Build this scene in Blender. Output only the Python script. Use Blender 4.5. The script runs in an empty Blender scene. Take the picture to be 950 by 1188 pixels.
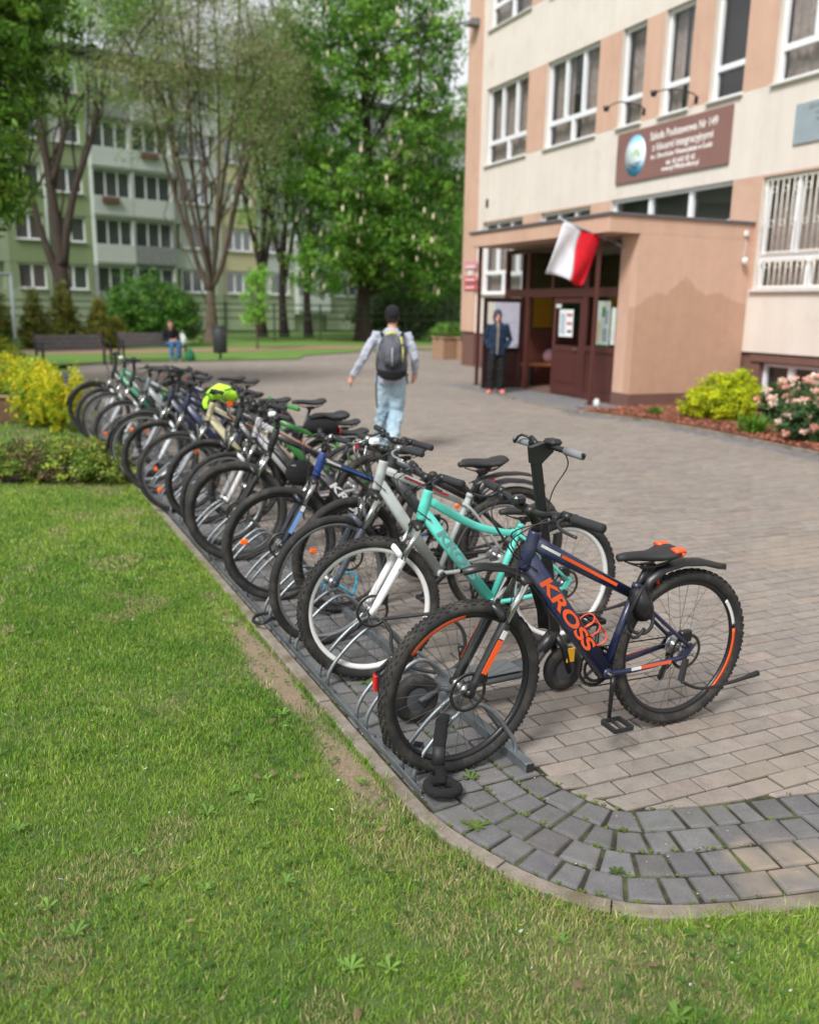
import bpy, bmesh, math, random
import numpy as np
from mathutils import Vector, Matrix, Quaternion, noise as mnoise
random.seed(7); rng=np.random.default_rng(11)
PI=math.pi; R_=math.radians
scn=bpy.context.scene; COL=scn.collection
# ------------------------------------------------------------------ materials
def srgb(r,g,b):
    f=lambda c:(c/255/12.92) if c/255<=.04045 else ((c/255+.055)/1.055)**2.4
    return (f(r),f(g),f(b))
MATS={}
def nd(nt,t,**k):
    n=nt.nodes.new(t)
    for a,b in k.items():
        if a in n.inputs: n.inputs[a].default_value=b
        else: setattr(n,a,b)
    return n
def newmat(name):
    m=bpy.data.materials.new(name); m.use_nodes=True
    nt=m.node_tree; p=nt.nodes['Principled BSDF']; return m,nt,p
def M(name,col,rough=.55,metal=0.,var=.12,vs=6.,bump=0.,bs=60.,attr=False,spec=.5,coat=0.,dirt=None,dscale=3.,dthr=.6,trans=0.):
    """procedural material: base colour broken up by two noises, optional colour attribute, dirt patches, bump"""
    if name in MATS: return MATS[name]
    m,nt,p=newmat(name); L=nt.links.new
    tc=nd(nt,'ShaderNodeTexCoord')
    n1=nd(nt,'ShaderNodeTexNoise',Scale=vs,Detail=6.,Roughness=.6); L(tc.outputs['Object'],n1.inputs['Vector'])
    mr=nd(nt,'ShaderNodeMapRange'); mr.inputs['From Min'].default_value=.25; mr.inputs['From Max'].default_value=.75
    mr.inputs['To Min'].default_value=1-var; mr.inputs['To Max'].default_value=1+var
    L(n1.outputs['Fac'],mr.inputs['Value'])
    mul=nd(nt,'ShaderNodeVectorMath',operation='SCALE')
    if attr:
        a=nd(nt,'ShaderNodeAttribute',attribute_name='col'); L(a.outputs['Color'],mul.inputs[0])
    else:
        mul.inputs[0].default_value=col[:3]
    L(mr.outputs['Result'],mul.inputs['Scale'])
    out=mul.outputs[0]
    if dirt:
        n2=nd(nt,'ShaderNodeTexNoise',Scale=dscale,Detail=8.,Roughness=.65); L(tc.outputs['Object'],n2.inputs['Vector'])
        cr=nd(nt,'ShaderNodeMapRange'); cr.inputs['From Min'].default_value=dthr-.08; cr.inputs['From Max'].default_value=dthr+.12
        L(n2.outputs['Fac'],cr.inputs['Value'])
        mx=nd(nt,'ShaderNodeMix',data_type='RGBA'); L(cr.outputs['Result'],mx.inputs[0]); L(out,mx.inputs[6]); mx.inputs[7].default_value=(*dirt,1)
        out=mx.outputs[2]
    L(out,p.inputs['Base Color'])
    p.inputs['Roughness'].default_value=rough; p.inputs['Metallic'].default_value=metal
    p.inputs['Specular IOR Level'].default_value=spec
    p.inputs['Coat Weight'].default_value=coat
    if trans:
        p.inputs['Transmission Weight'].default_value=0
        tr=nd(nt,'ShaderNodeBsdfTranslucent'); L(out,tr.inputs['Color'])
        ms=nd(nt,'ShaderNodeMixShader'); ms.inputs[0].default_value=trans
        L(p.outputs[0],ms.inputs[1]); L(tr.outputs[0],ms.inputs[2]); L(ms.outputs[0],nt.nodes['Material Output'].inputs[0])
    if bump:
        nb=nd(nt,'ShaderNodeTexNoise',Scale=bs,Detail=5.,Roughness=.6); L(tc.outputs['Object'],nb.inputs['Vector'])
        b=nd(nt,'ShaderNodeBump',Strength=bump); b.inputs['Distance'].default_value=.01
        L(nb.outputs['Fac'],b.inputs['Height']); L(b.outputs[0],p.inputs['Normal'])
    MATS[name]=m; return m
def glassmat(name,col=(.02,.025,.03),rough=.04,alpha=1.,ior=1.5):
    if name in MATS: return MATS[name]
    m,nt,p=newmat(name)
    p.inputs['Base Color'].default_value=(*col,1); p.inputs['Roughness'].default_value=rough
    p.inputs['Specular IOR Level'].default_value=.9
    p.inputs['IOR'].default_value=ior
    if alpha<1: p.inputs['Alpha'].default_value=alpha
    MATS[name]=m; return m
# ------------------------------------------------------------------ object helpers
def tag(o,label=None,cat=None,group=None,kind=None):
    if label: o['label']=label
    if cat: o['category']=cat
    if group: o['group']=group
    if kind: o['kind']=kind
    return o
def empty(name,loc=(0,0,0),rz=0.,label=None,cat=None,group=None,tilt=0.):
    o=bpy.data.objects.new(name,None); COL.objects.link(o); o.location=loc; o.rotation_euler=(tilt,0,rz)
    o.empty_display_size=.1
    return tag(o,label,cat,group)
def mesh_np(name,verts,faces,mats,col=None,mi=None,smooth=False,parent=None,link=True):
    me=bpy.data.meshes.new(name)
    verts=np.asarray(verts,dtype=np.float32); n=len(verts)
    if isinstance(faces,np.ndarray):
        k=faces.shape[1]; nf=len(faces)
        me.vertices.add(n); me.vertices.foreach_set('co',verts.ravel())
        me.loops.add(nf*k); me.loops.foreach_set('vertex_index',faces.astype(np.int32).ravel())
        me.polygons.add(nf); me.polygons.foreach_set('loop_start',(np.arange(nf)*k).astype(np.int32))
        me.polygons.foreach_set('loop_total',np.full(nf,k,dtype=np.int32))
        me.update(calc_edges=True)
    else:
        me.from_pydata(verts.tolist(),[],faces); me.update()
    for m in (mats if isinstance(mats,(list,tuple)) else [mats]): me.materials.append(m)
    if mi is not None: me.polygons.foreach_set('material_index',np.asarray(mi,dtype=np.int32))
    me.polygons.foreach_set('use_smooth',np.full(len(me.polygons),bool(smooth)))
    if col is not None:
        c=np.ones((n,4),dtype=np.float32); c[:,:3]=col
        a=me.color_attributes.new('col','FLOAT_COLOR','POINT'); a.data.foreach_set('color',c.ravel())
    o=bpy.data.objects.new(name,me)
    if link: COL.objects.link(o)
    if parent: o.parent=parent
    return o
def frame_from(t,up=Vector((0,0,1))):
    t=t.normalized(); s=t.cross(up)
    if s.length<1e-4: s=t.cross(Vector((0,1,0)))
    s.normalize(); u=s.cross(t); return s,u
class MB:
    def __init__(s): s.v=[];s.f=[];s.mi=[];s.sm=[];s.T=None
    def add(s,vs,fs,mat=0,smooth=True):
        b=len(s.v)
        if s.T is not None: vs=[s.T@Vector(p) for p in vs]
        s.v+= [tuple(p) for p in vs]; s.f+=[tuple(i+b for i in f) for f in fs]
        s.mi+=[mat]*len(fs); s.sm+=[smooth]*len(fs); return s
    def tube(s,pts,r,n=8,mat=0,closed=False,cap=True,up=Vector((0,0,1)),smooth=True):
        """r: number, or list per point of number / (side,up) radii"""
        pts=[Vector(p) for p in pts]; N=len(pts)
        if not isinstance(r,(list,tuple)): r=[r]*N
        vs=[];fs=[]; ps=None
        for i,p in enumerate(pts):
            a=pts[(i-1)%N] if (closed or i>0) else p; b=pts[(i+1)%N] if (closed or i<N-1) else p
            t=(b-a)
            if t.length<1e-9: t=Vector((0,0,1))
            t.normalize()
            if ps is None:
                sd,u=frame_from(t,up)
            else:
                sd=ps-t*ps.dot(t)
                if sd.length<1e-5: sd,u=frame_from(t,up)
                sd.normalize(); u=sd.cross(t)
            ps=sd
            ra,rb=(r[i] if isinstance(r[i],(tuple,list)) else (r[i],r[i]))
            for k in range(n):
                th=2*PI*k/n; vs.append(p+sd*(ra*math.cos(th))+u*(rb*math.sin(th)))
        for i in range(N if closed else N-1):
            j=(i+1)%N
            for k in range(n):
                l=(k+1)%n; fs.append((i*n+k,i*n+l,j*n+l,j*n+k))
        if cap and not closed:
            fs.append(tuple(range(n))[::-1]); fs.append(tuple(range((N-1)*n,N*n)))
        return s.add(vs,fs,mat,smooth)
    def box(s,x0,x1,y0,y1,z0,z1,b=0.,mat=0):
        if x0>x1:x0,x1=x1,x0
        if y0>y1:y0,y1=y1,y0
        if z0>z1:z0,z1=z1,z0
        if b<=0:
            vs=[(x,y,z) for x in(x0,x1) for y in(y0,y1) for z in(z0,z1)]
            fs=[(0,1,3,2),(4,6,7,5),(0,4,5,1),(2,3,7,6),(0,2,6,4),(1,5,7,3)]
            return s.add(vs,fs,mat,False)
        b=min(b,(x1-x0)*.45,(y1-y0)*.45,(z1-z0)*.45)
        vs=[];idx={}
        for i,x in enumerate((x0,x1)):
            for j,y in enumerate((y0,y1)):
                for k,z in enumerate((z0,z1)):
                    sx,sy,sz=(1-2*i,1-2*j,1-2*k)
                    idx[i,j,k,0]=len(vs);vs.append((x,y+sy*b,z+sz*b))
                    idx[i,j,k,1]=len(vs);vs.append((x+sx*b,y,z+sz*b))
                    idx[i,j,k,2]=len(vs);vs.append((x+sx*b,y+sy*b,z))
        fs=[]
        for i in(0,1):
            q=[idx[i,0,0,0],idx[i,0,1,0],idx[i,1,1,0],idx[i,1,0,0]];fs.append(q if i==0 else q[::-1])
            q=[idx[0,i,0,1],idx[1,i,0,1],idx[1,i,1,1],idx[0,i,1,1]];fs.append(q if i==0 else q[::-1])
            q=[idx[0,0,i,2],idx[0,1,i,2],idx[1,1,i,2],idx[1,0,i,2]];fs.append(q if i==0 else q[::-1])
        for a in(0,1):
            for c in(0,1):
                fs.append([idx[a,c,0,0],idx[a,c,1,0],idx[a,c,1,1],idx[a,c,0,1]])
                fs.append([idx[a,0,c,0],idx[a,1,c,0],idx[a,1,c,2],idx[a,0,c,2]])
                fs.append([idx[0,a,c,1],idx[1,a,c,1],idx[1,a,c,2],idx[0,a,c,2]])
        for i in(0,1):
            for j in(0,1):
                for k in(0,1): fs.append([idx[i,j,k,0],idx[i,j,k,1],idx[i,j,k,2]])
        return s.add(vs,fs,mat,False)
    def obox(s,p,q,w,h,mat=0,up=Vector((0,0,1)),b=0.):
        """bar of section w x h from p to q"""
        p=Vector(p);q=Vector(q);t=(q-p);L=t.length;sd,u=frame_from(t,up);t.normalize()
        m=Matrix((( *sd,0),( *t,0),( *u,0),(0,0,0,1))).transposed().to_4x4()
        m=Matrix(((sd.x,t.x,u.x,p.x),(sd.y,t.y,u.y,p.y),(sd.z,t.z,u.z,p.z),(0,0,0,1)))
        o=s.T; s.T=(o@m) if o is not None else m
        s.box(-w/2,w/2,0,L,-h/2,h/2,b,mat); s.T=o; return s
    def lathe(s,prof,c=(0,0,0),axis='Z',n=24,mat=0,closed=False,smooth=True):
        """profile [(r,h)] turned about axis through c"""
        vs=[];fs=[];P=len(prof)
        for i in range(n):
            a=2*PI*i/n;ca,sa=math.cos(a),math.sin(a)
            for r,h in prof:
                if axis=='Z': v=(c[0]+r*ca,c[1]+r*sa,c[2]+h)
                elif axis=='Y': v=(c[0]+r*ca,c[1]+h,c[2]+r*sa)
                else: v=(c[0]+h,c[1]+r*ca,c[2]+r*sa)
                vs.append(v)
        for i in range(n):
            j=(i+1)%n
            for k in range(P if closed else P-1):
                l=(k+1)%P; fs.append((i*P+k,j*P+k,j*P+l,i*P+l))
        return s.add(vs,fs,mat,smooth)
    def disc(s,c,r,h,axis='Y',n=24,mat=0): return s.lathe([(0.0001,-h/2),(r,-h/2),(r,h/2),(.0001,h/2)],c,axis,n,mat,smooth=False)
    def ball(s,c,r,n=12,mat=0,sc=(1,1,1)):
        vs=[];fs=[];m=n//2
        for j in range(m+1):
            ph=PI*j/m
            for i in range(n):
                a=2*PI*i/n; vs.append((c[0]+sc[0]*r*math.sin(ph)*math.cos(a),c[1]+sc[1]*r*math.sin(ph)*math.sin(a),c[2]+sc[2]*r*math.cos(ph)))
        for j in range(m):
            for i in range(n):
                k=(i+1)%n; fs.append((j*n+i,(j+1)*n+i,(j+1)*n+k,j*n+k))
        return s.add(vs,fs,mat,True)
    def poly(s,pts,mat=0): return s.add(pts,[tuple(range(len(pts)))],mat,False)
    def prism(s,pts2,h0,h1,plane='XY',mat=0):
        """extrude a 2D outline; plane XY -> height z, XZ -> along y, YZ -> along x"""
        n=len(pts2)
        def P(a,b,h): return {'XY':(a,b,h),'XZ':(a,h,b),'YZ':(h,a,b)}[plane]
        vs=[P(a,b,h0) for a,b in pts2]+[P(a,b,h1) for a,b in pts2]
        fs=[tuple(range(n))[::-1],tuple(range(n,2*n))]+[(i,(i+1)%n,n+(i+1)%n,n+i) for i in range(n)]
        return s.add(vs,fs,mat,False)
    def build(s,name,mats,parent=None,fix=True,loc=None,auto=None):
        me=bpy.data.meshes.new(name); me.from_pydata([tuple(p) for p in s.v],[],s.f)
        for m in (mats if isinstance(mats,(list,tuple)) else [mats]): me.materials.append(m)
        me.polygons.foreach_set('material_index',s.mi); me.polygons.foreach_set('use_smooth',s.sm)
        me.update()
        if fix:
            bm=bmesh.new(); bm.from_mesh(me); bmesh.ops.remove_doubles(bm,verts=bm.verts,dist=1e-6); bmesh.ops.recalc_face_normals(bm,faces=bm.faces); bm.to_mesh(me); bm.free()
        o=bpy.data.objects.new(name,me); COL.objects.link(o)
        if parent is not None: o.parent=parent
        if loc: o.location=loc
        return o
def arc(c,r,a0,a1,n,plane='XZ',y=0.):
    out=[]
    for i in range(n+1):
        a=R_(a0+(a1-a0)*i/n); p=(c[0]+r*math.cos(a),c[1]+r*math.sin(a))
        out.append({'XZ':(p[0],y,p[1]),'XY':(p[0],p[1],y),'YZ':(y,p[0],p[1])}[plane])
    return out
def smoothpath(pts,k=6):
    """Catmull-Rom"""
    pts=[Vector(p) for p in pts]; out=[]
    for i in range(len(pts)-1):
        p0=pts[max(i-1,0)];p1=pts[i];p2=pts[i+1];p3=pts[min(i+2,len(pts)-1)]
        for j in range(k):
            t=j/k; out.append(.5*((2*p1)+(p2-p0)*t+(2*p0-5*p1+4*p2-p3)*t*t+(3*p1-p0-3*p2+p3)*t**3))
    out.append(pts[-1]); return out
def text_mesh(name,s,size,mat,parent=None,mtx=None,ext=.001,align='CENTER',bold=0.,shear=0.,spacing=1.,sx=1.):
    cu=bpy.data.curves.new(name,'FONT'); cu.body=s; cu.size=size; cu.extrude=ext; cu.align_x=align; cu.align_y='CENTER'
    cu.offset=bold; cu.shear=shear; cu.space_character=spacing
    o=bpy.data.objects.new('tmp_text',cu); COL.objects.link(o)
    dg=bpy.context.evaluated_depsgraph_get(); me=bpy.data.meshes.new_from_object(o.evaluated_get(dg))
    bpy.data.objects.remove(o); me.name=name; me.materials.clear(); me.materials.append(mat)
    if sx!=1.: me.transform(Matrix.Scale(sx,4,(1,0,0)))
    t=bpy.data.objects.new(name,me); COL.objects.link(t)
    if mtx is not None: me.transform(mtx)
    if parent is not None: t.parent=parent
    return t
def basis(o,x,y):
    """matrix mapping text plane x,y axes to given world vectors at origin o"""
    x=Vector(x).normalized();y=Vector(y).normalized();z=x.cross(y)
    return Matrix(((x.x,y.x,z.x,o[0]),(x.y,y.y,z.y,o[1]),(x.z,y.z,z.z,o[2]),(0,0,0,1)))
def vnoise(x,y,seed=0):
    """cheap smooth value noise in numpy, 0..1"""
    r=np.random.default_rng(seed).random((64,64)); xi=np.floor(x).astype(int);yi=np.floor(y).astype(int);fx=x-xi;fy=y-yi
    fx=fx*fx*(3-2*fx);fy=fy*fy*(3-2*fy); a=lambda i,j:r[(xi+i)%64,(yi+j)%64]
    return (a(0,0)*(1-fx)+a(1,0)*fx)*(1-fy)+(a(0,1)*(1-fx)+a(1,1)*fx)*fy
# ------------------------------------------------------------------ camera
PSI=R_(24.0); TH=R_(13.08); RO=R_(1.03)
F0=Vector((0,math.cos(TH),-math.sin(TH)));R0=Vector((1,0,0));U0=R0.cross(F0)
R2=R0*math.cos(RO)+U0*math.sin(RO);U2=-R0*math.sin(RO)+U0*math.cos(RO)
MB3=Matrix(((math.cos(PSI),math.sin(PSI),0),(-math.sin(PSI),math.cos(PSI),0),(0,0,1)))
rg,upv,fw=MB3@R2,MB3@U2,MB3@F0
cam=bpy.data.cameras.new('camera'); camo=bpy.data.objects.new('camera',cam); COL.objects.link(camo); scn.camera=camo
camo.matrix_world=Matrix(((rg.x,upv.x,-fw.x,0),(rg.y,upv.y,-fw.y,0),(rg.z,upv.z,-fw.z,1.75),(0,0,0,1)))
cam.sensor_fit='VERTICAL'; cam.sensor_height=36; cam.sensor_width=28.8; cam.lens=1020/1188*36; cam.clip_end=600; cam.clip_start=.05
cam.dof.use_dof=True; cam.dof.focus_distance=3.3; cam.dof.aperture_fstop=1.9
# ------------------------------------------------------------------ light
SUN_EL,SUN_AZ=R_(48),R_(235)      # azimuth clockwise from +Y
w=bpy.data.worlds.new('World'); scn.world=w; w.use_nodes=True; nt=w.node_tree
bg=nt.nodes['Background']; sky=nd(nt,'ShaderNodeTexSky'); sky.sky_type='NISHITA'; sky.sun_disc=False
sky.sun_elevation=SUN_EL; sky.sun_rotation=SUN_AZ; sky.air_density=1.; sky.dust_density=4.; sky.ozone_density=1.
hs=nd(nt,'ShaderNodeHueSaturation'); hs.inputs['Saturation'].default_value=.25; nt.links.new(sky.outputs[0],hs.inputs['Color'])
tc=nd(nt,'ShaderNodeTexCoord'); cn=nd(nt,'ShaderNodeTexNoise',Scale=2.2,Detail=6.,Roughness=.55); nt.links.new(tc.outputs['Generated'],cn.inputs['Vector'])
cr=nd(nt,'ShaderNodeValToRGB'); cr.color_ramp.elements[0].position=.3; cr.color_ramp.elements[1].position=.7
cr.color_ramp.elements[0].color=(7.4,7.7,8.2,1); cr.color_ramp.elements[1].color=(9.3,9.3,9.4,1)
nt.links.new(cn.outputs['Fac'],cr.inputs[0])
mx=nd(nt,'ShaderNodeMix',data_type='RGBA'); mx.inputs[0].default_value=.8
nt.links.new(hs.outputs[0],mx.inputs[6]); nt.links.new(cr.outputs[0],mx.inputs[7]); nt.links.new(mx.outputs[2],bg.inputs[0]); bg.inputs[1].default_value=.094
sd=bpy.data.lights.new('sun','SUN'); sd.energy=2.8; sd.angle=R_(16); sd.color=(1,.975,.94); so=bpy.data.objects.new('sun',sd); COL.objects.link(so)
sdir=Vector((math.sin(SUN_AZ)*math.cos(SUN_EL),math.cos(SUN_AZ)*math.cos(SUN_EL),math.sin(SUN_EL)))
so.rotation_euler=(-sdir).to_track_quat('-Z','Y').to_euler(); so.location=(0,0,60)
scn.view_settings.view_transform='Standard'; scn.view_settings.look='None'; scn.view_settings.exposure=.42; scn.view_settings.gamma=1
scn.render.engine='CYCLES'
# ------------------------------------------------------------------ kerb path: from far left to near, then curving to the right
KP=[(.70,24.5),(.76,20),(.84,15),(.93,10.5),(1.03,7),(1.10,4.6),(1.145,3.2),(1.165,2.6),(1.185,2.42),(1.225,2.28),(1.285,2.13),(1.355,2.0),(1.445,1.885),(1.555,1.795),(1.68,1.735),(1.83,1.685),(2.1,1.62),(2.6,1.52),(4.,1.2),(9.,0.05)]
kp=smoothpath([(a,b,0) for a,b in KP],12); kp=np.array([(p.x,p.y) for p in kp])
seg=np.diff(kp,axis=0); sl=np.hypot(seg[:,0],seg[:,1]); cum=np.concatenate([[0],np.cumsum(sl)])
def path_at(s):
    x=np.interp(s,cum,kp[:,0]); y=np.interp(s,cum,kp[:,1]); e=.17
    dx=np.interp(s+e,cum,kp[:,0])-np.interp(s-e,cum,kp[:,0]); dy=np.interp(s+e,cum,kp[:,1])-np.interp(s-e,cum,kp[:,1])
    n=np.hypot(dx,dy)+1e-9; dx/=n; dy/=n
    return x,y,-dy,dx      # plaza-side normal (left of travel)
def offs(s,d):
    x,y,nx,ny=path_at(s); return x+nx*d,y+ny*d
def signed(px,py):
    """distance to kerb line, + on the plaza side; also arclength"""
    px=np.asarray(px,float);py=np.asarray(py,float)
    if px.size>3000:
        far=py>3.4; D=(px-np.interp(-py,-kp[::-1,1][::-1],kp[::-1,0][::-1]))*.9998; A=np.interp(-py,-kp[::-1,1][::-1],cum)
        if (~far).any():
            d2,a2=_signed(px[~far],py[~far]); D[~far]=d2; A[~far]=a2
        return D,A
    return _signed(px,py)
def _signed(px,py):
    best=np.full(px.shape,1e9);sg=np.zeros(px.shape);ar=np.zeros(px.shape)
    for i in range(len(seg)):
        if sl[i]<1e-6: continue
        ax,ay=kp[i];dx,dy=seg[i]/sl[i]; t=np.clip((px-ax)*dx+(py-ay)*dy,0,sl[i])
        qx,qy=px-ax-dx*t,py-ay-dy*t; d=np.hypot(qx,qy); c=dx*qy-dy*qx
        m=d<best; best=np.where(m,d,best); sg=np.where(m,np.sign(c),sg); ar=np.where(m,cum[i]+t,ar)
    return best*sg,ar
TOT=cum[-1]
# ---- base terrain sheet (soil and grass colour), large enough for the horizon
m,nt,p=newmat('lawn_soil'); L=nt.links.new
tc=nd(nt,'ShaderNodeTexCoord'); n1=nd(nt,'ShaderNodeTexNoise',Scale=1.1,Detail=8.,Roughness=.65); n2=nd(nt,'ShaderNodeTexNoise',Scale=35.,Detail=6.,Roughness=.7)
L(tc.outputs['Object'],n1.inputs['Vector']);L(tc.outputs['Object'],n2.inputs['Vector'])
r1=nd(nt,'ShaderNodeValToRGB');e=r1.color_ramp.elements; e[0].position=.35;e[0].color=(.08,.19,.025,1);e[1].position=.68;e[1].color=(.17,.22,.06,1)
r2=nd(nt,'ShaderNodeValToRGB');e=r2.color_ramp.elements; e[0].position=.3;e[0].color=(.07,.15,.02,1);e[1].position=.72;e[1].color=(.16,.29,.045,1)
mx=nd(nt,'ShaderNodeMix',data_type='RGBA'); mx.inputs[0].default_value=.6
L(n1.outputs['Fac'],r1.inputs[0]);L(n2.outputs['Fac'],r2.inputs[0]);L(r1.outputs[0],mx.inputs[6]);L(r2.outputs[0],mx.inputs[7]);L(mx.outputs[2],p.inputs['Base Color']);p.inputs['Roughness'].default_value=.95
b=nd(nt,'ShaderNodeBump',Strength=.6);b.inputs['Distance'].default_value=.02;L(n2.outputs['Fac'],b.inputs['Height']);L(b.outputs[0],p.inputs['Normal']); lawnm=m
mb=MB(); mb.poly([(-250,-60,-.05),(250,-60,-.05),(250,320,-.05),(-250,320,-.05)])
tag(mb.build('ground',lawnm,fix=False),kind='structure')
# ---- near lawn: gently uneven sheet left of the kerb
soil=srgb(150,128,100)
m,nt,p=newmat('near_lawn'); L=nt.links.new
at=nd(nt,'ShaderNodeAttribute',attribute_name='col'); tc=nd(nt,'ShaderNodeTexCoord'); n2=nd(nt,'ShaderNodeTexNoise',Scale=90.,Detail=8.,Roughness=.75); L(tc.outputs['Object'],n2.inputs['Vector'])
mr=nd(nt,'ShaderNodeMapRange');mr.inputs['From Min'].default_value=.3;mr.inputs['From Max'].default_value=.7;mr.inputs['To Min'].default_value=.55;mr.inputs['To Max'].default_value=1.35;L(n2.outputs['Fac'],mr.inputs['Value'])
ml=nd(nt,'ShaderNodeVectorMath',operation='SCALE');L(at.outputs['Color'],ml.inputs[0]);L(mr.outputs['Result'],ml.inputs['Scale']);L(ml.outputs[0],p.inputs['Base Color']);p.inputs['Roughness'].default_value=.95
b=nd(nt,'ShaderNodeBump',Strength=.8);b.inputs['Distance'].default_value=.01;L(n2.outputs['Fac'],b.inputs['Height']);L(b.outputs[0],p.inputs['Normal']); nearlawn=m
def bare(x,y):
    """0..1 amount of bare earth"""
    d,_=signed(x,y)
    band=np.exp(-((d+.085)/.075)**2)*np.clip((5.6-y)/1.5,0,1)*np.clip((y-2.45)/.4,0,1)*(.5+.9*vnoise(x*3,y*3,3))
    n=vnoise(x*1.3+5,y*1.3,4)*.6+vnoise(x*4,y*4,5)*.4
    return np.clip(band*1.3+np.clip((n-.62)*2.2,0,.6),0,1)
gx=[];gy=[]
ny_,nx_=520,260
S=np.linspace(0,TOT-.01,ny_); dd=-(np.linspace(0,1,nx_)**1.7)*9
SS,DD=np.meshgrid(S,dd,indexing='ij'); X,Y=offs(SS.ravel(),DD.ravel()); 
# the sheet is laid out by offset; straight far part only (no folding): keep inner curve safe because grass lies on the outside
Z=-.004+.006*vnoise(X*2,Y*2,6)+.004*vnoise(X*9,Y*9,7)-.006; Z=np.where(DD.ravel()>-.02,-.012,Z)
bb=bare(X,Y)[:,None]; tone=(vnoise(X*2.1,Y*2.1,8)*.6+vnoise(X*7,Y*7,9)*.4)[:,None]
g1=np.array([.055,.12,.018]);g2=np.array([.13,.17,.05]); cl=(g1*(1-tone)+g2*tone)*(1-bb)+np.array([.27,.205,.135])*bb
I=np.arange(ny_*nx_).reshape(ny_,nx_); F=np.stack([I[:-1,:-1],I[1:,:-1],I[1:,1:],I[:-1,1:]],-1).reshape(-1,4)
tag(mesh_np('lawn_soil_sheet',np.stack([X,Y,Z],1),F,nearlawn,col=cl),kind='structure').name='lawn'
# ---- kerb stones
kerbm=M('kerb_concrete',srgb(140,130,120),.9,var=.25,vs=14,bump=.8,bs=120,dirt=srgb(104,96,74),dscale=5,dthr=.54)
mb=MB(); s=0.
while s<TOT-1:
    L_=1.0 if s<21.2 else .38
    ss=np.linspace(s+.003,s+L_-.003,7)
    xa,ya=offs(ss,np.full(7,-.004));xb,yb=offs(ss,np.full(7,.056)); b=.006; z=.012+random.uniform(-.003,.003)
    xa2,ya2=offs(ss,np.full(7,-.004+b));xb2,yb2=offs(ss,np.full(7,.056-b))
    vs=[];n=7
    for A,Bq,zz in ((xa,ya,-.06),(xa,ya,z-b),(xa2,ya2,z),(xb2,yb2,z),(xb,yb,z-b),(xb,yb,-.06)):
        vs+=[(A[i],Bq[i],zz) for i in range(n)]
    fs=[(k*n+i,k*n+i+1,(k+1)*n+i+1,(k+1)*n+i) for k in range(5) for i in range(n-1)]+[(0,n,2*n,3*n,4*n,5*n),tuple(k*n+n-1 for k in range(6))[::-1]]
    mb.add(vs,fs,0,False); s+=L_
tag(mb.build('kerb',kerbm),kind='structure')
# ---- stone helper: many quads with rounded tops
def stones(quads,h,bev,cols,jitter=0.):
    """quads: N x 4 x 2 outlines (ccw) -> verts, faces, cols"""
    q=np.asarray(quads); N=len(q); c=q.mean(1,keepdims=True)
    d=q-c; ln=np.linalg.norm(d,axis=2,keepdims=True)
    q2=q-d/ln*bev*1.414
    q1=q-d/ln*bev*.4
    hz=np.asarray(h).reshape(N,1)
    def lay(p,z): return np.concatenate([p,np.broadcast_to(z[:,:,None],(N,4,1))],2)
    v=np.concatenate([lay(q,hz*0-.03),lay(q,hz-bev*.9),lay(q1,hz-bev*.3),lay(q2,hz)],1) # N,16,3
    base=(np.arange(N)*16)[:,None]; fl=[]
    for k in range(3):
        for i in range(4):
            j=(i+1)%4; fl.append([k*4+i,k*4+j,(k+1)*4+j,(k+1)*4+i])
    fl.append([12,13,14,15]); fl=np.array(fl)
    F=(base[:,:,None]+fl[None]).reshape(-1,4); col=np.repeat(np.asarray(cols),16,axis=0)
    return v.reshape(-1,3),F,col
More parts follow.
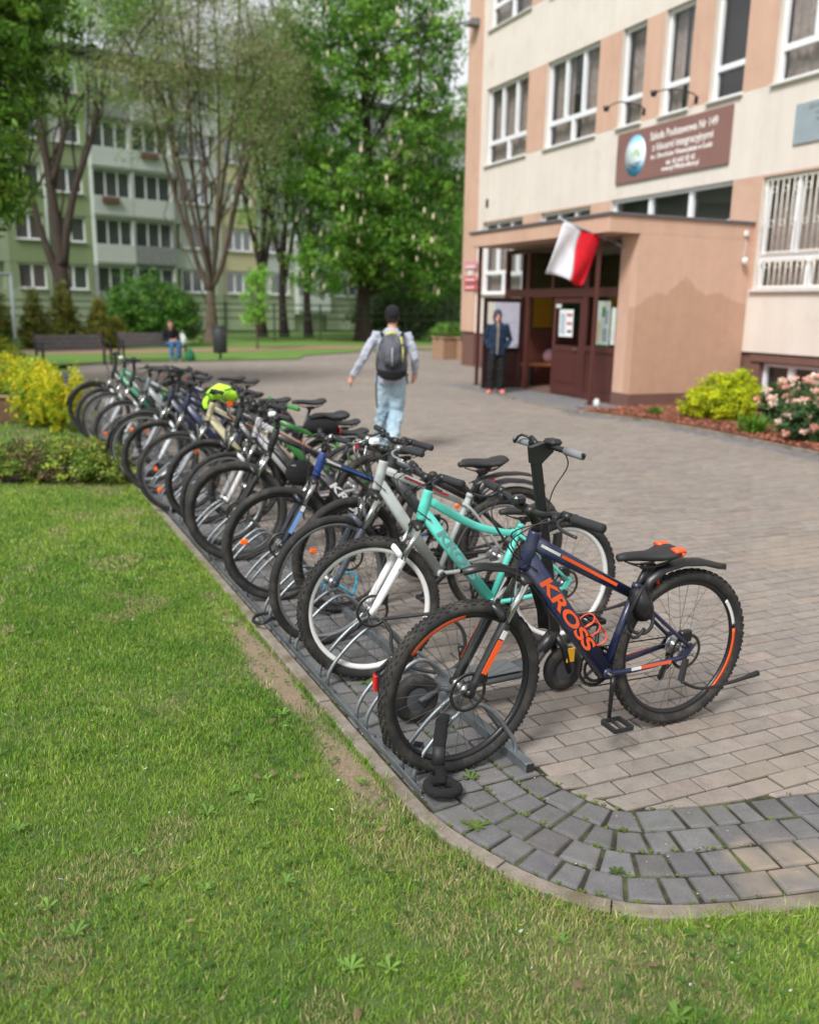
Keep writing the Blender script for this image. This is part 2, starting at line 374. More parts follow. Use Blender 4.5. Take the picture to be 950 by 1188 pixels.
def stonemat(name,sand,thr=.62,sc=1.6,spot=None,bump=.55):
    m,nt,p=newmat(name); L=nt.links.new
    at=nd(nt,'ShaderNodeAttribute',attribute_name='col'); tc=nd(nt,'ShaderNodeTexCoord')
    n2=nd(nt,'ShaderNodeTexNoise',Scale=160.,Detail=4.,Roughness=.8); n1=nd(nt,'ShaderNodeTexNoise',Scale=sc,Detail=9.,Roughness=.7); n3=nd(nt,'ShaderNodeTexNoise',Scale=14.,Detail=5.)
    for n in (n1,n2,n3): L(tc.outputs['Object'],n.inputs['Vector'])
    mr=nd(nt,'ShaderNodeMapRange');mr.inputs['From Min'].default_value=.3;mr.inputs['From Max'].default_value=.7;mr.inputs['To Min'].default_value=.72;mr.inputs['To Max'].default_value=1.25;L(n2.outputs['Fac'],mr.inputs['Value'])
    mr3=nd(nt,'ShaderNodeMapRange');mr3.inputs['From Min'].default_value=.3;mr3.inputs['From Max'].default_value=.7;mr3.inputs['To Min'].default_value=.86;mr3.inputs['To Max'].default_value=1.12;L(n3.outputs['Fac'],mr3.inputs['Value'])
    mm=nd(nt,'ShaderNodeMath',operation='MULTIPLY');L(mr.outputs[0],mm.inputs[0]);L(mr3.outputs[0],mm.inputs[1])
    ml=nd(nt,'ShaderNodeVectorMath',operation='SCALE');L(at.outputs['Color'],ml.inputs[0]);L(mm.outputs[0],ml.inputs['Scale'])
    cr=nd(nt,'ShaderNodeMapRange');cr.inputs['From Min'].default_value=thr-.07;cr.inputs['From Max'].default_value=thr+.1;L(n1.outputs['Fac'],cr.inputs['Value'])
    fac=cr.outputs[0]
    if spot:
        vd=nd(nt,'ShaderNodeVectorMath',operation='DISTANCE');L(tc.outputs['Object'],vd.inputs[0]);vd.inputs[1].default_value=(spot[0],spot[1],0)
        a1=nd(nt,'ShaderNodeMapRange');a1.inputs['From Min'].default_value=spot[2]*.4;a1.inputs['From Max'].default_value=spot[2];a1.inputs['To Min'].default_value=.66;a1.inputs['To Max'].default_value=-.1;L(vd.outputs['Value'],a1.inputs['Value'])
        n4=nd(nt,'ShaderNodeTexNoise',Scale=9.,Detail=6.);L(tc.outputs['Object'],n4.inputs['Vector'])
        ad=nd(nt,'ShaderNodeMath',operation='ADD');L(a1.outputs[0],ad.inputs[0]);L(n4.outputs['Fac'],ad.inputs[1])
        a2=nd(nt,'ShaderNodeMapRange');a2.inputs['From Min'].default_value=.86;a2.inputs['From Max'].default_value=1.25;L(ad.outputs[0],a2.inputs['Value'])
        mxx=nd(nt,'ShaderNodeMath',operation='MAXIMUM');L(fac,mxx.inputs[0]);L(a2.outputs[0],mxx.inputs[1]);fac=mxx.outputs[0]
    mx=nd(nt,'ShaderNodeMix',data_type='RGBA');L(fac,mx.inputs[0]);L(ml.outputs[0],mx.inputs[6]);mx.inputs[7].default_value=(*sand,1);L(mx.outputs[2],p.inputs['Base Color'])
    p.inputs['Roughness'].default_value=.88
    b=nd(nt,'ShaderNodeBump',Strength=bump);b.inputs['Distance'].default_value=.003;L(n2.outputs['Fac'],b.inputs['Height']);L(b.outputs[0],p.inputs['Normal']); return m
# ---- cobble border (rows of rounded grey stones)
qs=[];cs=[];hs_=[]
row0=.070
for r in range(4):
    s=rng.uniform(0,.1); w=.126
    sg_=np.linspace(0,TOT-.9,6000); rx_,ry_=offs(sg_,np.full(6000,row0+(r+.5)*w)); rc_=np.concatenate([[0],np.cumsum(np.hypot(np.diff(rx_),np.diff(ry_)))])
    while s<rc_[-1]-.25:
        L_=.094+.034*rng.random()
        if rng.random()<.10: L_=.155
        gap=.0065; a,b=float(np.interp(s+gap,rc_,sg_)),float(np.interp(s+L_-gap,rc_,sg_)); d0=row0+r*w+gap*.6; d1=row0+(r+1)*w-gap*.6
        j=lambda: rng.normal(0,.0028)
        P=[offs(a+j(),d0+j()),offs(b+j(),d0+j()),offs(b+j(),d1+j()),offs(a+j(),d1+j())]
        qs.append([(float(x),float(y)) for x,y in P]); hs_.append(.004+rng.normal(0,.0022)); g=rng.normal(1,.11); cs.append(np.array(srgb(104,103,103))*g*np.array([1+rng.normal(0,.02),1,1+rng.normal(0,.02)]))
        s+=L_
v,F,c=stones(qs,hs_,.011,cs)
sand=srgb(140,128,114)
tag(mesh_np('cobbles',v,F,stonemat('cobble_stone',sand,.70,2.2,spot=(2.16,1.76,.36)),col=c),kind='structure').name='cobble_border'
# ---- pavers
BED=[(8.95,13.1),(9.02,12.6),(9.35,11.6),(9.42,10.4),(9.3,8.),(9.0,5.5),(8.4,2.)]   # plaza side of the grey band
bedx=lambda y: np.interp(y,[b[1] for b in BED[::-1]],[b[0] for b in BED[::-1]])
qs=[];cs=[];hs_=[]
W_,L_=.0985,.197; off_in=.070+4*.126+.004
rows=np.arange(0.,36.,W_)
for ri,y0 in enumerate(rows):
    x0=-1.+(ri%2)*L_/2; xs=np.arange(x0,24.,L_)
    xs=xs[(xs>.9*1)&(xs< .25+.85*y0+5.2)]
    # keep only what the lens or a small side step can see
    for x in xs:
        if y0<13.15 and x>bedx(y0)-.38-.0: continue
        if 13.1<y0<18.7 and x>9.05: continue
        if 18.7<=y0<25.6 and x>12.9: continue
        if y0>25.6 and x>26: continue
        qs.append([(x+.0046,y0+.0046),(x+L_-.0046,y0+.0046),(x+L_-.0046,y0+W_-.0046),(x+.0046,y0+W_-.0046)])
qs=np.array(qs); ctr=qs.mean(1); d,_=signed(ctr[:,0],ctr[:,1]); keep=d>off_in-.09
qs=qs[keep]; fl=qs.reshape(-1,2); d,ar=signed(fl[:,0],fl[:,1]); x,y,nx,ny=path_at(ar)
mv=(d<off_in); fl=np.where(mv[:,None],np.stack([x+nx*off_in,y+ny*off_in],1),fl); qs=fl.reshape(-1,4,2)
area=np.abs((qs[:,2]-qs[:,0])[:,0]*(qs[:,3]-qs[:,1])[:,1]-(qs[:,2]-qs[:,0])[:,1]*(qs[:,3]-qs[:,1])[:,0])/2
qs=qs[area>.0022]; N=len(qs); qs=qs+rng.normal(0,.0009,(N,1,2))
g=rng.normal(1,.06,(N,1)); base=np.array(srgb(136,128,121))*g*(1-.10*(vnoise(qs.mean(1)[:,:1]*.9,qs.mean(1)[:,1:]*.9,61)-.4))*(1+rng.normal(0,.008,(N,3)))
warm=rng.random((N,1))<.25; base=np.where(warm,base*np.array([1.03,.99,.96]),base)
v,F,c=stones(qs,.003+rng.normal(0,.0014,N),.0045,base)
pavm=stonemat('paver_stone',srgb(150,138,124),.60,.35)
tag(mesh_np('pavers',v,F,pavm,col=c),kind='structure').name='plaza_paving'
print('pavers',N)
# ---- joint sand bed below everything
jm=M('joint_sand',srgb(50,44,37),.95,var=.5,vs=40,bump=.5,bs=150,dirt=srgb(86,98,50),dscale=7,dthr=.56)
ss=np.linspace(0,TOT-.3,200); xa,ya=offs(ss,np.full(200,.058)); xb,yb=offs(ss,np.full(200,.60))
I=np.arange(400).reshape(2,200); F=np.stack([I[0,:-1],I[0,1:],I[1,1:],I[1,:-1]],-1)
tag(mesh_np('joint_bed',np.concatenate([np.stack([xa,ya,xa*0-.006],1),np.stack([xb,yb,xb*0-.006],1)]),F,jm),kind='structure').name='border_bed'
poly=[(float(a),float(b),-.0065) for a,b in zip(*offs(np.linspace(0,TOT-1.5,80),np.full(80,.59)))]
mb=MB(); mb.poly(poly+[(9.2,2,-.0065),(9.6,13.2,-.0065),(9.6,18.9,-.0065),(13.2,18.9,-.0065),(13.2,25.5,-.0065),(26.,25.5,-.0065),(26.,36.,-.0065),(1.,36.,-.0065)])
tag(mb.build('paving_bed',jm,fix=False),kind='structure')
# ---- more ground zones (plazas, strips, paths)
def sheet(name,pts,z,mat): 
    mb=MB(); mb.poly([(a,b,z) for a,b in pts]); return tag(mb.build(name,mat,fix=False),kind='structure')
# grey paver band along the flower bed, built of stones too
qs=[];cs=[];hs_=[]
for y0 in np.arange(1.5,13.1,.1):
    bx=float(bedx(y0+.05))
    for k in range(2):
        x=bx-.40+k*.2
        qs.append([(x+.004,y0+.004),(x+.196,y0+.004),(x+.196,y0+.096),(x+.004,y0+.096)]);hs_.append(.003);cs.append(np.array(srgb(112,110,112))*rng.normal(1,.08))
# grey pavers in front of the porch and along the facade
for y0 in np.arange(13.1,18.7,.1):
    for x in np.arange(9.06,10.5,.2):
        qs.append([(x+.004,y0+.004),(x+.196,y0+.004),(x+.196,y0+.096),(x+.004,y0+.096)]);hs_.append(.004);cs.append(np.array(srgb(118,117,118))*rng.normal(1,.06))
v,F,c=stones(qs,hs_,.003,cs)
tag(mesh_np('grey_pavers',v,F,stonemat('grey_paver',srgb(130,124,116),.62,.5),col=c),kind='structure').name='grey_paving_band'
sheet('porch_floor',[(10.45,13.45),(13.0,13.45),(13.0,18.7),(10.45,18.7)],.012,M('porch_tile',srgb(120,96,86),.6,var=.15,vs=12))
# thin concrete edging of the platform before the door
mb=MB(); mb.obox((9.50,18.3,.0),(9.06,15.3,.0),.06,.05); mb.obox((9.03,14.9,.0),(8.93,13.1,.0),.06,.05)
tag(mb.build('platform_edging',kerbm),kind='structure')
# mulch bed with its edging
mulm=M('bark_mulch_ground',srgb(120,78,60),.95,var=.5,vs=30,bump=1.,bs=60,dirt=srgb(70,48,38),dscale=14,dthr=.55)
bl=[(bedx(y),y) for y in np.linspace(1.,12.9,24)]
mb=MB(); vs=[];n=len(bl)
for i,(x,y) in enumerate(bl):
    for k in range(14): t=k/13; vs.append((x+.05+t*(13.0-x),y,.01+.05*math.sin(PI*min(1,t*2.4)/2)*(1+.3*float(vnoise(np.array([x*0+k*.7]),np.array([y*2]),12)[0]))))
mb.add(vs,[(i*14+k,i*14+k+1,(i+1)*14+k+1,(i+1)*14+k) for i in range(n-1) for k in range(13)],0,True)
mb.poly([(9.0,12.95,.02),(10.38,13.38,.02),(13.0,13.38,.06),(13.0,12.88,.06),(9.1,12.88,.02)])
tag(mb.build('mulch_bed',mulm),kind='structure')
N=9000; y=rng.uniform(6.5,13.2,N); bx=bedx(np.minimum(y,12.9)); x=bx+.08+rng.random(N)**1.4*(12.95-bx-.1)
a=rng.uniform(0,2*PI,N);l=rng.uniform(.012,.035,N);w=l*rng.uniform(.25,.5,N);t=rng.uniform(-.5,.5,N)
ux=np.stack([np.cos(a)*l,np.sin(a)*l,t*l],1);vx=np.stack([-np.sin(a)*w,np.cos(a)*w,rng.uniform(-.4,.4,N)*w],1);c0=np.stack([x,y,.055+.02*rng.random(N)],1)
V=np.stack([c0-ux-vx,c0+ux-vx,c0+ux+vx,c0-ux+vx],1).reshape(-1,3);F=np.arange(4*N).reshape(N,4)
cc=np.array(srgb(150,92,70))*rng.uniform(.45,1.5,(N,1)); 
tag(mesh_np('bark_chips',V,F,M('bark_chip',(.2,.1,.06),.9,attr=True),col=np.repeat(cc,4,0)),kind='stuff',label='reddish brown bark chips spread over the flower bed',cat='bark mulch')
mb=MB(); 
for (x,y),(x2,y2) in zip(bl,bl[1:]): mb.obox((x,y+.004,.0),(x2,y2-.004,.0),.05,.09)
mb.obox((bl[-1][0],12.95,0),(9.02,13.2,0),.05,.09)
tag(mb.build('bed_edging',kerbm),kind='structure')
# far asphalt / paths / lawns
asp=M('path_red',srgb(146,116,98),.9,var=.15,vs=4,bump=.2)
sheet('far_lawn',[(-60,25.2),(.4,25.2),(2.2,27.6),(4.6,27.8),(8.6,28.6),(9.4,30.6),(14.2,34.4),(60,34.4),(60,49),(-60,49)],.03,lawnm).name='far_lawn'
sheet('red_path',[(-60,30.5),(4,32.3),(12,35.2),(60,37.),(60,39.),(12,37.6),(4,34.8),(-60,33)],.036,asp)
# ------------------------------------------------------------------ grass blades
gblade=M('grass_blade',(.1,.2,.03),.6,attr=True,var=.15,vs=30,trans=.35,spec=.3)
def blades(x,y,L,w,seed,droop=.55):
    n=len(x); r=np.random.default_rng(seed); a=r.uniform(0,2*PI,n); lean=r.uniform(.15,1.15,n)*droop
    dx,dy=np.cos(a),np.sin(a); L=L*r.uniform(.5,1.25,n); w=w*r.uniform(.6,1.2,n)
    b=r.uniform(0,2*PI,n); px,py=np.cos(b)*w/2,np.sin(b)*w/2
    z0=np.full(n,-.012); P=lambda t,k:(x+dx*lean*L*t*t, y+dy*lean*L*t*t, z0+L*(t-.35*lean*t*t))
    v=[]
    for t,k in ((0,1),(.5,.85),(1,0)):
        X_,Y_,Z_=P(t,k)
        v.append(np.stack([X_-px*k,Y_-py*k,Z_],1)); v.append(np.stack([X_+px*k,Y_+py*k,Z_],1))
    V=np.stack(v,1).reshape(-1,3); b0=(np.arange(n)*6)[:,None]; F=(b0[:,:,None]+np.array([[0,1,3,2],[2,3,5,4]])[None]).reshape(-1,4)
    t1=vnoise(x*2.1,y*2.1,8)*.6+vnoise(x*7,y*7,9)*.4
    t2=r.random(n)
    c1=np.array([.125,.29,.035]);c2=np.array([.37,.51,.085]);c3=np.array([.58,.52,.26])
    mixv=np.clip(t1*1.1+ (t2-.5)*.7-.05,0,1)[:,None]; C=c1*(1-mixv)+c2*mixv
    dry=((t2>.93)|((vnoise(x*1.6+3,y*1.6+7,41)*.6+vnoise(x*5,y*5,42)*.4>.60)&(t2>.50)))[:,None]; C=np.where(dry,c3*r.uniform(.6,1.1,(n,1)),C); C=C*r.uniform(.55,1.35,(n,1))
    return V,F,np.repeat(C,6,0)
def scatter(n,x0,x1,y0,y1,seed,dmin=-.0):
    r=np.random.default_rng(seed); x=r.uniform(x0,x1,n);y=r.uniform(y0,y1,n); d,_=signed(x,y)
    clump=vnoise(x*14,y*14,21)*.6+vnoise(x*30,y*30,22)*.4
    k=(d<.004)&(r.random(n)>bare(x,y)*.95)&(r.random(n)<.35+1.1*clump)
    # near view cone only
    x=x[k];y=y[k]; xc=x*math.cos(PSI)-y*math.sin(PSI)*-1*-1; xc=x*math.cos(PSI)+y*math.sin(PSI)*0; cx_=x*MB3[0][0]+y*MB3[1][0]; cy_=x*MB3[0][1]+y*MB3[1][1]
    q=(np.abs(cx_)<.60*cy_+.25)&(cy_>1.1); return x[q],y[q]
ALL=[]
def addb(x,y,L,w,seed,**k):
    V,F,C=blades(x,y,L,w,seed,**k); ALL.append((V,F,C))
for (n,x0,x1,y0,y1,L,w) in ((520000,-1.9,3.3,.5,3.2,.034,.0034),(230000,-2.4,1.2,3.2,5.5,.036,.0048),(150000,-3.2,1.1,5.5,9.2,.042,.008)):
    x,y=scatter(n,x0,x1,y0,y1,int(n)); addb(x,y,L,w,n+1)
x=rng.uniform(-4,.9,26000);y=rng.uniform(9.2,24,26000);d,_=signed(x,y);k=d<0; addb(x[k],y[k],.06,.014,5)
# tufts of longer grass: at random and along the kerb edge
tx=[];ty=[]
for i in range(760):
    if i<380:
        s=rng.uniform(17.,TOT-4); d=-rng.uniform(.0,.07); cx,cy=offs(s,d)
    else: cx,cy=rng.uniform(-2,2.8),rng.uniform(.7,6)
    if float(bare(np.array([cx]),np.array([cy]))[0])>.4: continue
    n=rng.integers(12,45); tx+=list(cx+rng.normal(0,.016,n)); ty+=list(cy+rng.normal(0,.016,n))
tx=np.array(tx);ty=np.array(ty);d,_=signed(tx,ty);k=d<.012; addb(tx[k],ty[k],.05,.0038,77,droop=.9)
def joinall(A):
    V=[];F=[];C=[];o=0
    for v,f,c in A: V.append(v);F.append(f+o);C.append(c);o+=len(v)
    return np.concatenate(V),np.concatenate(F),np.concatenate(C)
V,F,C=joinall(ALL); print('blades',len(F)//2)
tag(mesh_np('grass',V,F,gblade,col=C),kind='stuff',label='short patchy green lawn grass beside the bicycles',cat='grass')
# clover and dandelion leaves in the lawn, weeds in joints
def rosette(cx,cy,n,l,w,r,z=.0,up=.35):
    vs=[];fs=[]
    for i in range(n):
        a=2*PI*i/n+r.uniform(-.3,.3); L=l*r.uniform(.7,1.2); dx,dy=math.cos(a),math.sin(a); b=len(vs)
        for t,k,h in ((0,.15,0),(.4,.8,.5),(.75,1,.8),(1,.1,.75)):
            for sg in(-1,1): vs.append((cx+dx*L*t-dy*sg*w*k/2,cy+dy*L*t+dx*sg*w*k/2,z+h*L*up))
        for q in range(3): fs.append([b+2*q,b+2*q+1,b+2*q+3,b+2*q+2])
    return vs,fs
rr=random.Random(5); VV=[];FF=[];CC=[]
def addr(cx,cy,n,l,w,z,col,up=.35):
    vs,fs=rosette(cx,cy,n,l,w,rr,z,up); o=len(VV); VV.extend(vs); FF.extend([[i+o for i in f] for f in fs]); k=rr.uniform(.7,1.3); CC.extend([tuple(c*k for c in col)]*len(vs))
for i in range(4200):
    cx,cy=rr.uniform(-2,3.0),rr.uniform(.6,6) ; 
    if vnoise(np.array([cx*1.7]),np.array([cy*1.7]),31)[0]<.45: continue
    if float(signed([cx],[cy])[0][0])>-.02: continue
    addr(cx,cy,3,.012,.011,rr.uniform(.012,.026),(.07,.16,.03),.1)
for i in range(90):
    cx,cy=rr.uniform(-1.6,2.6),rr.uniform(.8,5)
    if float(signed([cx],[cy])[0][0])>-.05: continue
    addr(cx,cy,rr.randint(4,8),rr.uniform(.022,.042),.012,.008,(.17,.31,.06),.6)
tag(mesh_np('clover',VV,FF,gblade,col=CC),kind='stuff',label='small clover and dandelion leaves dotted through the lawn',cat='lawn weeds')
VV=[];FF=[];CC=[]
for i in range(260):
    s=rr.uniform(14,TOT-5.6); d=rr.choice([.07,.196,.322,.448,.574])+rr.uniform(-.008,.008)
    if rr.random()<.45: s=rr.uniform(20.5,23.3)
    x,y=offs(s,d); addr(float(x),float(y),rr.randint(3,6),rr.uniform(.006,.018),.006,.0,(.13,.19,.035),.6)
addr(1.33,2.38,7,.05,.018,.004,(.16,.24,.05),.35); addr(1.63,1.99,6,.03,.012,.004,(.10,.18,.04)); addr(1.42,3.62,8,.05,.014,.0,(.09,.19,.04),.5);addr(1.47,2.68,7,.04,.012,.0,(.12,.2,.04),.5)
tag(mesh_np('joint_weeds',VV,FF,gblade,col=CC),kind='stuff',label='tiny green weeds growing in the joints of the grey cobbles',cat='weeds')

# fallen petals, dry bits and little stones on the lawn edge and the paving
rr=random.Random(15); VV=[];FF=[];CC=[]
for i in range(900):
    x,y=rr.uniform(-2,2.6),rr.uniform(.7,7); d=float(signed([x],[y])[0][0])
    if d>-.01: continue
    kind=rr.random(); s_=rr.uniform(.004,.011) if kind<.9 else rr.uniform(.012,.024); a=rr.uniform(0,6.28); z=rr.uniform(.016,.032); b=len(VV)
    ca,sa=math.cos(a)*s_,math.sin(a)*s_
    VV+=[(x-ca,y-sa,z),(x+sa*.5,y-ca*.5,z+rr.uniform(-.004,.004)),(x+ca,y+sa,z+rr.uniform(0,.006)),(x-sa*.5,y+ca*.5,z+.003)]; FF.append([b,b+1,b+2,b+3])
    c=(.75,.74,.68) if kind<.28 else ((.45,.36,.2) if kind<.75 else (.30,.22,.12)); k=rr.uniform(.6,1.1); CC+=[tuple(q*k for q in c)]*4
tag(mesh_np('leaf_litter',VV,FF,gblade,col=CC),kind='stuff',label='scattered petals and dry leaf bits on the lawn',cat='leaf litter')
mb=MB()
for i in range(420):
    s_=rr.uniform(14,TOT-5.5); d=rr.choice([rr.uniform(-.22,-.01),rr.uniform(.06,.62)]); x,y=offs(s_,d); r_=rr.uniform(.0015,.0045)
    mb.ball((float(x),float(y),r_*.6+.003),r_,6,sc=(1,rr.uniform(.6,1),.6))
tag(mb.build('grit',M('grit_stone',srgb(170,160,150),.9,var=.4,vs=60),fix=False),kind='stuff',label='fine grit and pebbles along the kerb and cobbles',cat='grit')
# ------------------------------------------------------------------ foliage
leafm=M('leaf',(.06,.12,.02),.55,attr=True,var=.1,vs=3,trans=.3,spec=.35)
barkm=M('bark',srgb(98,84,72),.95,var=.35,vs=5,bump=.9,bs=14,dirt=srgb(70,66,54),dscale=3,dthr=.55)
darkbark=M('dark_bark',srgb(66,56,50),.95,var=.35,vs=5,bump=.9,bs=14)
def leaves(cent,n_per,rad,size,cols,seed,asp=.5,up=.5,shape='quad',flat=.7):
    """clumps of small leaf faces; cent Nx3, rad clump radius, cols Nx3 clump colours"""
    r=np.random.default_rng(seed); N=len(cent); n=N*n_per
    c=np.repeat(cent,n_per,0); o=r.normal(0,1,(n,3)); o/=np.linalg.norm(o,axis=1,keepdims=True); o*= (r.random((n,1))**.5)*np.repeat(np.broadcast_to(np.asarray(rad).reshape(-1,1),(N,1)),n_per,0); o[:,2]*=flat
    p=c+o; nrm=r.normal(0,1,(n,3))+o/np.linalg.norm(o,axis=1,keepdims=True)*.8; nrm[:,2]+=up*2; nrm/=np.linalg.norm(nrm,axis=1,keepdims=True)
    t=r.normal(0,1,(n,3)); t-=nrm*(t*nrm).sum(1,keepdims=True); t/=np.linalg.norm(t,axis=1,keepdims=True); b=np.cross(nrm,t)
    s=size*r.uniform(.6,1.3,(n,1)); 
    V=np.stack([p-t*s,p+b*s*asp-t*s*.1-nrm*s*.12,p+t*s,p-b*s*asp-t*s*.1-nrm*s*.12],1).reshape(-1,3)
    F=np.arange(4*n).reshape(n,4); C=np.repeat(cols,n_per,0)*r.uniform(.7,1.3,(n,1))*np.array([1,1,1]); C[:,0]*=r.uniform(.85,1.2,n)
    return V,F,np.repeat(C,4,0)
def blobpts(n,blobs,seed,shell=.55):
    """points in a union of ellipsoids (cx,cy,cz,rx,ry,rz[,weight])"""
    r=np.random.default_rng(seed); w=np.array([b[3]*b[4]*b[5]*(b[6] if len(b)>6 else 1) for b in blobs])**.75; w/=w.sum(); k=r.choice(len(blobs),n,p=w)
    B=np.array([b[:6] for b in blobs])[k]; d=r.normal(0,1,(n,3)); d/=np.linalg.norm(d,axis=1,keepdims=True); q=shell+(1-shell)*r.random((n,1))**.6
    q*=1+.10*r.normal(0,1,(n,1))
    return B[:,:3]+d*q*B[:,3:]
def limb(mb,a,b,r0,r1,rr,bend=.12,k=5,n=7):
    a=Vector(a);b=Vector(b);L=(b-a).length; pts=[a]
    for i in range(1,k): t=i/k; pts.append(a.lerp(b,t)+Vector((rr.gauss(0,1),rr.gauss(0,1),rr.gauss(0,.5)))*L*bend*.35*math.sin(PI*t)+Vector((0,0,L*.06*math.sin(PI*t))))
    pts.append(b); N=len(pts); mb.tube(pts,[r0+(r1-r0)*(i/(N-1)) for i in range(N)],n); return pts
def tree(name,base,label,cat,trunk,blobs,nclump,nper,crad,lsize,palette,seed,trunkr=.3,limbs=26,bark=None,group=None,flowers=None,shell=.55,asp=.5,twigs=True,up=.5):
    rr=random.Random(seed); r=np.random.default_rng(seed); root=empty(name,base,0,label,cat,group)
    mb=MB(); top=None; ends=[]
    for path,rad in trunk:
        pts=smoothpath(path,4); N=len(pts); mb.tube(pts,[rad*(1-.72*i/(N-1))*(1+.35*max(0,1-i/2.5)) for i in range(N)],10); ends.append(pts)
    cent=blobpts(nclump,blobs,seed,shell)
    for i in range(limbs):
        c=cent[rr.randrange(nclump)]; pts=rr.choice(ends); k=rr.randint(int(len(pts)*.45),len(pts)-1); a=pts[k]
        if c[2]<a.z-.5: k=int(len(pts)*.4); a=pts[k]
        limb(mb,a,c,trunkr*rr.uniform(.12,.28),.012,rr)
    t=mb.build('trunk',bark or barkm,root,fix=False)
    pal=np.array(palette)*2.0; ck=r.integers(0,len(pal),nclump); cols=pal[ck]*r.uniform(.75,1.25,(nclump,1))
    V,F,C=leaves(cent,nper,crad*r.uniform(.6,1.3,nclump),lsize,cols,seed+1,asp=asp,up=up)
    cr=mesh_np('crown',V,F,leafm,col=C,parent=root)
    if flowers:
        n,fs=flowers; k=r.choice(nclump,n); fp=cent[k]+r.normal(0,1,(n,3))*crad*.35+np.array([0,0,crad*.35]); mb=MB(); 
        out=fp-np.array([b[:3] for b in blobs]).mean(0); 
        fm=M('blossom',srgb(240,222,196),.7,var=.2,vs=20)
        for p in fp: mb.tube([(p[0],p[1],p[2]-fs),(p[0],p[1],p[2]-fs*.4),(p[0],p[1],p[2]+fs*.4),(p[0],p[1],p[2]+fs)],[fs*.3,fs*.42,fs*.28,fs*.04],5)
        mb.build('blossom',fm,root,fix=False)
    # geometry is written in world coordinates relative to base
    for o in root.children: o.location=(-base[0],-base[1],-base[2])
    return root
def bush(name,base,label,cat,blobs,nclump,nper,crad,lsize,palette,seed,group=None,shell=.35,asp=.5,up=.5,stems=10,kind=None):
    rr=random.Random(seed); r=np.random.default_rng(seed); root=empty(name,base,0,label,cat,group)
    mb=MB(); cent=blobpts(nclump,blobs,seed,shell); cent[:,2]=np.maximum(cent[:,2],base[2]+.02)
    for i in range(stems):
        c=cent[rr.randrange(nclump)]; a=(base[0]+rr.uniform(-.08,.08),base[1]+rr.uniform(-.08,.08),base[2]-.01)
        limb(mb,a,c,.018,.004,rr,n=5)
    mb.build('stem',barkm,root,fix=False)
    pal=np.array(palette)*(1.0 if 'yellow' in name else 1.5); cols=pal[r.integers(0,len(pal),nclump)]*r.uniform(.75,1.25,(nclump,1))
    V,F,C=leaves(cent,nper,crad*r.uniform(.6,1.3,nclump),lsize,cols,seed+1,asp=asp,up=up); V[:,2]=np.maximum(V[:,2],base[2]-.01)
    mesh_np('foliage',V,F,leafm,col=C,parent=root)
    for o in root.children: o.location=(-base[0],-base[1],-base[2])
    return root,cent
G1=[(.045,.105,.014),(.06,.135,.02),(.035,.085,.012)]      # deep greens
G2=[(.085,.17,.025),(.06,.13,.02),(.11,.19,.035)]
YG=[(.26,.31,.02),(.20,.27,.02),(.33,.34,.03)]
# ------------------------------------------------------------------ school building
cream=M('cream_render',srgb(221,212,203),.92,var=.05,vs=1.2,bump=.25,bs=160,dirt=srgb(210,198,184),dscale=1.6,dthr=.64)
salmon=M('salmon_render',srgb(204,168,148),.92,var=.05,vs=1.5,bump=.3,bs=160,dirt=srgb(194,156,136),dscale=1.4,dthr=.6)
def streaks(m,lo=.84,hi=1.05):
    nt=m.node_tree; L=nt.links.new; p=nt.nodes['Principled BSDF']; src=p.inputs['Base Color'].links[0].from_socket
    tc=nd(nt,'ShaderNodeTexCoord'); mp=nd(nt,'ShaderNodeMapping'); mp.inputs['Scale'].default_value=(2.4,2.4,.22); L(tc.outputs['Object'],mp.inputs[0])
    n=nd(nt,'ShaderNodeTexNoise',Scale=1.6,Detail=9.,Roughness=.68); L(mp.outputs[0],n.inputs['Vector'])
    r=nd(nt,'ShaderNodeMapRange'); r.inputs['From Min'].default_value=.3; r.inputs['From Max'].default_value=.62; r.inputs['To Min'].default_value=lo; r.inputs['To Max'].default_value=hi; L(n.outputs['Fac'],r.inputs['Value'])
    s=nd(nt,'ShaderNodeVectorMath',operation='SCALE'); L(src,s.inputs[0]); L(r.outputs[0],s.inputs['Scale']); L(s.outputs[0],p.inputs['Base Color'])
streaks(cream,.93,1.02); streaks(salmon,.94,1.03)
plinthm=M('brown_plinth',srgb(112,82,74),.85,var=.12,vs=3,bump=.3,bs=90)
white=M('white_pvc',srgb(232,234,238),.35,var=.03,vs=3)
silm=M('sill_metal',srgb(205,205,200),.5,var=.08,vs=6)
brown=M('brown_steel',srgb(84,46,42),.45,var=.1,vs=5,bump=.05)
brownd=M('brown_dark',srgb(52,30,28),.5,var=.1,vs=5)
roofm=M('roof_flashing',srgb(105,104,108),.6,metal=.2,var=.15,vs=5)
glass=glassmat('window_glass',(.035,.035,.038),.03,alpha=.42,ior=1.9)
glass2=glassmat('door_glass',(.02,.02,.02),.05)
curtain=M('curtain',srgb(205,190,182),.9,var=.3,vs=10)
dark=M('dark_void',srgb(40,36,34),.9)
sch=empty('school_building',(13.03,14,0),0,'beige and salmon rendered three storey school building with white framed windows','school building')
def world_child(o,root): o.parent=root; o.location=Vector(o.location)-root.location; return o
XF=13.03
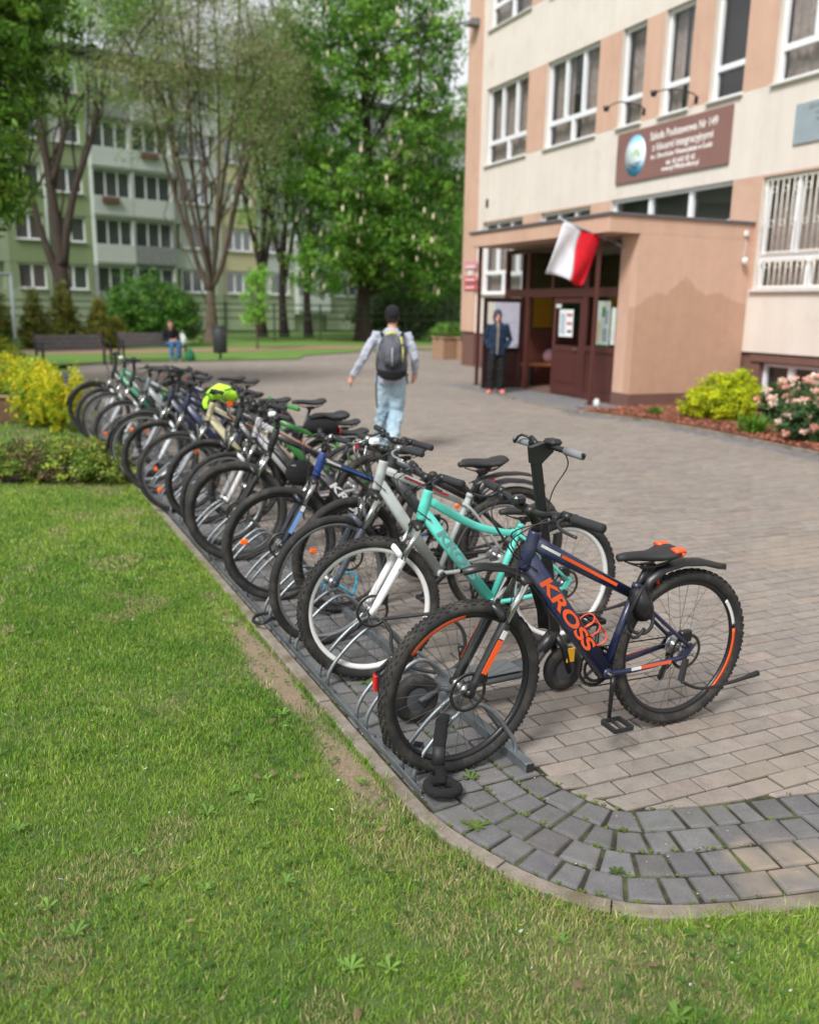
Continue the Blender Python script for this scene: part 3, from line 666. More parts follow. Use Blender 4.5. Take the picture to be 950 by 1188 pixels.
def wallX(mb,X,Y0,Y1,Z0,Z1,holes,colf,depth=.24,jm=0):
    ys=sorted({Y0,Y1}|{h[0] for h in holes}|{h[1] for h in holes}|set(BRK_Y)); zs=sorted({Z0,Z1}|{h[2] for h in holes}|{h[3] for h in holes}|set(BRK_Z))
    ys=[y for y in ys if Y0<=y<=Y1]; zs=[z for z in zs if Z0<=z<=Z1]
    for a,b in zip(ys,ys[1:]):
        for c,d in zip(zs,zs[1:]):
            my,mz=(a+b)/2,(c+d)/2
            if any(h[0]<my<h[1] and h[2]<mz<h[3] for h in holes): continue
            mb.add([(X,a,c),(X,b,c),(X,b,d),(X,a,d)],[(0,1,2,3)],colf(my,mz),False)
    for h in holes:
        a,b,c,d=h[:4]; e=X+depth
        mb.add([(X,a,c),(X,b,c),(X,b,d),(X,a,d),(e,a,c),(e,b,c),(e,b,d),(e,a,d)],[(0,1,5,4),(1,2,6,5),(2,3,7,6),(3,0,4,7)],jm,False)
FL=[(2.2,4.24),(5.84,7.92),(9.46,11.55)]
wide=[(21.98,24.28),(18.80,21.08),(10.95,13.30),(7.7,10.1),(4.4,6.8),(1.1,3.5)]
narrow=[(17.1,17.95),(15.58,16.48),(14.06,14.98)]
holes=[]; wins=[]
for k,(z0,z1) in enumerate(FL):
    for a,b in wide: wins.append((a,b,z0,z1,'barred' if (k==0 and b<13.5) else 'wide'))
    if k>0:
        for a,b in narrow: wins.append((a,b,z0,z1,'narrow'))
wins.append((14.07,18.0,3.5,4.28,'ribbon'))
for a,b in [(10.95,12.98),(7.9,10.1),(4.6,6.8)]: wins.append((a,b,.22,.84,'cellar'))
holes=[w_[:4] for w_ in wins]
BRK_Y=[24.6,18.0,18.75,14.07,13.3,13.4,21.08]; BRK_Z=[1.03,2.2,4.28,5.84,7.92,9.46,11.55]
def cf(y,z):
    if z<1.03: return 2
    if y>24.6: return 1
    for z0,z1 in ((3.3,4.28),(2.2,4.24),FL[1],FL[2]):
        if z0<z<z1:
            if 10.95>y: return 1
            if y>24.28 : return 0
            if 13.3<y<13.4: return 1
            return 1
    return 0
mb=MB(); wallX(mb,XF,-3,24.6,1.03,13.6,[h for h in holes if h[2]>1],cf)
# plinth, recessed a little
wallX(mb,XF+.06,-3,24.6,-.1,1.03,[h for h in holes if h[2]<1],lambda y,z:2,depth=.3,jm=2)
mb.add([(XF,-3,1.03),(XF,24.6,1.03),(XF+.06,24.6,1.03),(XF+.06,-3,1.03)],[(0,1,2,3)],0,False)
# corner pilaster standing slightly proud
mb.box(XF-.06,XF+.8,24.6,25.42,1.06,13.6,0,1); mb.box(XF+.0,XF+.8,24.61,25.40,-.1,1.058,0,2)
mb.box(XF+.7,29,25.2,25.38,-.1,13.6,0,1); mb.box(28.8,29,-3,25.2,-.1,13.6,0,0); mb.box(XF+.3,28.8,-3,-2.8,-.1,13.6,0,0)
wl=mb.build('wall',[cream,salmon,plinthm],None,fix=False); world_child(wl,sch)
mb=MB(); mb.box(XF-.35,29.3,-3.3,25.8,13.6,13.85); world_child(mb.build('roof',roofm),sch)
def pane(mb,X,y0,y1,z0,z1,mat=0): mb.add([(X,y0,z0),(X,y1,z0),(X,y1,z1),(X,y0,z1)],[(0,1,2,3)],mat,False)
def window(a,b,z0,z1,kind,idx):
    X=XF+.17; f=MB(); t=.07
    cellar=(kind=='cellar')
    if cellar: X=XF+.24
    fr=lambda y0,y1,c,d,dp=.06: f.box(X-dp,X+.03,y0,y1,c,d,.006)
    fr(a,a+t,z0,z1);fr(b-t,b,z0,z1);fr(a+t,b-t,z0,z0+t);fr(a+t,b-t,z1-t,z1)
    panes=[]
    if kind in('wide','barred'):
        zt=z0+.60; fr(a+t,b-t,zt-.06,zt+.06,.065)
        w3=(b-a)/3
        for k in(1,2): fr(a+w3*k-.055,a+w3*k+.055,zt+.06,z1-t,.067)
        fr((a+b)/2-.06,(a+b)/2+.06,z0+t,zt-.06,.067)
        panes=[(a,b,zt,z1),(a,b,z0,zt)]
    elif kind=='narrow':
        zt=z0+.60; fr(a+t,b-t,zt-.055,zt+.055,.065); panes=[(a,b,zt,z1),(a,b,z0,zt)]
    elif kind=='ribbon':
        for k in(1,2): y=a+(b-a)*k/3; fr(y-.06,y+.06,z0+t,z1-t,.065)
        panes=[(a,b,z0,z1)]
    else:
        for k in(1,2): y=a+(b-a)*k/3; fr(y-.07,y+.07,z0+t,z1-t,.065)
        panes=[(a,b,z0,z1)]
    w_=f.build('window',white,None); world_child(w_,sch)
    g=MB()
    for p_ in panes: pane(g,X+.01,*p_)
    g.build('pane',glass,w_,fix=False)
    g=MB(); n=int((b-a)/.05)       # curtain folds behind the glass
    if kind in('wide','narrow','barred') and idx%5!=4:
        vs=[];cut=rng.uniform(.35,.8)
        for i in range(n+1):
            y=a+(b-a)*i/n; x=X+.16+.02*math.sin(i*1.7+idx)
            vs+=[(x,y,z0+(z1-z0)*.02),(x,y,z1)]
        g.add(vs,[(2*i,2*i+2,2*i+3,2*i+1) for i in range(n) if not (.45<i/n<.62 and idx%2)],0,True)
        g.build('curtain',curtain,w_,fix=False)
    # inside box, dark
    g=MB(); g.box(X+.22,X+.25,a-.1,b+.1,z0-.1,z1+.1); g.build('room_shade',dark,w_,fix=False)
    if kind!='cellar':
        s=MB(); s.box(XF-.07,XF+.2,a-.03,b+.03,z0-.05,z0-.003,.008); s.build('sill',silm,w_)
    if kind=='barred':
        s=MB(); Xb=XF+.06
        for (c,d) in ((z0+.06,z0+.52),(z0+.68,z1-.06)):
            for k in(0,1): s.box(Xb-.012,Xb+.012,a+.06,b-.06,(c,d)[k]-.012,(c,d)[k]+.012)
        for k in range(int((b-a-.12)/.13)+1):
            y=a+.08+k*.13
            s.tube([(Xb,y,z0+.05),(Xb,y,z0+.53)],.0095,6); s.tube([(Xb,y,z0+.67),(Xb,y,z1-.05)],.0095,6)
            if k%2:
                for zz in ((z0+.45),(z1-.24),(z0+1.2)):
                    s.tube(arc((y+.06,zz),.055,0,360,14,'YZ',Xb-.008)[:-1],.006,5,closed=True)
        s.build('grille',M('grille_white',srgb(236,232,222),.5),w_,fix=False)
    return w_
for i,w_ in enumerate(wins): window(*w_[:4],w_[4],i)
# brown lintel bands over the cellar windows
mb=MB(); 
for a,b in [(10.95,12.98),(7.9,10.1)]: mb.box(XF+.02,XF+.12,a-.05,b+.2,.86,.985)
world_child(mb.build('cellar_lintel',plinthm),sch)
# small vent
mb=MB(); mb.box(XF-.012,XF+.02,23.98,24.12,4.66,4.9); world_child(mb.build('wall_vent',dark),sch)
# ---- sign board
sb=empty('school_sign',(XF-.04,16,4.6),0,'brown school name board with round blue emblem on the facade above the porch','sign')
def wc(o,r): o.location=-r.location; o.parent=r; return o
signm=M('sign_brown',srgb(136,100,94),.6,var=.04,vs=3)
mb=MB(); mb.box(XF-.05,XF-.012,14.22,17.82,4.60,5.68,.004); wc(mb.build('board',signm),sb)
stx=M('sign_white',srgb(240,235,232),.6,var=.0)
Xs=XF-.052
def st(s,yc,z,size,w=None,name='lettering',mat=stx):
    # text reads along -Y (left to right seen from -X)
    mt=basis((Xs,yc,z),(0,-1,0),(0,0,1)); o=text_mesh(name,s,size,mat,None,None,.0015,'CENTER',bold=.0035)
    if w:
        xs=[v.co.x for v in o.data.vertices]; k=w/(max(xs)-min(xs)); o.data.transform(Matrix.Scale(k,4,(1,0,0)))
    o.data.transform(mt); wc(o,sb); return o
st('Szkoła Podstawowa Nr 149',15.62,5.45,.23,2.05); st('z klasami integracyjnymi',15.62,5.22,.22,1.86); st('im. Obrońców Westerplatte w Łodzi',15.64,5.03,.14,1.88)
st('tel. 42 643 02 42',15.62,4.86,.14,.9); st('www.sp149lodz.wikom.pl',15.62,4.74,.14,1.15)
m,nt,p=newmat('emblem'); L=nt.links.new; tcn=nd(nt,'ShaderNodeTexCoord'); sx=nd(nt,'ShaderNodeSeparateXYZ'); L(tcn.outputs['Object'],sx.inputs[0])
cr=nd(nt,'ShaderNodeValToRGB'); e=cr.color_ramp.elements; e[0].position=.0;e[0].color=(*srgb(60,160,215),1);e[1].position=1.;e[1].color=(*srgb(70,165,220),1)
x=cr.color_ramp.elements.new(.16);x.color=(*srgb(90,180,225),1);x=cr.color_ramp.elements.new(.32);x.color=(*srgb(222,236,244),1);x=cr.color_ramp.elements.new(.72);x.color=(*srgb(226,238,244),1);x=cr.color_ramp.elements.new(.86);x.color=(*srgb(140,205,235),1)
mr=nd(nt,'ShaderNodeMapRange');mr.inputs['From Min'].default_value=4.72;mr.inputs['From Max'].default_value=5.60;L(sx.outputs['Z'],mr.inputs['Value']);L(mr.outputs[0],cr.inputs[0]);L(cr.outputs[0],p.inputs['Base Color'])
mb=MB(); mb.lathe([(.0001,0),(.42,0),(.42,-.003),(.0001,-.003)],(0,0,0),'X',40); 
for k,v in enumerate(mb.v): mb.v[k]=(Xs+v[0],17.13+v[1]*.86,5.14+v[2]*1.03)
wc(mb.build('emblem',m),sb)
mb=MB(); mb.tube([(Xs-.005,17.36,4.99),(Xs-.005,17.2,4.93),(Xs-.005,17.08,4.89),(Xs-.005,16.97,4.93)],[.006,.022,.025,.004],6); mb.tube([(Xs-.005,17.2,4.98),(Xs-.005,17.05,4.97),(Xs-.005,16.9,5.0)],[.004,.018,.004],6)
wc(mb.build('emblem_book',M('emblem_dark',srgb(60,80,95),.6)),sb)
mb=MB()
for (y,z,l) in ((17.15,5.2,.24),(17.05,5.22,.22),(17.25,5.16,.18),(17.0,5.14,.14)): mb.prism([(y,z-l/2),(y-.07,z+l*.1),(y,z+l/2),(y+.06,z)],Xs-.005,Xs-.003,'YZ')
wc(mb.build('emblem_leaf',M('emblem_green',srgb(190,215,180),.6)),sb)
# ---- memorial plaque
pq=empty('wall_plaque',(XF,12,4.7),0,'blue grey stone plaque on the wall right of the brown board','plaque')
mb=MB(); mb.box(XF-.035,XF-.004,11.1,12.66,4.70,5.38,.006); wc(mb.build('slab',M('plaque_stone',srgb(150,162,170),.4,var=.1,vs=4)),pq)
Xs=XF-.0365; pm=M('plaque_text',srgb(100,112,122),.5)
for z,wd,yc,s_ in ((5.28,1.3,11.88,'SZKOŁA PODSTAWOWA'),(5.17,1.2,11.88,'IM. OBROŃCÓW'),(5.06,1.2,11.88,'WESTERPLATTE')):
    mt=basis((Xs,yc,z),(0,-1,0),(0,0,1)); o=text_mesh('lettering',s_,.085,pm,None,None,.001); o.data.transform(mt); wc(o,pq)
mb=MB(); mb.box(Xs-.002,Xs,11.2,12.0,4.86,4.90); wc(mb.build('engraving',pm),pq)
# ---- floodlights
blk=M('black_paint',srgb(32,32,34),.5,var=.1)
for (yl,zl,yw,zw,lab) in ((17.55,6.45,17.0,6.12,'black spotlight on a thin arm above the left end of the brown board'),(15.95,6.45,15.33,6.05,'black spotlight on a thin arm above the middle of the brown board')):
    r=empty('spotlight',(XF,yw,zw),0,lab,'lamp','spotlights above the brown board')
    mb=MB(); mb.tube(smoothpath([(XF,yw,zw-.1),(XF-.10,yw,zw+.02),(XF-.5,yw+.2,zw+.1),(XF-.75,yl-.2,zl-.35)],5),.013,6); mb.box(XF-.012,XF,yw-.05,yw+.05,zw-.16,zw-.02); wc(mb.build('arm',blk),r)
    mb=MB(); mb.lathe([(.001,0),(.05,.0),(.075,.1),(.06,.1),(.001,.06)],(XF-.75,yl-.2,zl-.42),'Z',14); wc(mb.build('lamp_head',blk),r)
r=empty('floodlight',(XF,25.1,9.8),0,'grey floodlight on the top left corner of the facade','lamp')
mb=MB(); mb.prism([(-.0,.0),(-.32,.02),(-.26,.16),(0,.2)],24.75,25.1,'XZ'); 
for k,v in enumerate(mb.v): mb.v[k]=(XF-.08+v[0],v[1],9.72+v[2])
wc(mb.build('lamp_head',M('lamp_grey',srgb(120,120,122),.5)),r)
mb=MB(); mb.tube([(XF-.3,25.0,9.86),(XF-1.3,27.5,9.95)],.02,5); mb.ball((XF-1.3,27.5,9.95),.07,8); wc(mb.build('arm',blk),r)
# ---- plaques by the corner
for (y0,y1,z0,z1,c,lab) in ((24.45,25.2,2.93,3.19,(214,150,160),'pink plaque near the building corner, topmost of the four'),(24.72,24.98,2.74,2.89,(225,225,225),'small white emblem plaque between the pink plaques near the corner'),(24.42,25.2,2.54,2.72,(205,95,105),'red plaque just under the white emblem plaque near the corner'),(24.42,25.2,2.31,2.49,(200,85,98),'red plaque near the building corner, lowest of the four')):
    r=empty('wall_plaque',(XF-.06,y0,z0),0,lab,'plaque','plaques at the building corner')
    mb=MB(); mb.box(XF-.095,XF-.066,y0,y1,z0,z1,.006); wc(mb.build('plate',M('plate_%d'%c[0],srgb(*c),.4)),r)
    if c[0]!=225:
        mb=MB(); 
        mb.box(XF-.098,XF-.095,y0+.1,y1-.1,z0+.06,z0+.10)
        wc(mb.build('lettering',stx),r)
# ------------------------------------------------------------------ entrance porch
po=empty('entrance_porch',(10.4,16,0),0,'salmon entrance porch with flat roof, side wall and brown glazed front','porch')
YW=13.40; XC=10.39
m,nt,p=newmat('porch_side'); L=nt.links.new
tcn=nd(nt,'ShaderNodeTexCoord'); sx=nd(nt,'ShaderNodeSeparateXYZ'); L(tcn.outputs['Object'],sx.inputs[0])
# mountain-shaped repaint edge on the side wall: piecewise linear curve of X
fc=nd(nt,'ShaderNodeFloatCurve'); cvv=fc.mapping.curves[0]
PTS=[(10.39,1.83),(10.62,2.02),(10.85,2.10),(11.05,2.06),(11.35,2.30),(11.50,2.42),(11.75,2.20),(12.0,2.08),(12.3,2.14),(12.55,2.02),(12.9,1.96),(13.03,1.95)]
nx_=lambda x:(x-10.39)/2.64; nz_=lambda z:z/3.2
while len(cvv.points)<len(PTS): cvv.points.new(.5,.5)
for q,(a,b) in zip(cvv.points,PTS): q.location=(nx_(a),nz_(b)); q.handle_type='VECTOR'
fc.mapping.update()
mrx=nd(nt,'ShaderNodeMapRange');mrx.inputs['From Min'].default_value=10.39;mrx.inputs['From Max'].default_value=13.03;L(sx.outputs['X'],mrx.inputs['Value']);L(mrx.outputs[0],fc.inputs['Value'])
mz=nd(nt,'ShaderNodeMath',operation='MULTIPLY');L(sx.outputs['Z'],mz.inputs[0]);mz.inputs[1].default_value=1/3.2
nn=nd(nt,'ShaderNodeTexNoise',Scale=6.,Detail=5.);L(tcn.outputs['Object'],nn.inputs['Vector'])
cmp=nd(nt,'ShaderNodeMath',operation='SUBTRACT');L(fc.outputs[0],cmp.inputs[0]);L(mz.outputs[0],cmp.inputs[1])
st2=nd(nt,'ShaderNodeMapRange');st2.inputs['From Min'].default_value=-.004;st2.inputs['From Max'].default_value=.008;jn=nd(nt,'ShaderNodeTexNoise',Scale=9.,Detail=6.,Roughness=.6);L(tcn.outputs['Object'],jn.inputs['Vector']);jm_=nd(nt,'ShaderNodeMapRange');jm_.inputs['From Min'].default_value=.2;jm_.inputs['From Max'].default_value=.8;jm_.inputs['To Min'].default_value=-.014;jm_.inputs['To Max'].default_value=.014;L(jn.outputs['Fac'],jm_.inputs['Value']);ja=nd(nt,'ShaderNodeMath',operation='ADD');L(cmp.outputs[0],ja.inputs[0]);L(jm_.outputs[0],ja.inputs[1]);L(ja.outputs[0],st2.inputs['Value'])
mx=nd(nt,'ShaderNodeMix',data_type='RGBA');L(st2.outputs[0],mx.inputs[0]);mx.inputs[6].default_value=(*srgb(206,170,149),1);mx.inputs[7].default_value=(*srgb(189,153,130),1)
mr=nd(nt,'ShaderNodeMapRange');mr.inputs['To Min'].default_value=.88;mr.inputs['To Max'].default_value=1.1;L(nn.outputs['Fac'],mr.inputs['Value'])
sc=nd(nt,'ShaderNodeVectorMath',operation='SCALE');L(mx.outputs[2],sc.inputs[0]);L(mr.outputs[0],sc.inputs['Scale']);L(sc.outputs[0],p.inputs['Base Color']);p.inputs['Roughness'].default_value=.93
nb=nd(nt,'ShaderNodeTexNoise',Scale=170.,Detail=3.);L(tcn.outputs['Object'],nb.inputs['Vector']);b=nd(nt,'ShaderNodeBump',Strength=.35);b.inputs['Distance'].default_value=.008;L(nb.outputs['Fac'],b.inputs['Height']);L(b.outputs[0],p.inputs['Normal']); sidem=m; streaks(m,.95,1.03)
mb=MB(); mb.box(XC,XF-.003,YW,YW+.2,.25,3.115,0,0); wc(mb.build('side_wall',sidem),po)
mb=MB(); mb.box(XC+.002,XC+.3,YW+.2,13.93,.25,3.112,0,0); wc(mb.build('front_pier',salmon),po)
mb=MB(); mb.box(XC+.9,XF-.003,18.45,18.6,2.2,3.112,0,0); wc(mb.build('end_beam',salmon),po)
mb=MB(); mb.box(11.9,12.2,18.42,18.6,0,2.198,0,0); wc(mb.build('end_pier',salmon),po)
mb=MB(); mb.box(XC-.012,XF-.006,YW-.012,YW+.19,-.05,.249); mb.box(XC-.012,XC+.3,YW+.19,13.94,-.05,.248); wc(mb.build('plinth',plinthm),po)
mb=MB(); mb.box(9.71,XF-.004,YW-.001,18.66,3.118,3.40); wc(mb.build('roof_slab',salmon),po)
mb=MB(); mb.box(9.67,XF-.005,YW-.04,18.70,3.402,3.45,.005); wc(mb.build('roof_edge',roofm),po)
mb=MB(); mb.box(XC+.3,XF-.01,13.6,18.4,3.06,3.116); wc(mb.build('ceiling',cream),po)
# steel posts
for (x,y) in ((9.95,14.0),(9.9,18.5)):
    mb=MB(); mb.box(x-.035,x+.035,y-.035,y+.035,0,3.115,.004); mb.box(x-.07,x+.07,y-.07,y+.07,0,.02); wc(mb.build('post',brown),po)
mb=MB(); mb.box(10.9,10.97,18.40,18.47,0,3.06,.004); wc(mb.build('post',brown),po)
# glazed front: fixed frame, transoms
FX=10.52
mb=MB(); bx=lambda y0,y1,z0,z1,m=0,d=.05: mb.box(FX-d,FX+.03,y0,y1,z0,z1,.004,m)
bx(13.94,14.06,0,3.06);bx(15.02,15.16,0,3.06);bx(16.28,16.36,2.02,3.06);bx(17.26,17.40,0,3.06);bx(18.22,18.32,0,3.06)
for a,b in ((14.06,15.02),(15.16,16.28),(16.36,17.26),(17.40,18.22)):
    bx(a,b,2.96,3.06);bx(a,b,2.02,2.2)
bx(14.06,15.02,.95,1.07);bx(14.06,15.02,0,.12); bx(17.40,18.22,.0,.12)
wc(mb.build('front_frame',brown),po)
mb=MB(); mb.box(FX-.02,FX+.01,14.06,15.02,.12,.95);  wc(mb.build('lower_panel',brown),po)
mb=MB(); mb.box(FX-.028,FX-.021,14.14,14.94,.2,.86,.003); wc(mb.build('panel_moulding',brown),po)
mb=MB()
pane(mb,FX,14.06,15.02,1.07,2.02);pane(mb,FX,14.06,15.02,2.2,2.96);pane(mb,FX,15.16,16.28,2.2,2.96);pane(mb,FX,16.36,17.26,2.2,2.96);pane(mb,FX,17.40,18.22,.12,2.02);pane(mb,FX,17.40,18.22,2.2,2.96)
gm,nt,p=newmat('clear_door_glass'); p.inputs['Base Color'].default_value=(.6,.65,.62,1); p.inputs['Roughness'].default_value=.03; p.inputs['Transmission Weight'].default_value=1.; p.inputs['IOR'].default_value=1.05; p.inputs['Specular IOR Level'].default_value=.8
wc(mb.build('glazing',gm,fix=False),po)
# door leaf closed
dl=MB(); 
def leaf(T,open_):
    f=MB(); f.T=T
    f.box(0,.045,0,.09,.03,2.0,.004); f.box(0,.045,.97,1.06,.03,2.0,.004); f.box(0,.045,.09,.97,1.9,2.0,.004); f.box(0,.045,.09,.97,.92,1.04,.004); f.box(0,.045,.09,.97,.03,.16,.004); f.box(.01,.035,.09,.97,.16,.92)
    f.box(-.004,.01,.2,.86,.28,.8,.003)
    d=f.build('door',brownd if open_ else brown); d.parent=po; d.location=-po.location
    g=MB(); g.T=T; pane(g,.022,.09,.97,1.04,1.9); g.build('pane',gm,d,fix=False)
    h=MB(); h.T=T; h.tube([(-.05,.12,.98),(-.05,.24,.98)],.01,6); h.tube([(-.05,.13,.98),(0,.13,.98)],.008,6); h.build('handle',M('metal_handle',srgb(150,145,140),.35,metal=.8),d)
    return d
leaf(Matrix.Translation((FX-.03,15.19,.0)),False)
leaf(Matrix.Translation((FX-.06,17.42,0))@Matrix.Rotation(R_(96),4,'Z'),True)
# pale interior of the porch: back wall lower brown, upper ochre and green, inner bench
mb=MB(); mb.box(12.75,12.9,13.6,18.4,.0,1.3,0,0); mb.box(12.75,12.9,13.6,18.4,1.302,3.05,0,1); mb.box(12.7,12.748,17.25,17.9,1.31,2.3,0,2); mb.box(12.7,12.748,16.0,17.1,1.4,2.2,0,3)
wc(mb.build('inner_wall',[M('inner_brown',srgb(120,70,62),.7),M('inner_olive',srgb(96,88,52),.8,var=.3,vs=3),M('inner_ochre',srgb(196,146,40),.7),M('inner_green',srgb(60,96,64),.7,var=.5,vs=8)]),po)
mb=MB(); mb.box(10.98,12.74,18.30,18.40,.0,1.3,0,0); mb.box(10.98,12.74,18.30,18.40,1.302,3.05,0,1); mb.box(11.25,11.75,18.27,18.298,1.35,2.1,0,2); mb.box(11.85,12.5,18.27,18.298,1.35,2.0,0,3); wc(mb.build('inner_wall',[bpy.data.materials['inner_brown'],bpy.data.materials['inner_olive'],bpy.data.materials['inner_ochre'],bpy.data.materials['inner_green']]),po)
# paper notices
def paper(name,lab,T,w,h,col,marks,cat='notice',group=None):
    r=empty(name,T.to_translation(),0,lab,cat,group); q=T.copy(); q.translation=(0,0,0)
    mb=MB(); mb.T=q; mb.box(-.004,0,0,w,0,h); mb.build('sheet',M('paper_%s'%col,srgb(*{'white':(232,236,238),'lilac':(214,214,232),'pale':(205,216,210)}[col]),.7),r)
    for (y,z,a,b,c) in marks:
        mb=MB(); mb.T=q; mb.box(-.0065,-.0045,y*w,(y+a)*w,z*h,(z+b)*h); mb.build('print',M('ink_%d_%d'%(c[0],c[1]),srgb(*c),.7,var=.3,vs=30),r)
    return r
paper('notice','white two column notice with red print on the closed door leaf',Matrix.Translation((FX-.035,15.50,1.22)),.50,.55,'white',[(.52,.05,.03,.9,(190,120,130)),(.05,.75,.4,.1,(180,90,100)),(.05,.45,.4,.08,(190,60,70)),(.08,.15,.3,.1,(90,70,90)),(.6,.1,.3,.75,(170,190,200))])
paper('notice','small bluish notice high on the closed door leaf glass',Matrix.Translation((FX-.035,15.95,1.80)),.2,.08,'pale',[])
paper('poster','large pale lilac sheet taped on the open door leaf',Matrix.Translation((FX-.20,17.37,.92))@Matrix.Rotation(R_(96),4,'Z'),.66,.98,'lilac',[(.1,.55,.8,.02,(190,190,215)),(.1,.3,.8,.02,(195,195,215))],'poster')
paper('poster','pale decorated poster with a green leaf in the fixed side pane',Matrix.Translation((FX-.01,14.30,1.08)),.52,.86,'pale',[(.3,.65,.18,.22,(70,140,50)),(.1,.1,.3,.3,(150,170,170)),(.55,.1,.3,.45,(200,190,150)),(.1,.5,.15,.3,(140,160,180)),(.0,.0,1.,.04,(40,120,70))],'poster')
paper('poster','narrow pale poster seen between the steel post and the salmon pier',Matrix.Translation((FX-.01,14.09,1.12)),.16,.7,'pale',[(.2,.1,.5,.25,(200,200,190))],'poster')
# bench and school bag inside
r=empty('wooden_bench',(11.75,18.02,0.05),PI/2,'low wooden bench with dark legs just inside the porch door','bench')
mb=MB(); mb.box(-.2,.2,-.9,.9,.42,.47,.006); mb.build('seat',M('bench_wood',srgb(196,132,86),.5,var=.2,vs=6),r)
for y in(-.75,.75):
    mb=MB(); mb.box(-.18,.18,y-.02,y+.02,0,.42); mb.build('leg',blk,r)
r=empty('school_bag',(11.60,18.0,.525),PI/2,'pink and black school bag lying on the wooden bench inside the porch','bag')
mb=MB(); mb.ball((0,0,.17),.2,14,sc=(.7,1,.85)); mb.build('body',M('bag_pink',srgb(214,160,178),.8,var=.2),r)
mb=MB(); mb.ball((-.09,-.06,.13),.14,12,sc=(.6,.9,.95)); mb.build('front_pocket',blk,r)
mb=MB(); mb.tube([(0,-.05,.33),(0,-.02,.37),(0,.04,.37),(0,.06,.33)],.012,6); mb.build('handle',blk,r)
# surveillance camera on the side wall
r=empty('wall_camera',(12.85,YW,2.9),0,'small white camera with hanging cable on the porch side wall','camera')
mb=MB(); mb.box(12.78,12.86,YW-.06,YW-.003,3.18,3.28,.01); wc(mb.build('junction_box',white),r)
mb=MB(); mb.tube(smoothpath([(12.82,YW-.02,3.18),(12.84,YW-.03,3.0),(12.80,YW-.03,2.8)],4),.006,5); wc(mb.build('cable',white),r)
mb=MB(); mb.lathe([(.001,-.1),(.05,-.09),(.055,0),(.03,.03),(.001,.03)],(12.8,YW-.08,2.76),'Z',12); wc(mb.build('housing',white),r)
# door stopper weight
r=empty('glass_jar',(9.93,13.75,0),0,'small clear jar standing on the ground at the foot of the right brown post','jar')
mb=MB(); mb.lathe([(.001,0),(.05,0),(.06,.03),(.055,.1),(.04,.13),(.038,.13),(.05,.1),(.05,.01),(.001,.01)],(0,0,0),'Z',14); mb.build('body',M('jar_glass',srgb(215,222,222),.15),r)
mb=MB(); mb.lathe([(.001,.13),(.042,.13),(.042,.145),(.001,.145)],(0,0,0),'Z',14); mb.build('lid',silm,r)
# ---- flag
fr=empty('flag',(10.38,13.9,2.9),0,'white and red flag hanging from a slanting pole on the porch','flag')
mb=MB(); mb.tube([(10.42,13.9,2.92),(9.05,13.9,3.31)],.016,8); mb.ball((9.05,13.9,3.31),.028,8); mb.obox((10.40,13.9,2.90),(10.25,13.9,2.96),.05,.05); wc(mb.build('pole',M('pole_grey',srgb(165,172,180),.3,metal=.6)),fr)
def flagpart(u0,u1,mat,name):
    vs=[];fs=[];nu,nv=10,14
    for i in range(nu+1):
        for j in range(nv+1):
            u=u0+(u1-u0)*i/nu; v=j/nv
            tx=9.09+u*.80; tz=3.30-u*.228
            x=tx-.36*v*(1-.06*u)-.06*math.sin(v*3+u*4)*v; z=tz-v*(.92-.02*u)+.03*math.sin(u*7)*v
            y=13.9-.05*math.sin(u*9+v*3.5)*(.3+v)-.10*v*math.sin(v*2.2)
            vs.append((x,y,z))
    for i in range(nu):
        for j in range(nv): a=i*(nv+1)+j; fs.append((a,a+1,a+nv+2,a+nv+1))
    mb=MB(); mb.add(vs,fs,0,True); o=wc(mb.build(name,mat,fix=False),fr); md=o.modifiers.new('s','SOLIDIFY'); md.thickness=.002
flagpart(0,.5,M('flag_white',srgb(238,238,245),.8,trans=.25,bump=.15,bs=60),'white_stripe'); flagpart(.502,1,M('flag_red',srgb(222,22,44),.8,trans=.25,bump=.15,bs=60),'red_stripe')
# ------------------------------------------------------------------ apartment block
ap=empty('apartment_building',(4.05,56.5,0),math.atan2(.247,.97),'five storey apartment block in green and pale grey panels behind the trees','apartment building')
agreen=M('panel_green',srgb(148,158,134),.9,var=.08,vs=.5,bump=.1); adk=M('panel_dark_green',srgb(128,142,106),.9,var=.08,vs=.5); agrey=M('panel_grey',srgb(178,184,180),.9,var=.08,vs=.6); acream=M('panel_cream',srgb(190,180,148),.9,var=.06,vs=.6); adkg=M('balcony_mesh_grey',srgb(120,124,124),.8,var=.3,vs=6)
awin=glassmat('apartment_glass',(.06,.068,.075),.12,ior=1.8)
# local frame: x along facade to the right, y depth, z up. sills every 2.65 m from 2.45
SZ=[2.45+2.68*k for k in range(5)]; H_=15.3
segs=[(-30,-4.0,'g'),(-4.0,-1.75,'d'),(-1.75,.6,'d'),(.6,3.0,'b'),(3.0,5.5,'b'),(5.5,8.8,'w'),(8.8,11.4,'c'),(11.4,14.2,'w'),(14.2,16.8,'b'),(16.8,22,'w'),(22,26,'c'),(26,60,'w')]
mb=MB()
mb.box(-30,60,.32,12,0,H_,0,0)                       # main body
for a,b,k in segs:
    m_={'g':0,'d':1,'b':2,'w':2,'c':3}[k]
    for f in range(5):
        z=SZ[f]
        # spandrel band under the sill of each storey
        if k in('b',): 
            continue
        pm=m_
        if k=='w' and f in(0,): pm=0
        mb.box(a+.01,b-.01,.02,.318,z-1.25 if f else .1,z-.06,0,(0 if f==0 else pm))
        # piers
        mb.box(a+.012,a+.35,.03,.318,z-.058,z+1.42,0,(1 if k=='d' else (3 if k=='c' else 0))); mb.box(b-.35,b-.012,.03,.318,z-.058,z+1.42,0,(1 if k=='d' else (3 if k=='c' else 0)))
def aw(p): p.parent=ap; return p
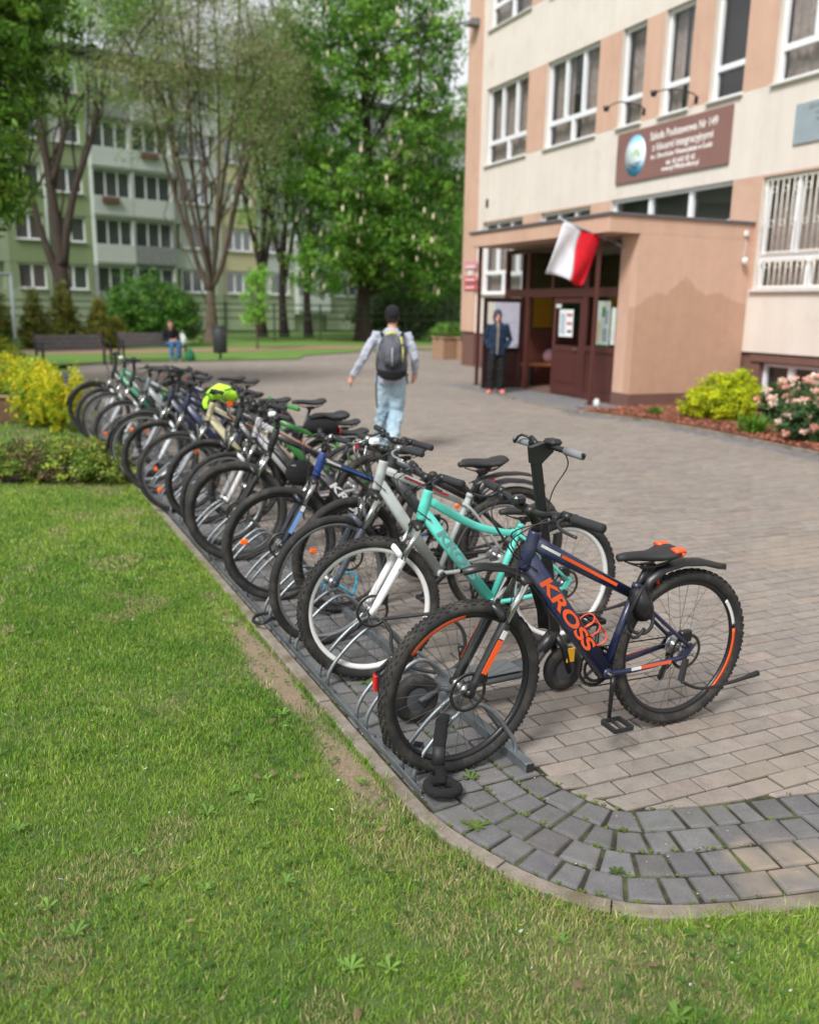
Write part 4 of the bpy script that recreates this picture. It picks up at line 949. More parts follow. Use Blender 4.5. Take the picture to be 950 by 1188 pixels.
aw(mb.build('wall',[agreen,adk,agrey,acream],fix=False))
mb=MB(); mb.box(-30.4,60.4,-.35,12.4,H_+.002,H_+.35); aw(mb.build('roof',M('roof_dark',srgb(60,62,60),.8)))
cnt=0
for a,b,k in segs:
    if b<-9 or a>30: 
        if k!='w': continue
    xs=[(a,b)] if b-a<6 else [(a+i*3.2,a+(i+1)*3.2) for i in range(int((b-a)/3.2))]
    for (c,d) in xs:
        if d<-9 or c>26: continue
        for f in range(5):
            z=SZ[f]
            if k=='b':
                # glazed or open balcony: parapet, side cheeks, frames
                t=MB(); t.box(c+.02,d-.02,-.55,-.47,z-1.1,z-.05,.01); t.box(c+.02,c+.10,-.47,.31,z-1.25,z+1.4);t.box(d-.10,d-.02,-.47,.31,z-1.25,z+1.4); t.box(c+.1,d-.1,-.47,.31,z-1.25,z-1.12)
                bl_=t.build('balcony',agrey if (f+int(c))%4 else adkg); bl_.parent=ap
                g=MB(); pane(g,0,0,0,0,0); g=MB(); g.add([(c+.1,-.2,z-.05),(d-.1,-.2,z-.05),(d-.1,-.2,z+1.38),(c+.1,-.2,z+1.38)],[(0,1,2,3)],0,False); g.build('pane',awin,bl_,fix=False)
                t=MB()
                for q in range(4): x=c+.12+(d-c-.24)*q/3; t.box(x-.05,x+.05,-.26,-.21,z-.05,z+1.36)
                t.box(c+.12,d-.12,-.26,-.21,z+1.3,z+1.38); t.build('window_frame',M('frame_grey',srgb(206,208,208),.6),bl_)
                t=MB(); 
                if (f+int(c*2))%3==0: t.box(c+.5,d-.9,-.72,-.56,z-.45,z-.1,.02); t.build('flower_box',M('box_brown',srgb(96,70,60),.8),bl_)
            else:
                wa,wb=c+.35+(.0 if d-c<3 else .25),d-.35-(.0 if d-c<3 else .25)
                t=MB(); y0,y1=.16,.22
                t.box(wa,wb,y0,y1,z,z+.08);t.box(wa,wb,y0,y1,z+1.32,z+1.4);t.box(wa,wa+.08,y0,y1,z,z+1.4);t.box(wb-.08,wb,y0,y1,z,z+1.4)
                n=2 if wb-wa<1.9 else 3
                for q in range(1,n): x=wa+(wb-wa)*q/n; t.box(x-.06,x+.06,y0,y1,z,z+1.4)
                w_=t.build('window',white); w_.parent=ap
                g=MB(); g.add([(wa,.2,z),(wb,.2,z),(wb,.2,z+1.4),(wa,.2,z+1.4)],[(0,1,2,3)],0,False); g.build('pane',awin,w_,fix=False)
                t=MB(); t.box(wa-.05,wb+.05,-.1,.16,z-.05,z-.002); t.build('sill',silm,w_)
                if cnt%3==0:
                    t=MB(); t.add([(wa+.1,.19,z+.08),(wa+.1+(wb-wa)*.3,.19,z+.08),(wa+.1+(wb-wa)*.3,.19,z+1.3),(wa+.1,.19,z+1.3)],[(0,1,2,3)],0,False); t.build('curtain',M('blind_white',srgb(190,190,188),.9,var=.2,vs=10),w_,fix=False)
                cnt+=1
mb=MB(); mb.tube([(-1.9,-.1,0),(-1.9,-.1,H_)],.10,6); aw(mb.build('downpipe',agrey,fix=False))
mb=MB(); mb.tube([(8.75,-.1,0),(8.75,-.1,H_)],.07,6); aw(mb.build('downpipe',agrey,fix=False))
# ------------------------------------------------------------------ fence
fm=M('fence_green',srgb(58,72,58),.7)
fe=empty('fence',(-10,40,0),math.atan2(.10,1),'dark green rail fence with posts in front of the apartment block','fence')
for i in range(17):
    mb=MB(); mb.box(i*2.4-.035,i*2.4+.035,-.035,.035,0,1.85); mb.build('post',fm,fe)
    if i<16:
        for z in(.35,1.1,1.45,1.75):
            mb=MB(); mb.box(i*2.4+.036,i*2.4+2.364,-.02,.02,z,z+.06); mb.build('rail',fm,fe)
# ------------------------------------------------------------------ trees
tree('chestnut_tree',(16.4,43.,0),'large dense horse chestnut tree in bloom left of the school building corner','tree',[([(16.4,43,-.1),(16.35,43,1.5),(16.5,43.1,3.5),(16.6,43,8),(16.4,43,13)],.46)],
     [(16.8,43,10.5,4.1,3.6,6.8),(14.6,42,6.6,2.5,2.6,3.5),(19.4,43,6.4,3.3,2.8,3.3),(15.0,43,14,2.9,2.8,3.5),(18.5,43,15.2,3.2,2.8,3.2),(20.2,42.6,10,2.0,2.2,3.2),(14.0,42.2,3.7,1.7,2.,1.4),(20.3,42.5,3.6,2.2,2.2,1.9),(17.2,41.5,4.6,2.8,2,1.8)],
     2100,36,.58,.115,[(.055,.14,.015),(.08,.18,.02),(.035,.09,.012),(.115,.22,.03)],3,.5,60,darkbark,flowers=(460,.15),shell=.55,asp=.42)
tree('chestnut_tree',(-1.9,18,0),'nearer horse chestnut crown reaching in from the left edge','tree',[([(-1.9,18,-.1),(-1.95,18,2),(-1.8,18.2,5),(-1.7,18,10)],.32)],
     [(-1.3,18.4,4.8,2.0,2.2,1.7),(-1.4,18.4,7.4,2.6,2.4,2.6),(-.2,18.2,8.6,1.7,1.6,1.5),(-.3,18.4,6.0,1.35,1.5,1.4),(.25,18.8,7.2,1.1,1.3,1.0),(-.6,18,3.6,.9,1.2,.7)],
     1250,48,.36,.085,[(.05,.115,.014),(.08,.17,.02),(.035,.085,.012),(.11,.20,.025)],4,.3,40,darkbark,flowers=(130,.085),shell=.5,asp=.42)
# pollarded multi-stem tree with sparse fine foliage
rr=random.Random(9)
st=[]
for (dx,dz,ddx) in ((-3.6,13.5,-1.1),(-2.2,15,-.5),(-1.2,15.5,-.25),(-.2,16,.0),(.8,16,.3),(1.8,15,.5),(2.9,13.5,1.0),(-3.0,10,-1.2),(3.6,11,1.2)):
    st.append(([(8.36,41.5,2.4),(8.36+ddx*.5,41.5+rr.uniform(-.3,.3),3.6),(8.36+dx*.45,41.5+rr.uniform(-.9,.9),7),(8.36+dx*.75,41.5+rr.uniform(-1.2,1.2),11),(8.36+dx,41.5+rr.uniform(-1.5,1.5),dz)],.115))
tree('pollard_tree',(8.36,41.5,0),'pollarded multi stem tree with thin brownish green foliage in front of the flats','tree',[([(8.36,41.5,-.1),(8.36,41.5,1.2),(8.36,41.5,2.6)],.40)]+st,
     [(8.4,41.5,13.5,4.4,3,3.6),(6.0,41.5,11,2.6,2.4,3.2),(10.8,41.5,11,2.6,2.4,3.6),(8.4,41.5,16.5,4,3,2)],2300,36,.8,.064,[(.15,.20,.07),(.20,.21,.11),(.12,.19,.05),(.18,.18,.11)],6,.2,34,barkm,shell=.2,asp=.35)
tree('bare_tree',(2.12,41.5,0),'dark forked tree with sparse light green leaves at the left in front of the flats','tree',[([(2.12,41.5,-.1),(2.1,41.5,3),(1.9,41.5,6.),(1.6,41.4,9),(1.2,41.3,12.5)],.31),([(2.1,41.5,3.2),(2.7,41.4,6),(3.6,41.2,8.5),(4.4,41,11.5)],.2),([(2.1,41.5,2.2),(1.3,41.7,5),(.8,41.7,8.5)],.2),([(1.9,41.5,6.5),(2.6,41.4,9),(2.7,41.4,12.5)],.16)],
     [(3.6,41.5,13.6,2.8,2.2,2.0),(1.0,41.5,13.2,2.2,2,2.4),(5.2,41.5,14.2,2.3,2,1.5),(2.6,41.3,10.2,2.6,1.8,1.4,.35)],800,34,.7,.068,[(.13,.25,.04),(.17,.28,.07),(.12,.20,.04)],8,.25,26,darkbark,shell=.2,asp=.4)
for (x,y,lab,s_,hgt) in ((12.95,50,'slender dark tree just left of the three close trunks',21,12),(14.1,49.6,'forked slender tree in the middle of the close trunks',22,14),(15.6,49.8,'slender tree nearest the big chestnut, by the fence',23,14)):
    r3=random.Random(s_); tree('slender_tree',(x,y,0),lab,'tree',[([(x,y,-.1),(x-.1,y,3),(x+.2,y,7),(x+r3.uniform(-.8,.8),y,hgt)],.24),([(x,y,3.5),(x-.8,y,7),(x-1.3,y,hgt-1)],.13),([(x,y,3),(x+.7,y,6.5),(x+1.1,y,hgt-2)],.13)],
      [(x-.2,y,hgt,2.4,2,3.2),(x,y,hgt-5,1.9,1.8,2.5,.4)],420,34,.8,.08,[(.12,.23,.04),(.16,.25,.07),(.13,.18,.07)],s_,.2,34,darkbark,'slender trees behind the courtyard',shell=.2,asp=.4)
tree('young_tree',(8.97,35.5,0),'small young tree with pale fresh leaves beside the litter bin','tree',[([(8.97,35.5,-.05),(8.95,35.5,.8),(9.0,35.5,2.6)],.05)],[(8.97,35.5,2.3,.7,.7,.9),(8.85,35.5,1.3,.55,.55,.6),(9.1,35.5,2.9,.45,.45,.4)],120,26,.24,.055,[(.12,.25,.03),(.15,.29,.04),(.09,.20,.03)],31,.05,14,barkm,shell=.1)
# far tree line closing the view
for i,(x,y,h,w_) in enumerate(((24,62,13,5),(31,60,12,5),(19,72,15,6),(38,66,14,6),(28,75,16,7))):
    tree('broadleaf_tree',(x,y,0),['dark rounded tree between the chestnut and the school corner','dense tree filling the gap beside the school corner','tall tree far behind the big chestnut','rounded tree beyond the end of the school building','tallest far tree behind the school corner'][i],'tree',[([(x,y,-.1),(x,y,4),(x,y,h*.7)],.35)],[(x,y,h*.55,w_*.8,w_*.7,h*.42),(x-2,y,h*.4,w_*.5,w_*.5,h*.3),(x+2,y,h*.45,w_*.55,w_*.5,h*.33)],330,22,1.0,.22,G1+[(.07,.14,.03)],50+i,.3,12,darkbark,'far trees beyond the fence',shell=.5)
# shrubs
def sb_(name,x,y,lab,cat,bl,n,k,cr,ls,pal,seed,group=None,**kw): return bush(name,(x,y,0),lab,cat,bl,n,k,cr,ls,pal,seed,group,**kw)
sb_('shrub',4.9,38,'big rounded bright green shrub behind the second bench','shrub',[(4.9,38,1.55,1.5,1.3,1.5),(4.2,38,1.2,1.0,1,1.15),(5.9,38,1.3,1.0,1,1.2)],420,26,.34,.075,[(.06,.16,.02),(.085,.2,.03),(.045,.12,.015)],61)
sb_('shrub',6.6,39,'dark narrow shrub right of the big rounded one','shrub',[(6.6,39,1.2,.9,.9,1.2)],150,26,.3,.07,[(.03,.075,.012),(.045,.10,.018)],62)
sb_('lilac_bush',21.,46.5,'broad grey green bush under the chestnut beside the school corner','bush',[(21,46.5,1.7,2.6,1.6,1.7),(18.8,47,1.2,1.8,1.4,1.1)],420,22,.5,.1,[(.06,.105,.035),(.08,.13,.05),(.045,.08,.025)],63)
sb_('shrub',20.5,40.4,'low bright green shrub in the grass behind the walking person','shrub',[(20.3,40.4,.5,1.6,.7,.6)],130,22,.3,.07,[(.09,.2,.03),(.07,.16,.025)],64)
for i,(x,y,h,w_) in enumerate(((-.6,36.,2.7,.8),(.72,36,2.2,.62),(1.75,36,2.6,.75),(2.97,36,2.0,.62),(3.6,36.6,1.2,.8))):
    bl=[(x,y,h*.22,w_,w_,h*.25),(x,y,h*.45,w_*.75,w_*.75,h*.25),(x,y,h*.68,w_*.5,w_*.5,h*.22),(x,y,h*.88,w_*.22,w_*.22,h*.14)]
    sb_('conifer_shrub',x,y,['tall thuja at the left edge behind the lamp post','olive thuja second from the left behind the bench','tallest pointed thuja behind the left bench','yellowish thuja right of the tallest one','low spreading thuja beside the big green shrub'][i],'conifer',bl,260,30,.2,.05,[(.13,.15,.025),(.09,.11,.02),(.19,.18,.03)],70+i,'thujas behind the benches',shell=.4,up=.9)

for i,(x,y,h) in enumerate(((-8.5,31,17),(-7,44,18),(-9,20,14))):  # unseen trees added left of the view for the school windows to reflect
    tree('broadleaf_tree',(x,y,0),['tall green tree on the left beyond the lawn, reflected in the school windows','tall tree at the far left in front of the flats, outside the picture','round crowned tree left of the lawn hedge, outside the picture'][i],'tree',[([(x,y,-.1),(x,y,4),(x,y,h*.7)],.3)],[(x,y,h*.62,3.6,3.4,h*.36),(x+1.5,y,h*.5,2.4,2.4,h*.25)],380,26,.8,.16,[(.06,.13,.02),(.08,.16,.03)],90+i,.3,16,darkbark,shell=.4)
# ------------------------------------------------------------------ left hedges and right flower bed
ylw=[(.62,.60,.02),(.48,.54,.02),(.36,.46,.02),(.72,.66,.03)]
sb_('yellow_shrub',.30,13.7,'bright yellow green spiky shrub at the end of the brown planter','shrub',
    [(.25,13.6,.36,.42,.40,.38),(-.05,14.6,.42,.40,.5,.42),(.48,12.9,.34,.22,.24,.38),(-.3,15.6,.5,.42,.5,.42)],420,30,.11,.028,ylw+[(.14,.26,.02)]*3,81,up=.2,asp=.45)
# upright shoots
mb=MB(); rr=random.Random(3); c=[];
for i in range(130):
    x,y=rr.choice([(.30,13.6,),(.02,14.6),(.52,12.9),(-.2,15.6)]); x+=rr.gauss(0,.16);y+=rr.gauss(0,.2); h=rr.uniform(.65,.95)*(1 if y>13.2 else .92)
    for t in np.linspace(.3,1,11): c.append((x+rr.gauss(0,.015),y+rr.gauss(0,.015),h*t))
c=np.array(c); V,F,C=leaves(c,12,.05,.024,np.array(ylw)[rng.integers(0,4,len(c))],83,asp=.4,up=.1,flat=1.2); 
o=mesh_np('shoots',V,F,leafm,col=C); rt=[q for q in bpy.data.objects if q.name.startswith('yellow_shrub')][0]; o.parent=rt; o.location=-rt.location
sb_('yellow_hedge',-.25,21.5,'clipped yellow topped hedge block at the left edge by the first bench','hedge',[(-.35,21.3,.55,.62,.7,.55),(-.9,21.5,.55,.6,.7,.55),(-1.5,21.5,.55,.6,.7,.55)],300,30,.17,.035,ylw[:3]+[(.10,.20,.02)]*3,84)
low=[(.08,.14,.02),(.12,.19,.03),(.15,.18,.035),(.12,.09,.045),(.20,.26,.03)]
bl=[(x,9.45+.5*(x*.0)-(x)*.42,.19,.30,.42,.20) for x in np.arange(-1.5,.75,.28)]+[(.55,9.35,.19,.3,.5,.2),(.4,9.8,.2,.4,.4,.2)]
sb_('low_hedge',-.2,9.5,'low clipped mottled green and bronze hedge across the lawn beside the bikes','hedge',bl,900,30,.085,.021,low,85,shell=.4,stems=30)
# brown planter box (raised bed wall)
mb=MB(); 
r=empty('raised_bed',(-.8,14.3,0),0,'low brown raised bed wall at the left edge','raised bed')
mb.box(-1.6,.92,-.2,-.12,0,.36,.01); mb.box(.84,.92,-.12,2.6,0,.36,.01); mb.build('wall',M('bed_wall',srgb(112,84,66),.9,var=.2,vs=6,bump=.3),r)
mb=MB(); mb.box(-1.62,.94,-.22,-.10,.362,.40,.008); mb.box(.82,.94,-.10,2.6,.362,.40,.008); mb.build('coping',M('bed_coping',srgb(150,126,100),.85,var=.15,vs=8),r)
mb=MB(); mb.box(-1.6,.83,-.11,2.6,.05,.33); mb.build('soil',M('soil_dark',srgb(90,74,56),.95,var=.4,vs=20),r)
sb_('garden_plant',-.3,14.9,'dark leafy plants growing inside the raised bed','plant',[(-.5,14.9,.42,.5,.5,.15),(-1.1,14.8,.42,.4,.4,.15)],60,24,.09,.04,[(.05,.12,.02),(.10,.17,.03)],86)
# flower bed right: positions from the photo
sb_('yellow_bush',10.55,11.15,'rounded yellow green bush in the mulch bed beside the porch wall','bush',[(10.55,11.2,.40,.44,.44,.40),(10.3,11.45,.28,.28,.3,.28),(10.85,11.1,.50,.34,.34,.36),(10.6,10.9,.28,.32,.3,.26)],520,34,.10,.026,[(.50,.58,.015),(.60,.66,.02),(.36,.46,.015)],91,shell=.45)
def rhodo(x,y,h,w_,lab,seed,nfl):
    root,cent=bush('rhododendron',(x,y,.03),lab,'rhododendron',[(x,y,h*.5,w_,w_*.9,h*.5),(x-w_*.4,y+.1,h*.38,w_*.6,w_*.6,h*.38),(x+w_*.4,y-.1,h*.55,w_*.6,w_*.6,h*.42)],260,22,.12,.05,[(.022,.05,.016),(.035,.075,.022),(.05,.10,.03)],seed,'pink rhododendrons in the flower bed',shell=.35,asp=.35)
    r=np.random.default_rng(seed); fp=[]
    bl=[(x,y,h*.52,w_*1.05,w_*.95,h*.52),(x-w_*.4,y+.1,h*.4,w_*.65,w_*.65,h*.4),(x+w_*.4,y-.1,h*.57,w_*.65,w_*.65,h*.44)]
    pts=blobpts(nfl*3,bl,seed+5,.95); pts=pts[pts[:,2]>.12][:nfl]
    pk=np.array([srgb(246,222,206),srgb(244,208,192),srgb(238,186,170),srgb(248,232,214)]); cc=pk[r.integers(0,4,len(pts))]
    V,F,C=leaves(pts,34,.062,.026,cc,seed+9,asp=.8,up=.1,flat=.9); o=mesh_np('flower_heads',V,F,M('petal',(.8,.5,.4),.6,attr=True,var=.05,trans=.3),col=C,parent=root); o['kind']='stuff'; o.location=-root.location
rhodo(11.25,10.35,.70,.48,'smaller pink flowering rhododendron between the yellow bush and the cellar window',101,46)
rhodo(10.75,9.3,.84,.6,'larger pink flowering rhododendron at the right edge of the bed',102,80)
rhodo(10.05,8.85,.62,.42,'low pink flowering rhododendron in front at the right edge',103,34)
def daylily(x,y,lab,n,l,seed):
    r3=random.Random(seed); root=empty('leafy_plant',(x,y,.05),0,lab,'plant','strap leaved plants in the flower bed'); vs=[];fs=[];cc=[]
    for i in range(n):
        a=r3.uniform(0,2*PI); L_=l*r3.uniform(.6,1.2); o=r3.uniform(.3,1.); w_=.013; px,py=-math.sin(a)*w_,math.cos(a)*w_; bx,by=r3.gauss(0,l*.25),r3.gauss(0,l*.25); b=len(vs)
        for t,k in((0,.6),(.35,1),(.7,.8),(1,.05)):
            X_=bx+math.cos(a)*L_*t*o; Y_=by+math.sin(a)*L_*t*o; Z_=L_*(t*1.05-.55*o*t*t)
            vs+=[(X_-px*k,Y_-py*k,Z_),(X_+px*k,Y_+py*k,Z_)]
        fs+=[[b+2*q,b+2*q+1,b+2*q+3,b+2*q+2] for q in range(3)]; k=r3.uniform(.7,1.3); cc+=[(.12*k,.27*k,.025*k)]*8
    mesh_np('leaves',vs,fs,leafm,col=cc,parent=root)
    mb=MB(); mb.lathe([(.001,.0),(.03,.0),(.02,.03),(.001,.03)],(0,0,0),'Z',8); mb.build('root_crown',M('root',srgb(120,130,70),.8),root)
daylily(9.85,9.75,'bright green strap leaved clump in front of the rhododendrons',190,.30,111)
daylily(9.95,12.1,'small weak green tuft near the porch corner',60,.16,112)
# planters with plants near the building corner
for (x,y,lab) in ((13.98,28.4,'square pebbledash planter with pale greenery, left of two by the corner'),(14.55,27.6,'square pebbledash planter half hidden behind the school corner')):
    r=empty('planter',(x,y,0),.1,lab,'planter','planters at the school corner')
    mb=MB(); mb.prism([(-.38,-.38),(.38,-.38),(.38,.38),(-.38,.38)],0,.72); mb.box(-.42,.42,-.42,.42,.722,.78,.01); mb.build('box',M('pebbledash',srgb(160,128,104),.95,var=.3,vs=25,bump=.8,bs=70),r)
    c=blobpts(60,[(0,0,.86,.42,.4,.14)],7); V,F,C=leaves(c,20,.1,.045,np.array([(.13,.24,.04),(.09,.17,.03)])[rng.integers(0,2,60)],120); mesh_np('greenery',V,F,leafm,col=C,parent=r)
# ------------------------------------------------------------------ benches, bin, frame post
slat=M('bench_slat',srgb(84,78,80),.6,var=.2,vs=5); iron=M('cast_iron',srgb(44,44,48),.5)
def bench(x,y,rz,lab):
    r=empty('park_bench',(x,y,0),rz,lab,'bench','park benches at the far end')
    mb=MB(); 
    for k in range(4): mb.box(-.95,.95,-.26+k*.11,-.17+k*.11,.43,.465,.006)
    mb.build('seat',slat,r)
    mb=MB()
    for k in range(3): mb.obox((-.95,.2+k*.035,.54+k*.125),(.95,.2+k*.035,.54+k*.125),.028,.11,up=Vector((0,0.25,1)))
    mb.build('backrest',slat,r)
    for sx_ in(-.98,.98):
        mb=MB(); mb.obox((sx_,-.25,0),(sx_,-.25,.45),.05,.06);mb.obox((sx_,.2,0),(sx_,.16,.45),.05,.06);mb.obox((sx_,.16,.42),(sx_,.30,.9),.05,.05);mb.obox((sx_,-.28,.44),(sx_,.2,.44),.05,.05); mb.obox((sx_,-.27,.64),(sx_,.22,.66),.05,.035);mb.obox((sx_,-.25,.45),(sx_,-.25,.64),.04,.04); mb.build('side_frame',iron,r)
    return r
bench(1.5,26.6,R_(200)-PI+.38-.35,'dark empty park bench at the far left end of the bike row')
bench(3.9,28.6,R_(12),'dark park bench with a person sitting on its right end')
r=empty('litter_bin',(6.05,28.8,0),.2,'dark cylindrical litter bin on a post at the far lawn edge','litter bin')
mb=MB(); mb.lathe([(.0001,.22),(.2,.22),(.22,.24),(.235,.98),(.22,1.0),(.2,1.0),(.19,.3),(.0001,.3)],(0,0,0),'Z',18); mb.build('drum',M('bin_grey',srgb(52,54,58),.5,var=.15,vs=8),r)
mb=MB(); mb.lathe([(.0001,1.02),(.24,1.02),(.2,1.08),(.0001,1.1)],(0,0,0),'Z',18); mb.build('lid',iron,r)
mb=MB(); mb.tube([(0,0,0),(0,0,.24)],.04,8); mb.build('post',iron,r)
r=empty('goal_frame',(0.05,33,0),.1,'pale blue grey tubular metal frame at the left edge','metal frame')
gm2=M('frame_pale',srgb(150,160,164),.5)
for x in(0.,-2.6):
    mb=MB(); mb.tube([(x,0,0),(x,0,2.62)],.06,8); mb.build('post',gm2,r)
mb=MB(); mb.tube([(.06,0,2.6),(-2.66,0,2.6)],.06,8); mb.build('crossbar',gm2,r)
# ------------------------------------------------------------------ bicycles
rub=M('tyre_rubber',srgb(36,35,35),.8,var=.2,vs=25,bump=.15,bs=200,dirt=srgb(74,69,63),dscale=9,dthr=.57)
alu=M('alloy',srgb(168,170,172),.3,metal=.85,var=.06,vs=10)
steel=M('spoke_steel',srgb(120,120,122),.35,metal=.8)
blkp=M('satin_black',srgb(28,28,31),.38,var=.1,vs=20,dirt=srgb(52,50,48),dscale=12,dthr=.66)
blkr=M('black_plastic',srgb(36,36,38),.6,var=.12,vs=30)
grip_m=M('grip_rubber',srgb(42,43,46),.85,bump=.3,bs=300)
discm=M('brake_steel',srgb(84,80,76),.45,metal=.9,var=.15,vs=30)
chainm=M('chain_steel',srgb(62,56,50),.5,metal=.7,bump=.8,bs=400)
orr=M('reflector_orange',srgb(255,110,20),.25,coat=.6); redr=M('reflector_red',srgb(200,20,30),.25,coat=.6); yer=M('reflector_yellow',srgb(240,180,40),.3)
def paint(name,c,rough=.32): return M('paint_'+name,srgb(*c),rough+.06,var=.08,vs=12,coat=.22,dirt=tuple(x*.72+.035 for x in srgb(*c)),dscale=11,dthr=.57)
WC={}
def wmesh(key,fn):
    if key not in WC: WC[key]=fn()
    return WC[key]
def meshof(mb,name,mats,fix=True):
    o=mb.build(name,mats,None,fix=fix); me=o.data; bpy.data.objects.remove(o); return me
def addobj(name,me,parent,mtx=None):
    o=bpy.data.objects.new(name,me); COL.objects.link(o); o.parent=parent
    if mtx is not None: o.matrix_local=mtx
    return o
def mk_tyre(R,tw,knob):
    mb=MB(); r=tw/2; n=72 if knob else 56
    prof=[(R-r+ (r*(1.0 if not knob else .93))*math.cos(a),r*math.sin(a)) for a in [2*PI*k/12 for k in range(12)]]
    mb.lathe(prof,(0,0,0),'Y',n,closed=True)
    if knob:
        N=56
        for i in range(N):
            for row,(w_,off,ph,h) in enumerate(((.010,0,0,.0045),(.008,.30,.5,.005),(.008,-.30,.5,.005),(.008,.62,0,.006),(.008,-.62,0,.006))):
                a=2*PI*(i+ph)/N; al=off*1.25; rr_=r*.93
                c=Vector((R-r+rr_*math.cos(al),rr_*math.sin(al),0)); nrm=Vector((math.cos(al),math.sin(al),0)); tn=Vector((-math.sin(al),math.cos(al),0))
                l=.0065 if row<3 else .0075; vs=[]
                for hh,sc_ in((-.001,1),(h,.8)):
                    for (u,v) in((-1,-1),(1,-1),(1,1),(-1,1)): q=c+nrm*hh+tn*(u*w_/2*sc_); vs.append((q.x,q.y,v*l*sc_))
                ca,sa=math.cos(a),math.sin(a); vs=[(x*ca-z*sa,y,x*sa+z*ca) for x,y,z in vs]
                mb.add(vs,[(4,5,6,7),(0,1,5,4),(1,2,6,5),(2,3,7,6),(3,0,4,7)],0,False)
    return meshof(mb,'tyre',rub,fix=False)
def mk_rim(R,tw,depth,mat):
    mb=MB(); a=R-tw*.86; mb.lathe([(a,-.012),(a,.012),(a-depth*.5,.012),(a-depth,.005),(a-depth,-.005),(a-depth*.5,-.012)],(0,0,0),'Y',56,closed=True); return meshof(mb,'wheel',mat)
def mk_spokes(Rr,n):
    mb=MB()
    for i in range(n):
        s=1 if i%2 else -1; a=2*PI*i/n; b=a+(.62 if (i//2)%2 else -.62)
        p=(.022*math.cos(b),s*.028,.022*math.sin(b)); q=(Rr*math.cos(a),s*.004,Rr*math.sin(a))
        mb.tube([p,q],.00115,3,cap=False)
    return meshof(mb,'spokes',steel,fix=False)
def mk_hub(big):
    mb=MB(); mb.lathe([(.001,-.052),(.009,-.052),(.011,-.036),(.026,-.033),(.026,-.027),(.013,-.02),(.013,.02),(.026,.027),(.026,.033),(.011,.036),(.009,.052),(.001,.052)],(0,0,0),'Y',16)
    if big:
        for k in range(7): mb.lathe([(.012,.034+k*.004),(.045-k*.004,.034+k*.004),(.045-k*.004,.036+k*.004),(.012,.036+k*.004)],(0,0,0),'Y',20)
    return meshof(mb,'hub',[alu])
def mk_disc():
    mb=MB(); y=-.042
    mb.lathe([(.066,y-.001),(.080,y-.001),(.080,y+.001),(.066,y+.001)],(0,0,0),'Y',36,closed=True)
    for k in range(6):
        a=2*PI*k/6; mb.obox((.018*math.cos(a),y,.018*math.sin(a)),(.066*math.cos(a+.5),y,.066*math.sin(a+.5)),.002,.008,up=Vector((0,1,0)))
    mb.lathe([(.001,y-.004),(.022,y-.004),(.022,y+.002),(.001,y+.002)],(0,0,0),'Y',16)
    return meshof(mb,'brake_disc',discm,fix=False)
def strip(path,w,drop,name,mat,parent,T=None,thick=.0025,taper=None):
    """curved mudguard blade: path of (x,z) points swept with an arched section across y"""
    vs=[];fs=[];K=6;N=len(path)
    for i,(x,z) in enumerate(path):
        a=path[max(i-1,0)];b=path[min(i+1,N-1)];tx,tz=b[0]-a[0],b[1]-a[1];l=math.hypot(tx,tz);nx,nz=-tz/l,tx/l
        if nz<0 and abs(nz)>.2: nx,nz=-nx,-nz
        ww=w*(taper(i/(N-1)) if taper else 1)
        for k in range(K+1):
            u=-1+2*k/K; d=-drop*abs(u)**2.2; vs.append(Vector((x+nx*d,u*ww/2,z+nz*d)))
    for i in range(N-1):
        for k in range(K): a=i*(K+1)+k; fs.append((a,a+1,a+K+2,a+K+1))
    mb=MB(); mb.T=T; mb.add(vs,fs,0,True); o=mb.build(name,mat,parent,fix=False); md=o.modifiers.new('t','SOLIDIFY'); md.thickness=thick; return o
BASE=dict(wb=1.05,R=.35,tw=.054,knob=False,rim='black',rdepth=.02,frame=(20,28,60),accent=None,fork='susp',forkcol=(28,28,31),ht=(.286,.925),hb=(.25,.80),bb=(.663,.305),sc=(.765,.63),
  saddle=(.84,.785),barz=1.02,barx=.29,barw=.30,rise=.02,steer=0.,lean=0.,discs=True,dt=(.024,.032),tt='straight',text=None,textcol=(240,80,20),seatcol=None,fend_f=None,fend_r=None,kick=True,rack=False,reflect=None,nsp=32,crank=100.,light=None,bell=True,grip=(42,43,46),bar_end=False,basket=False,bottle=None,chainguard=False,headcol=None)
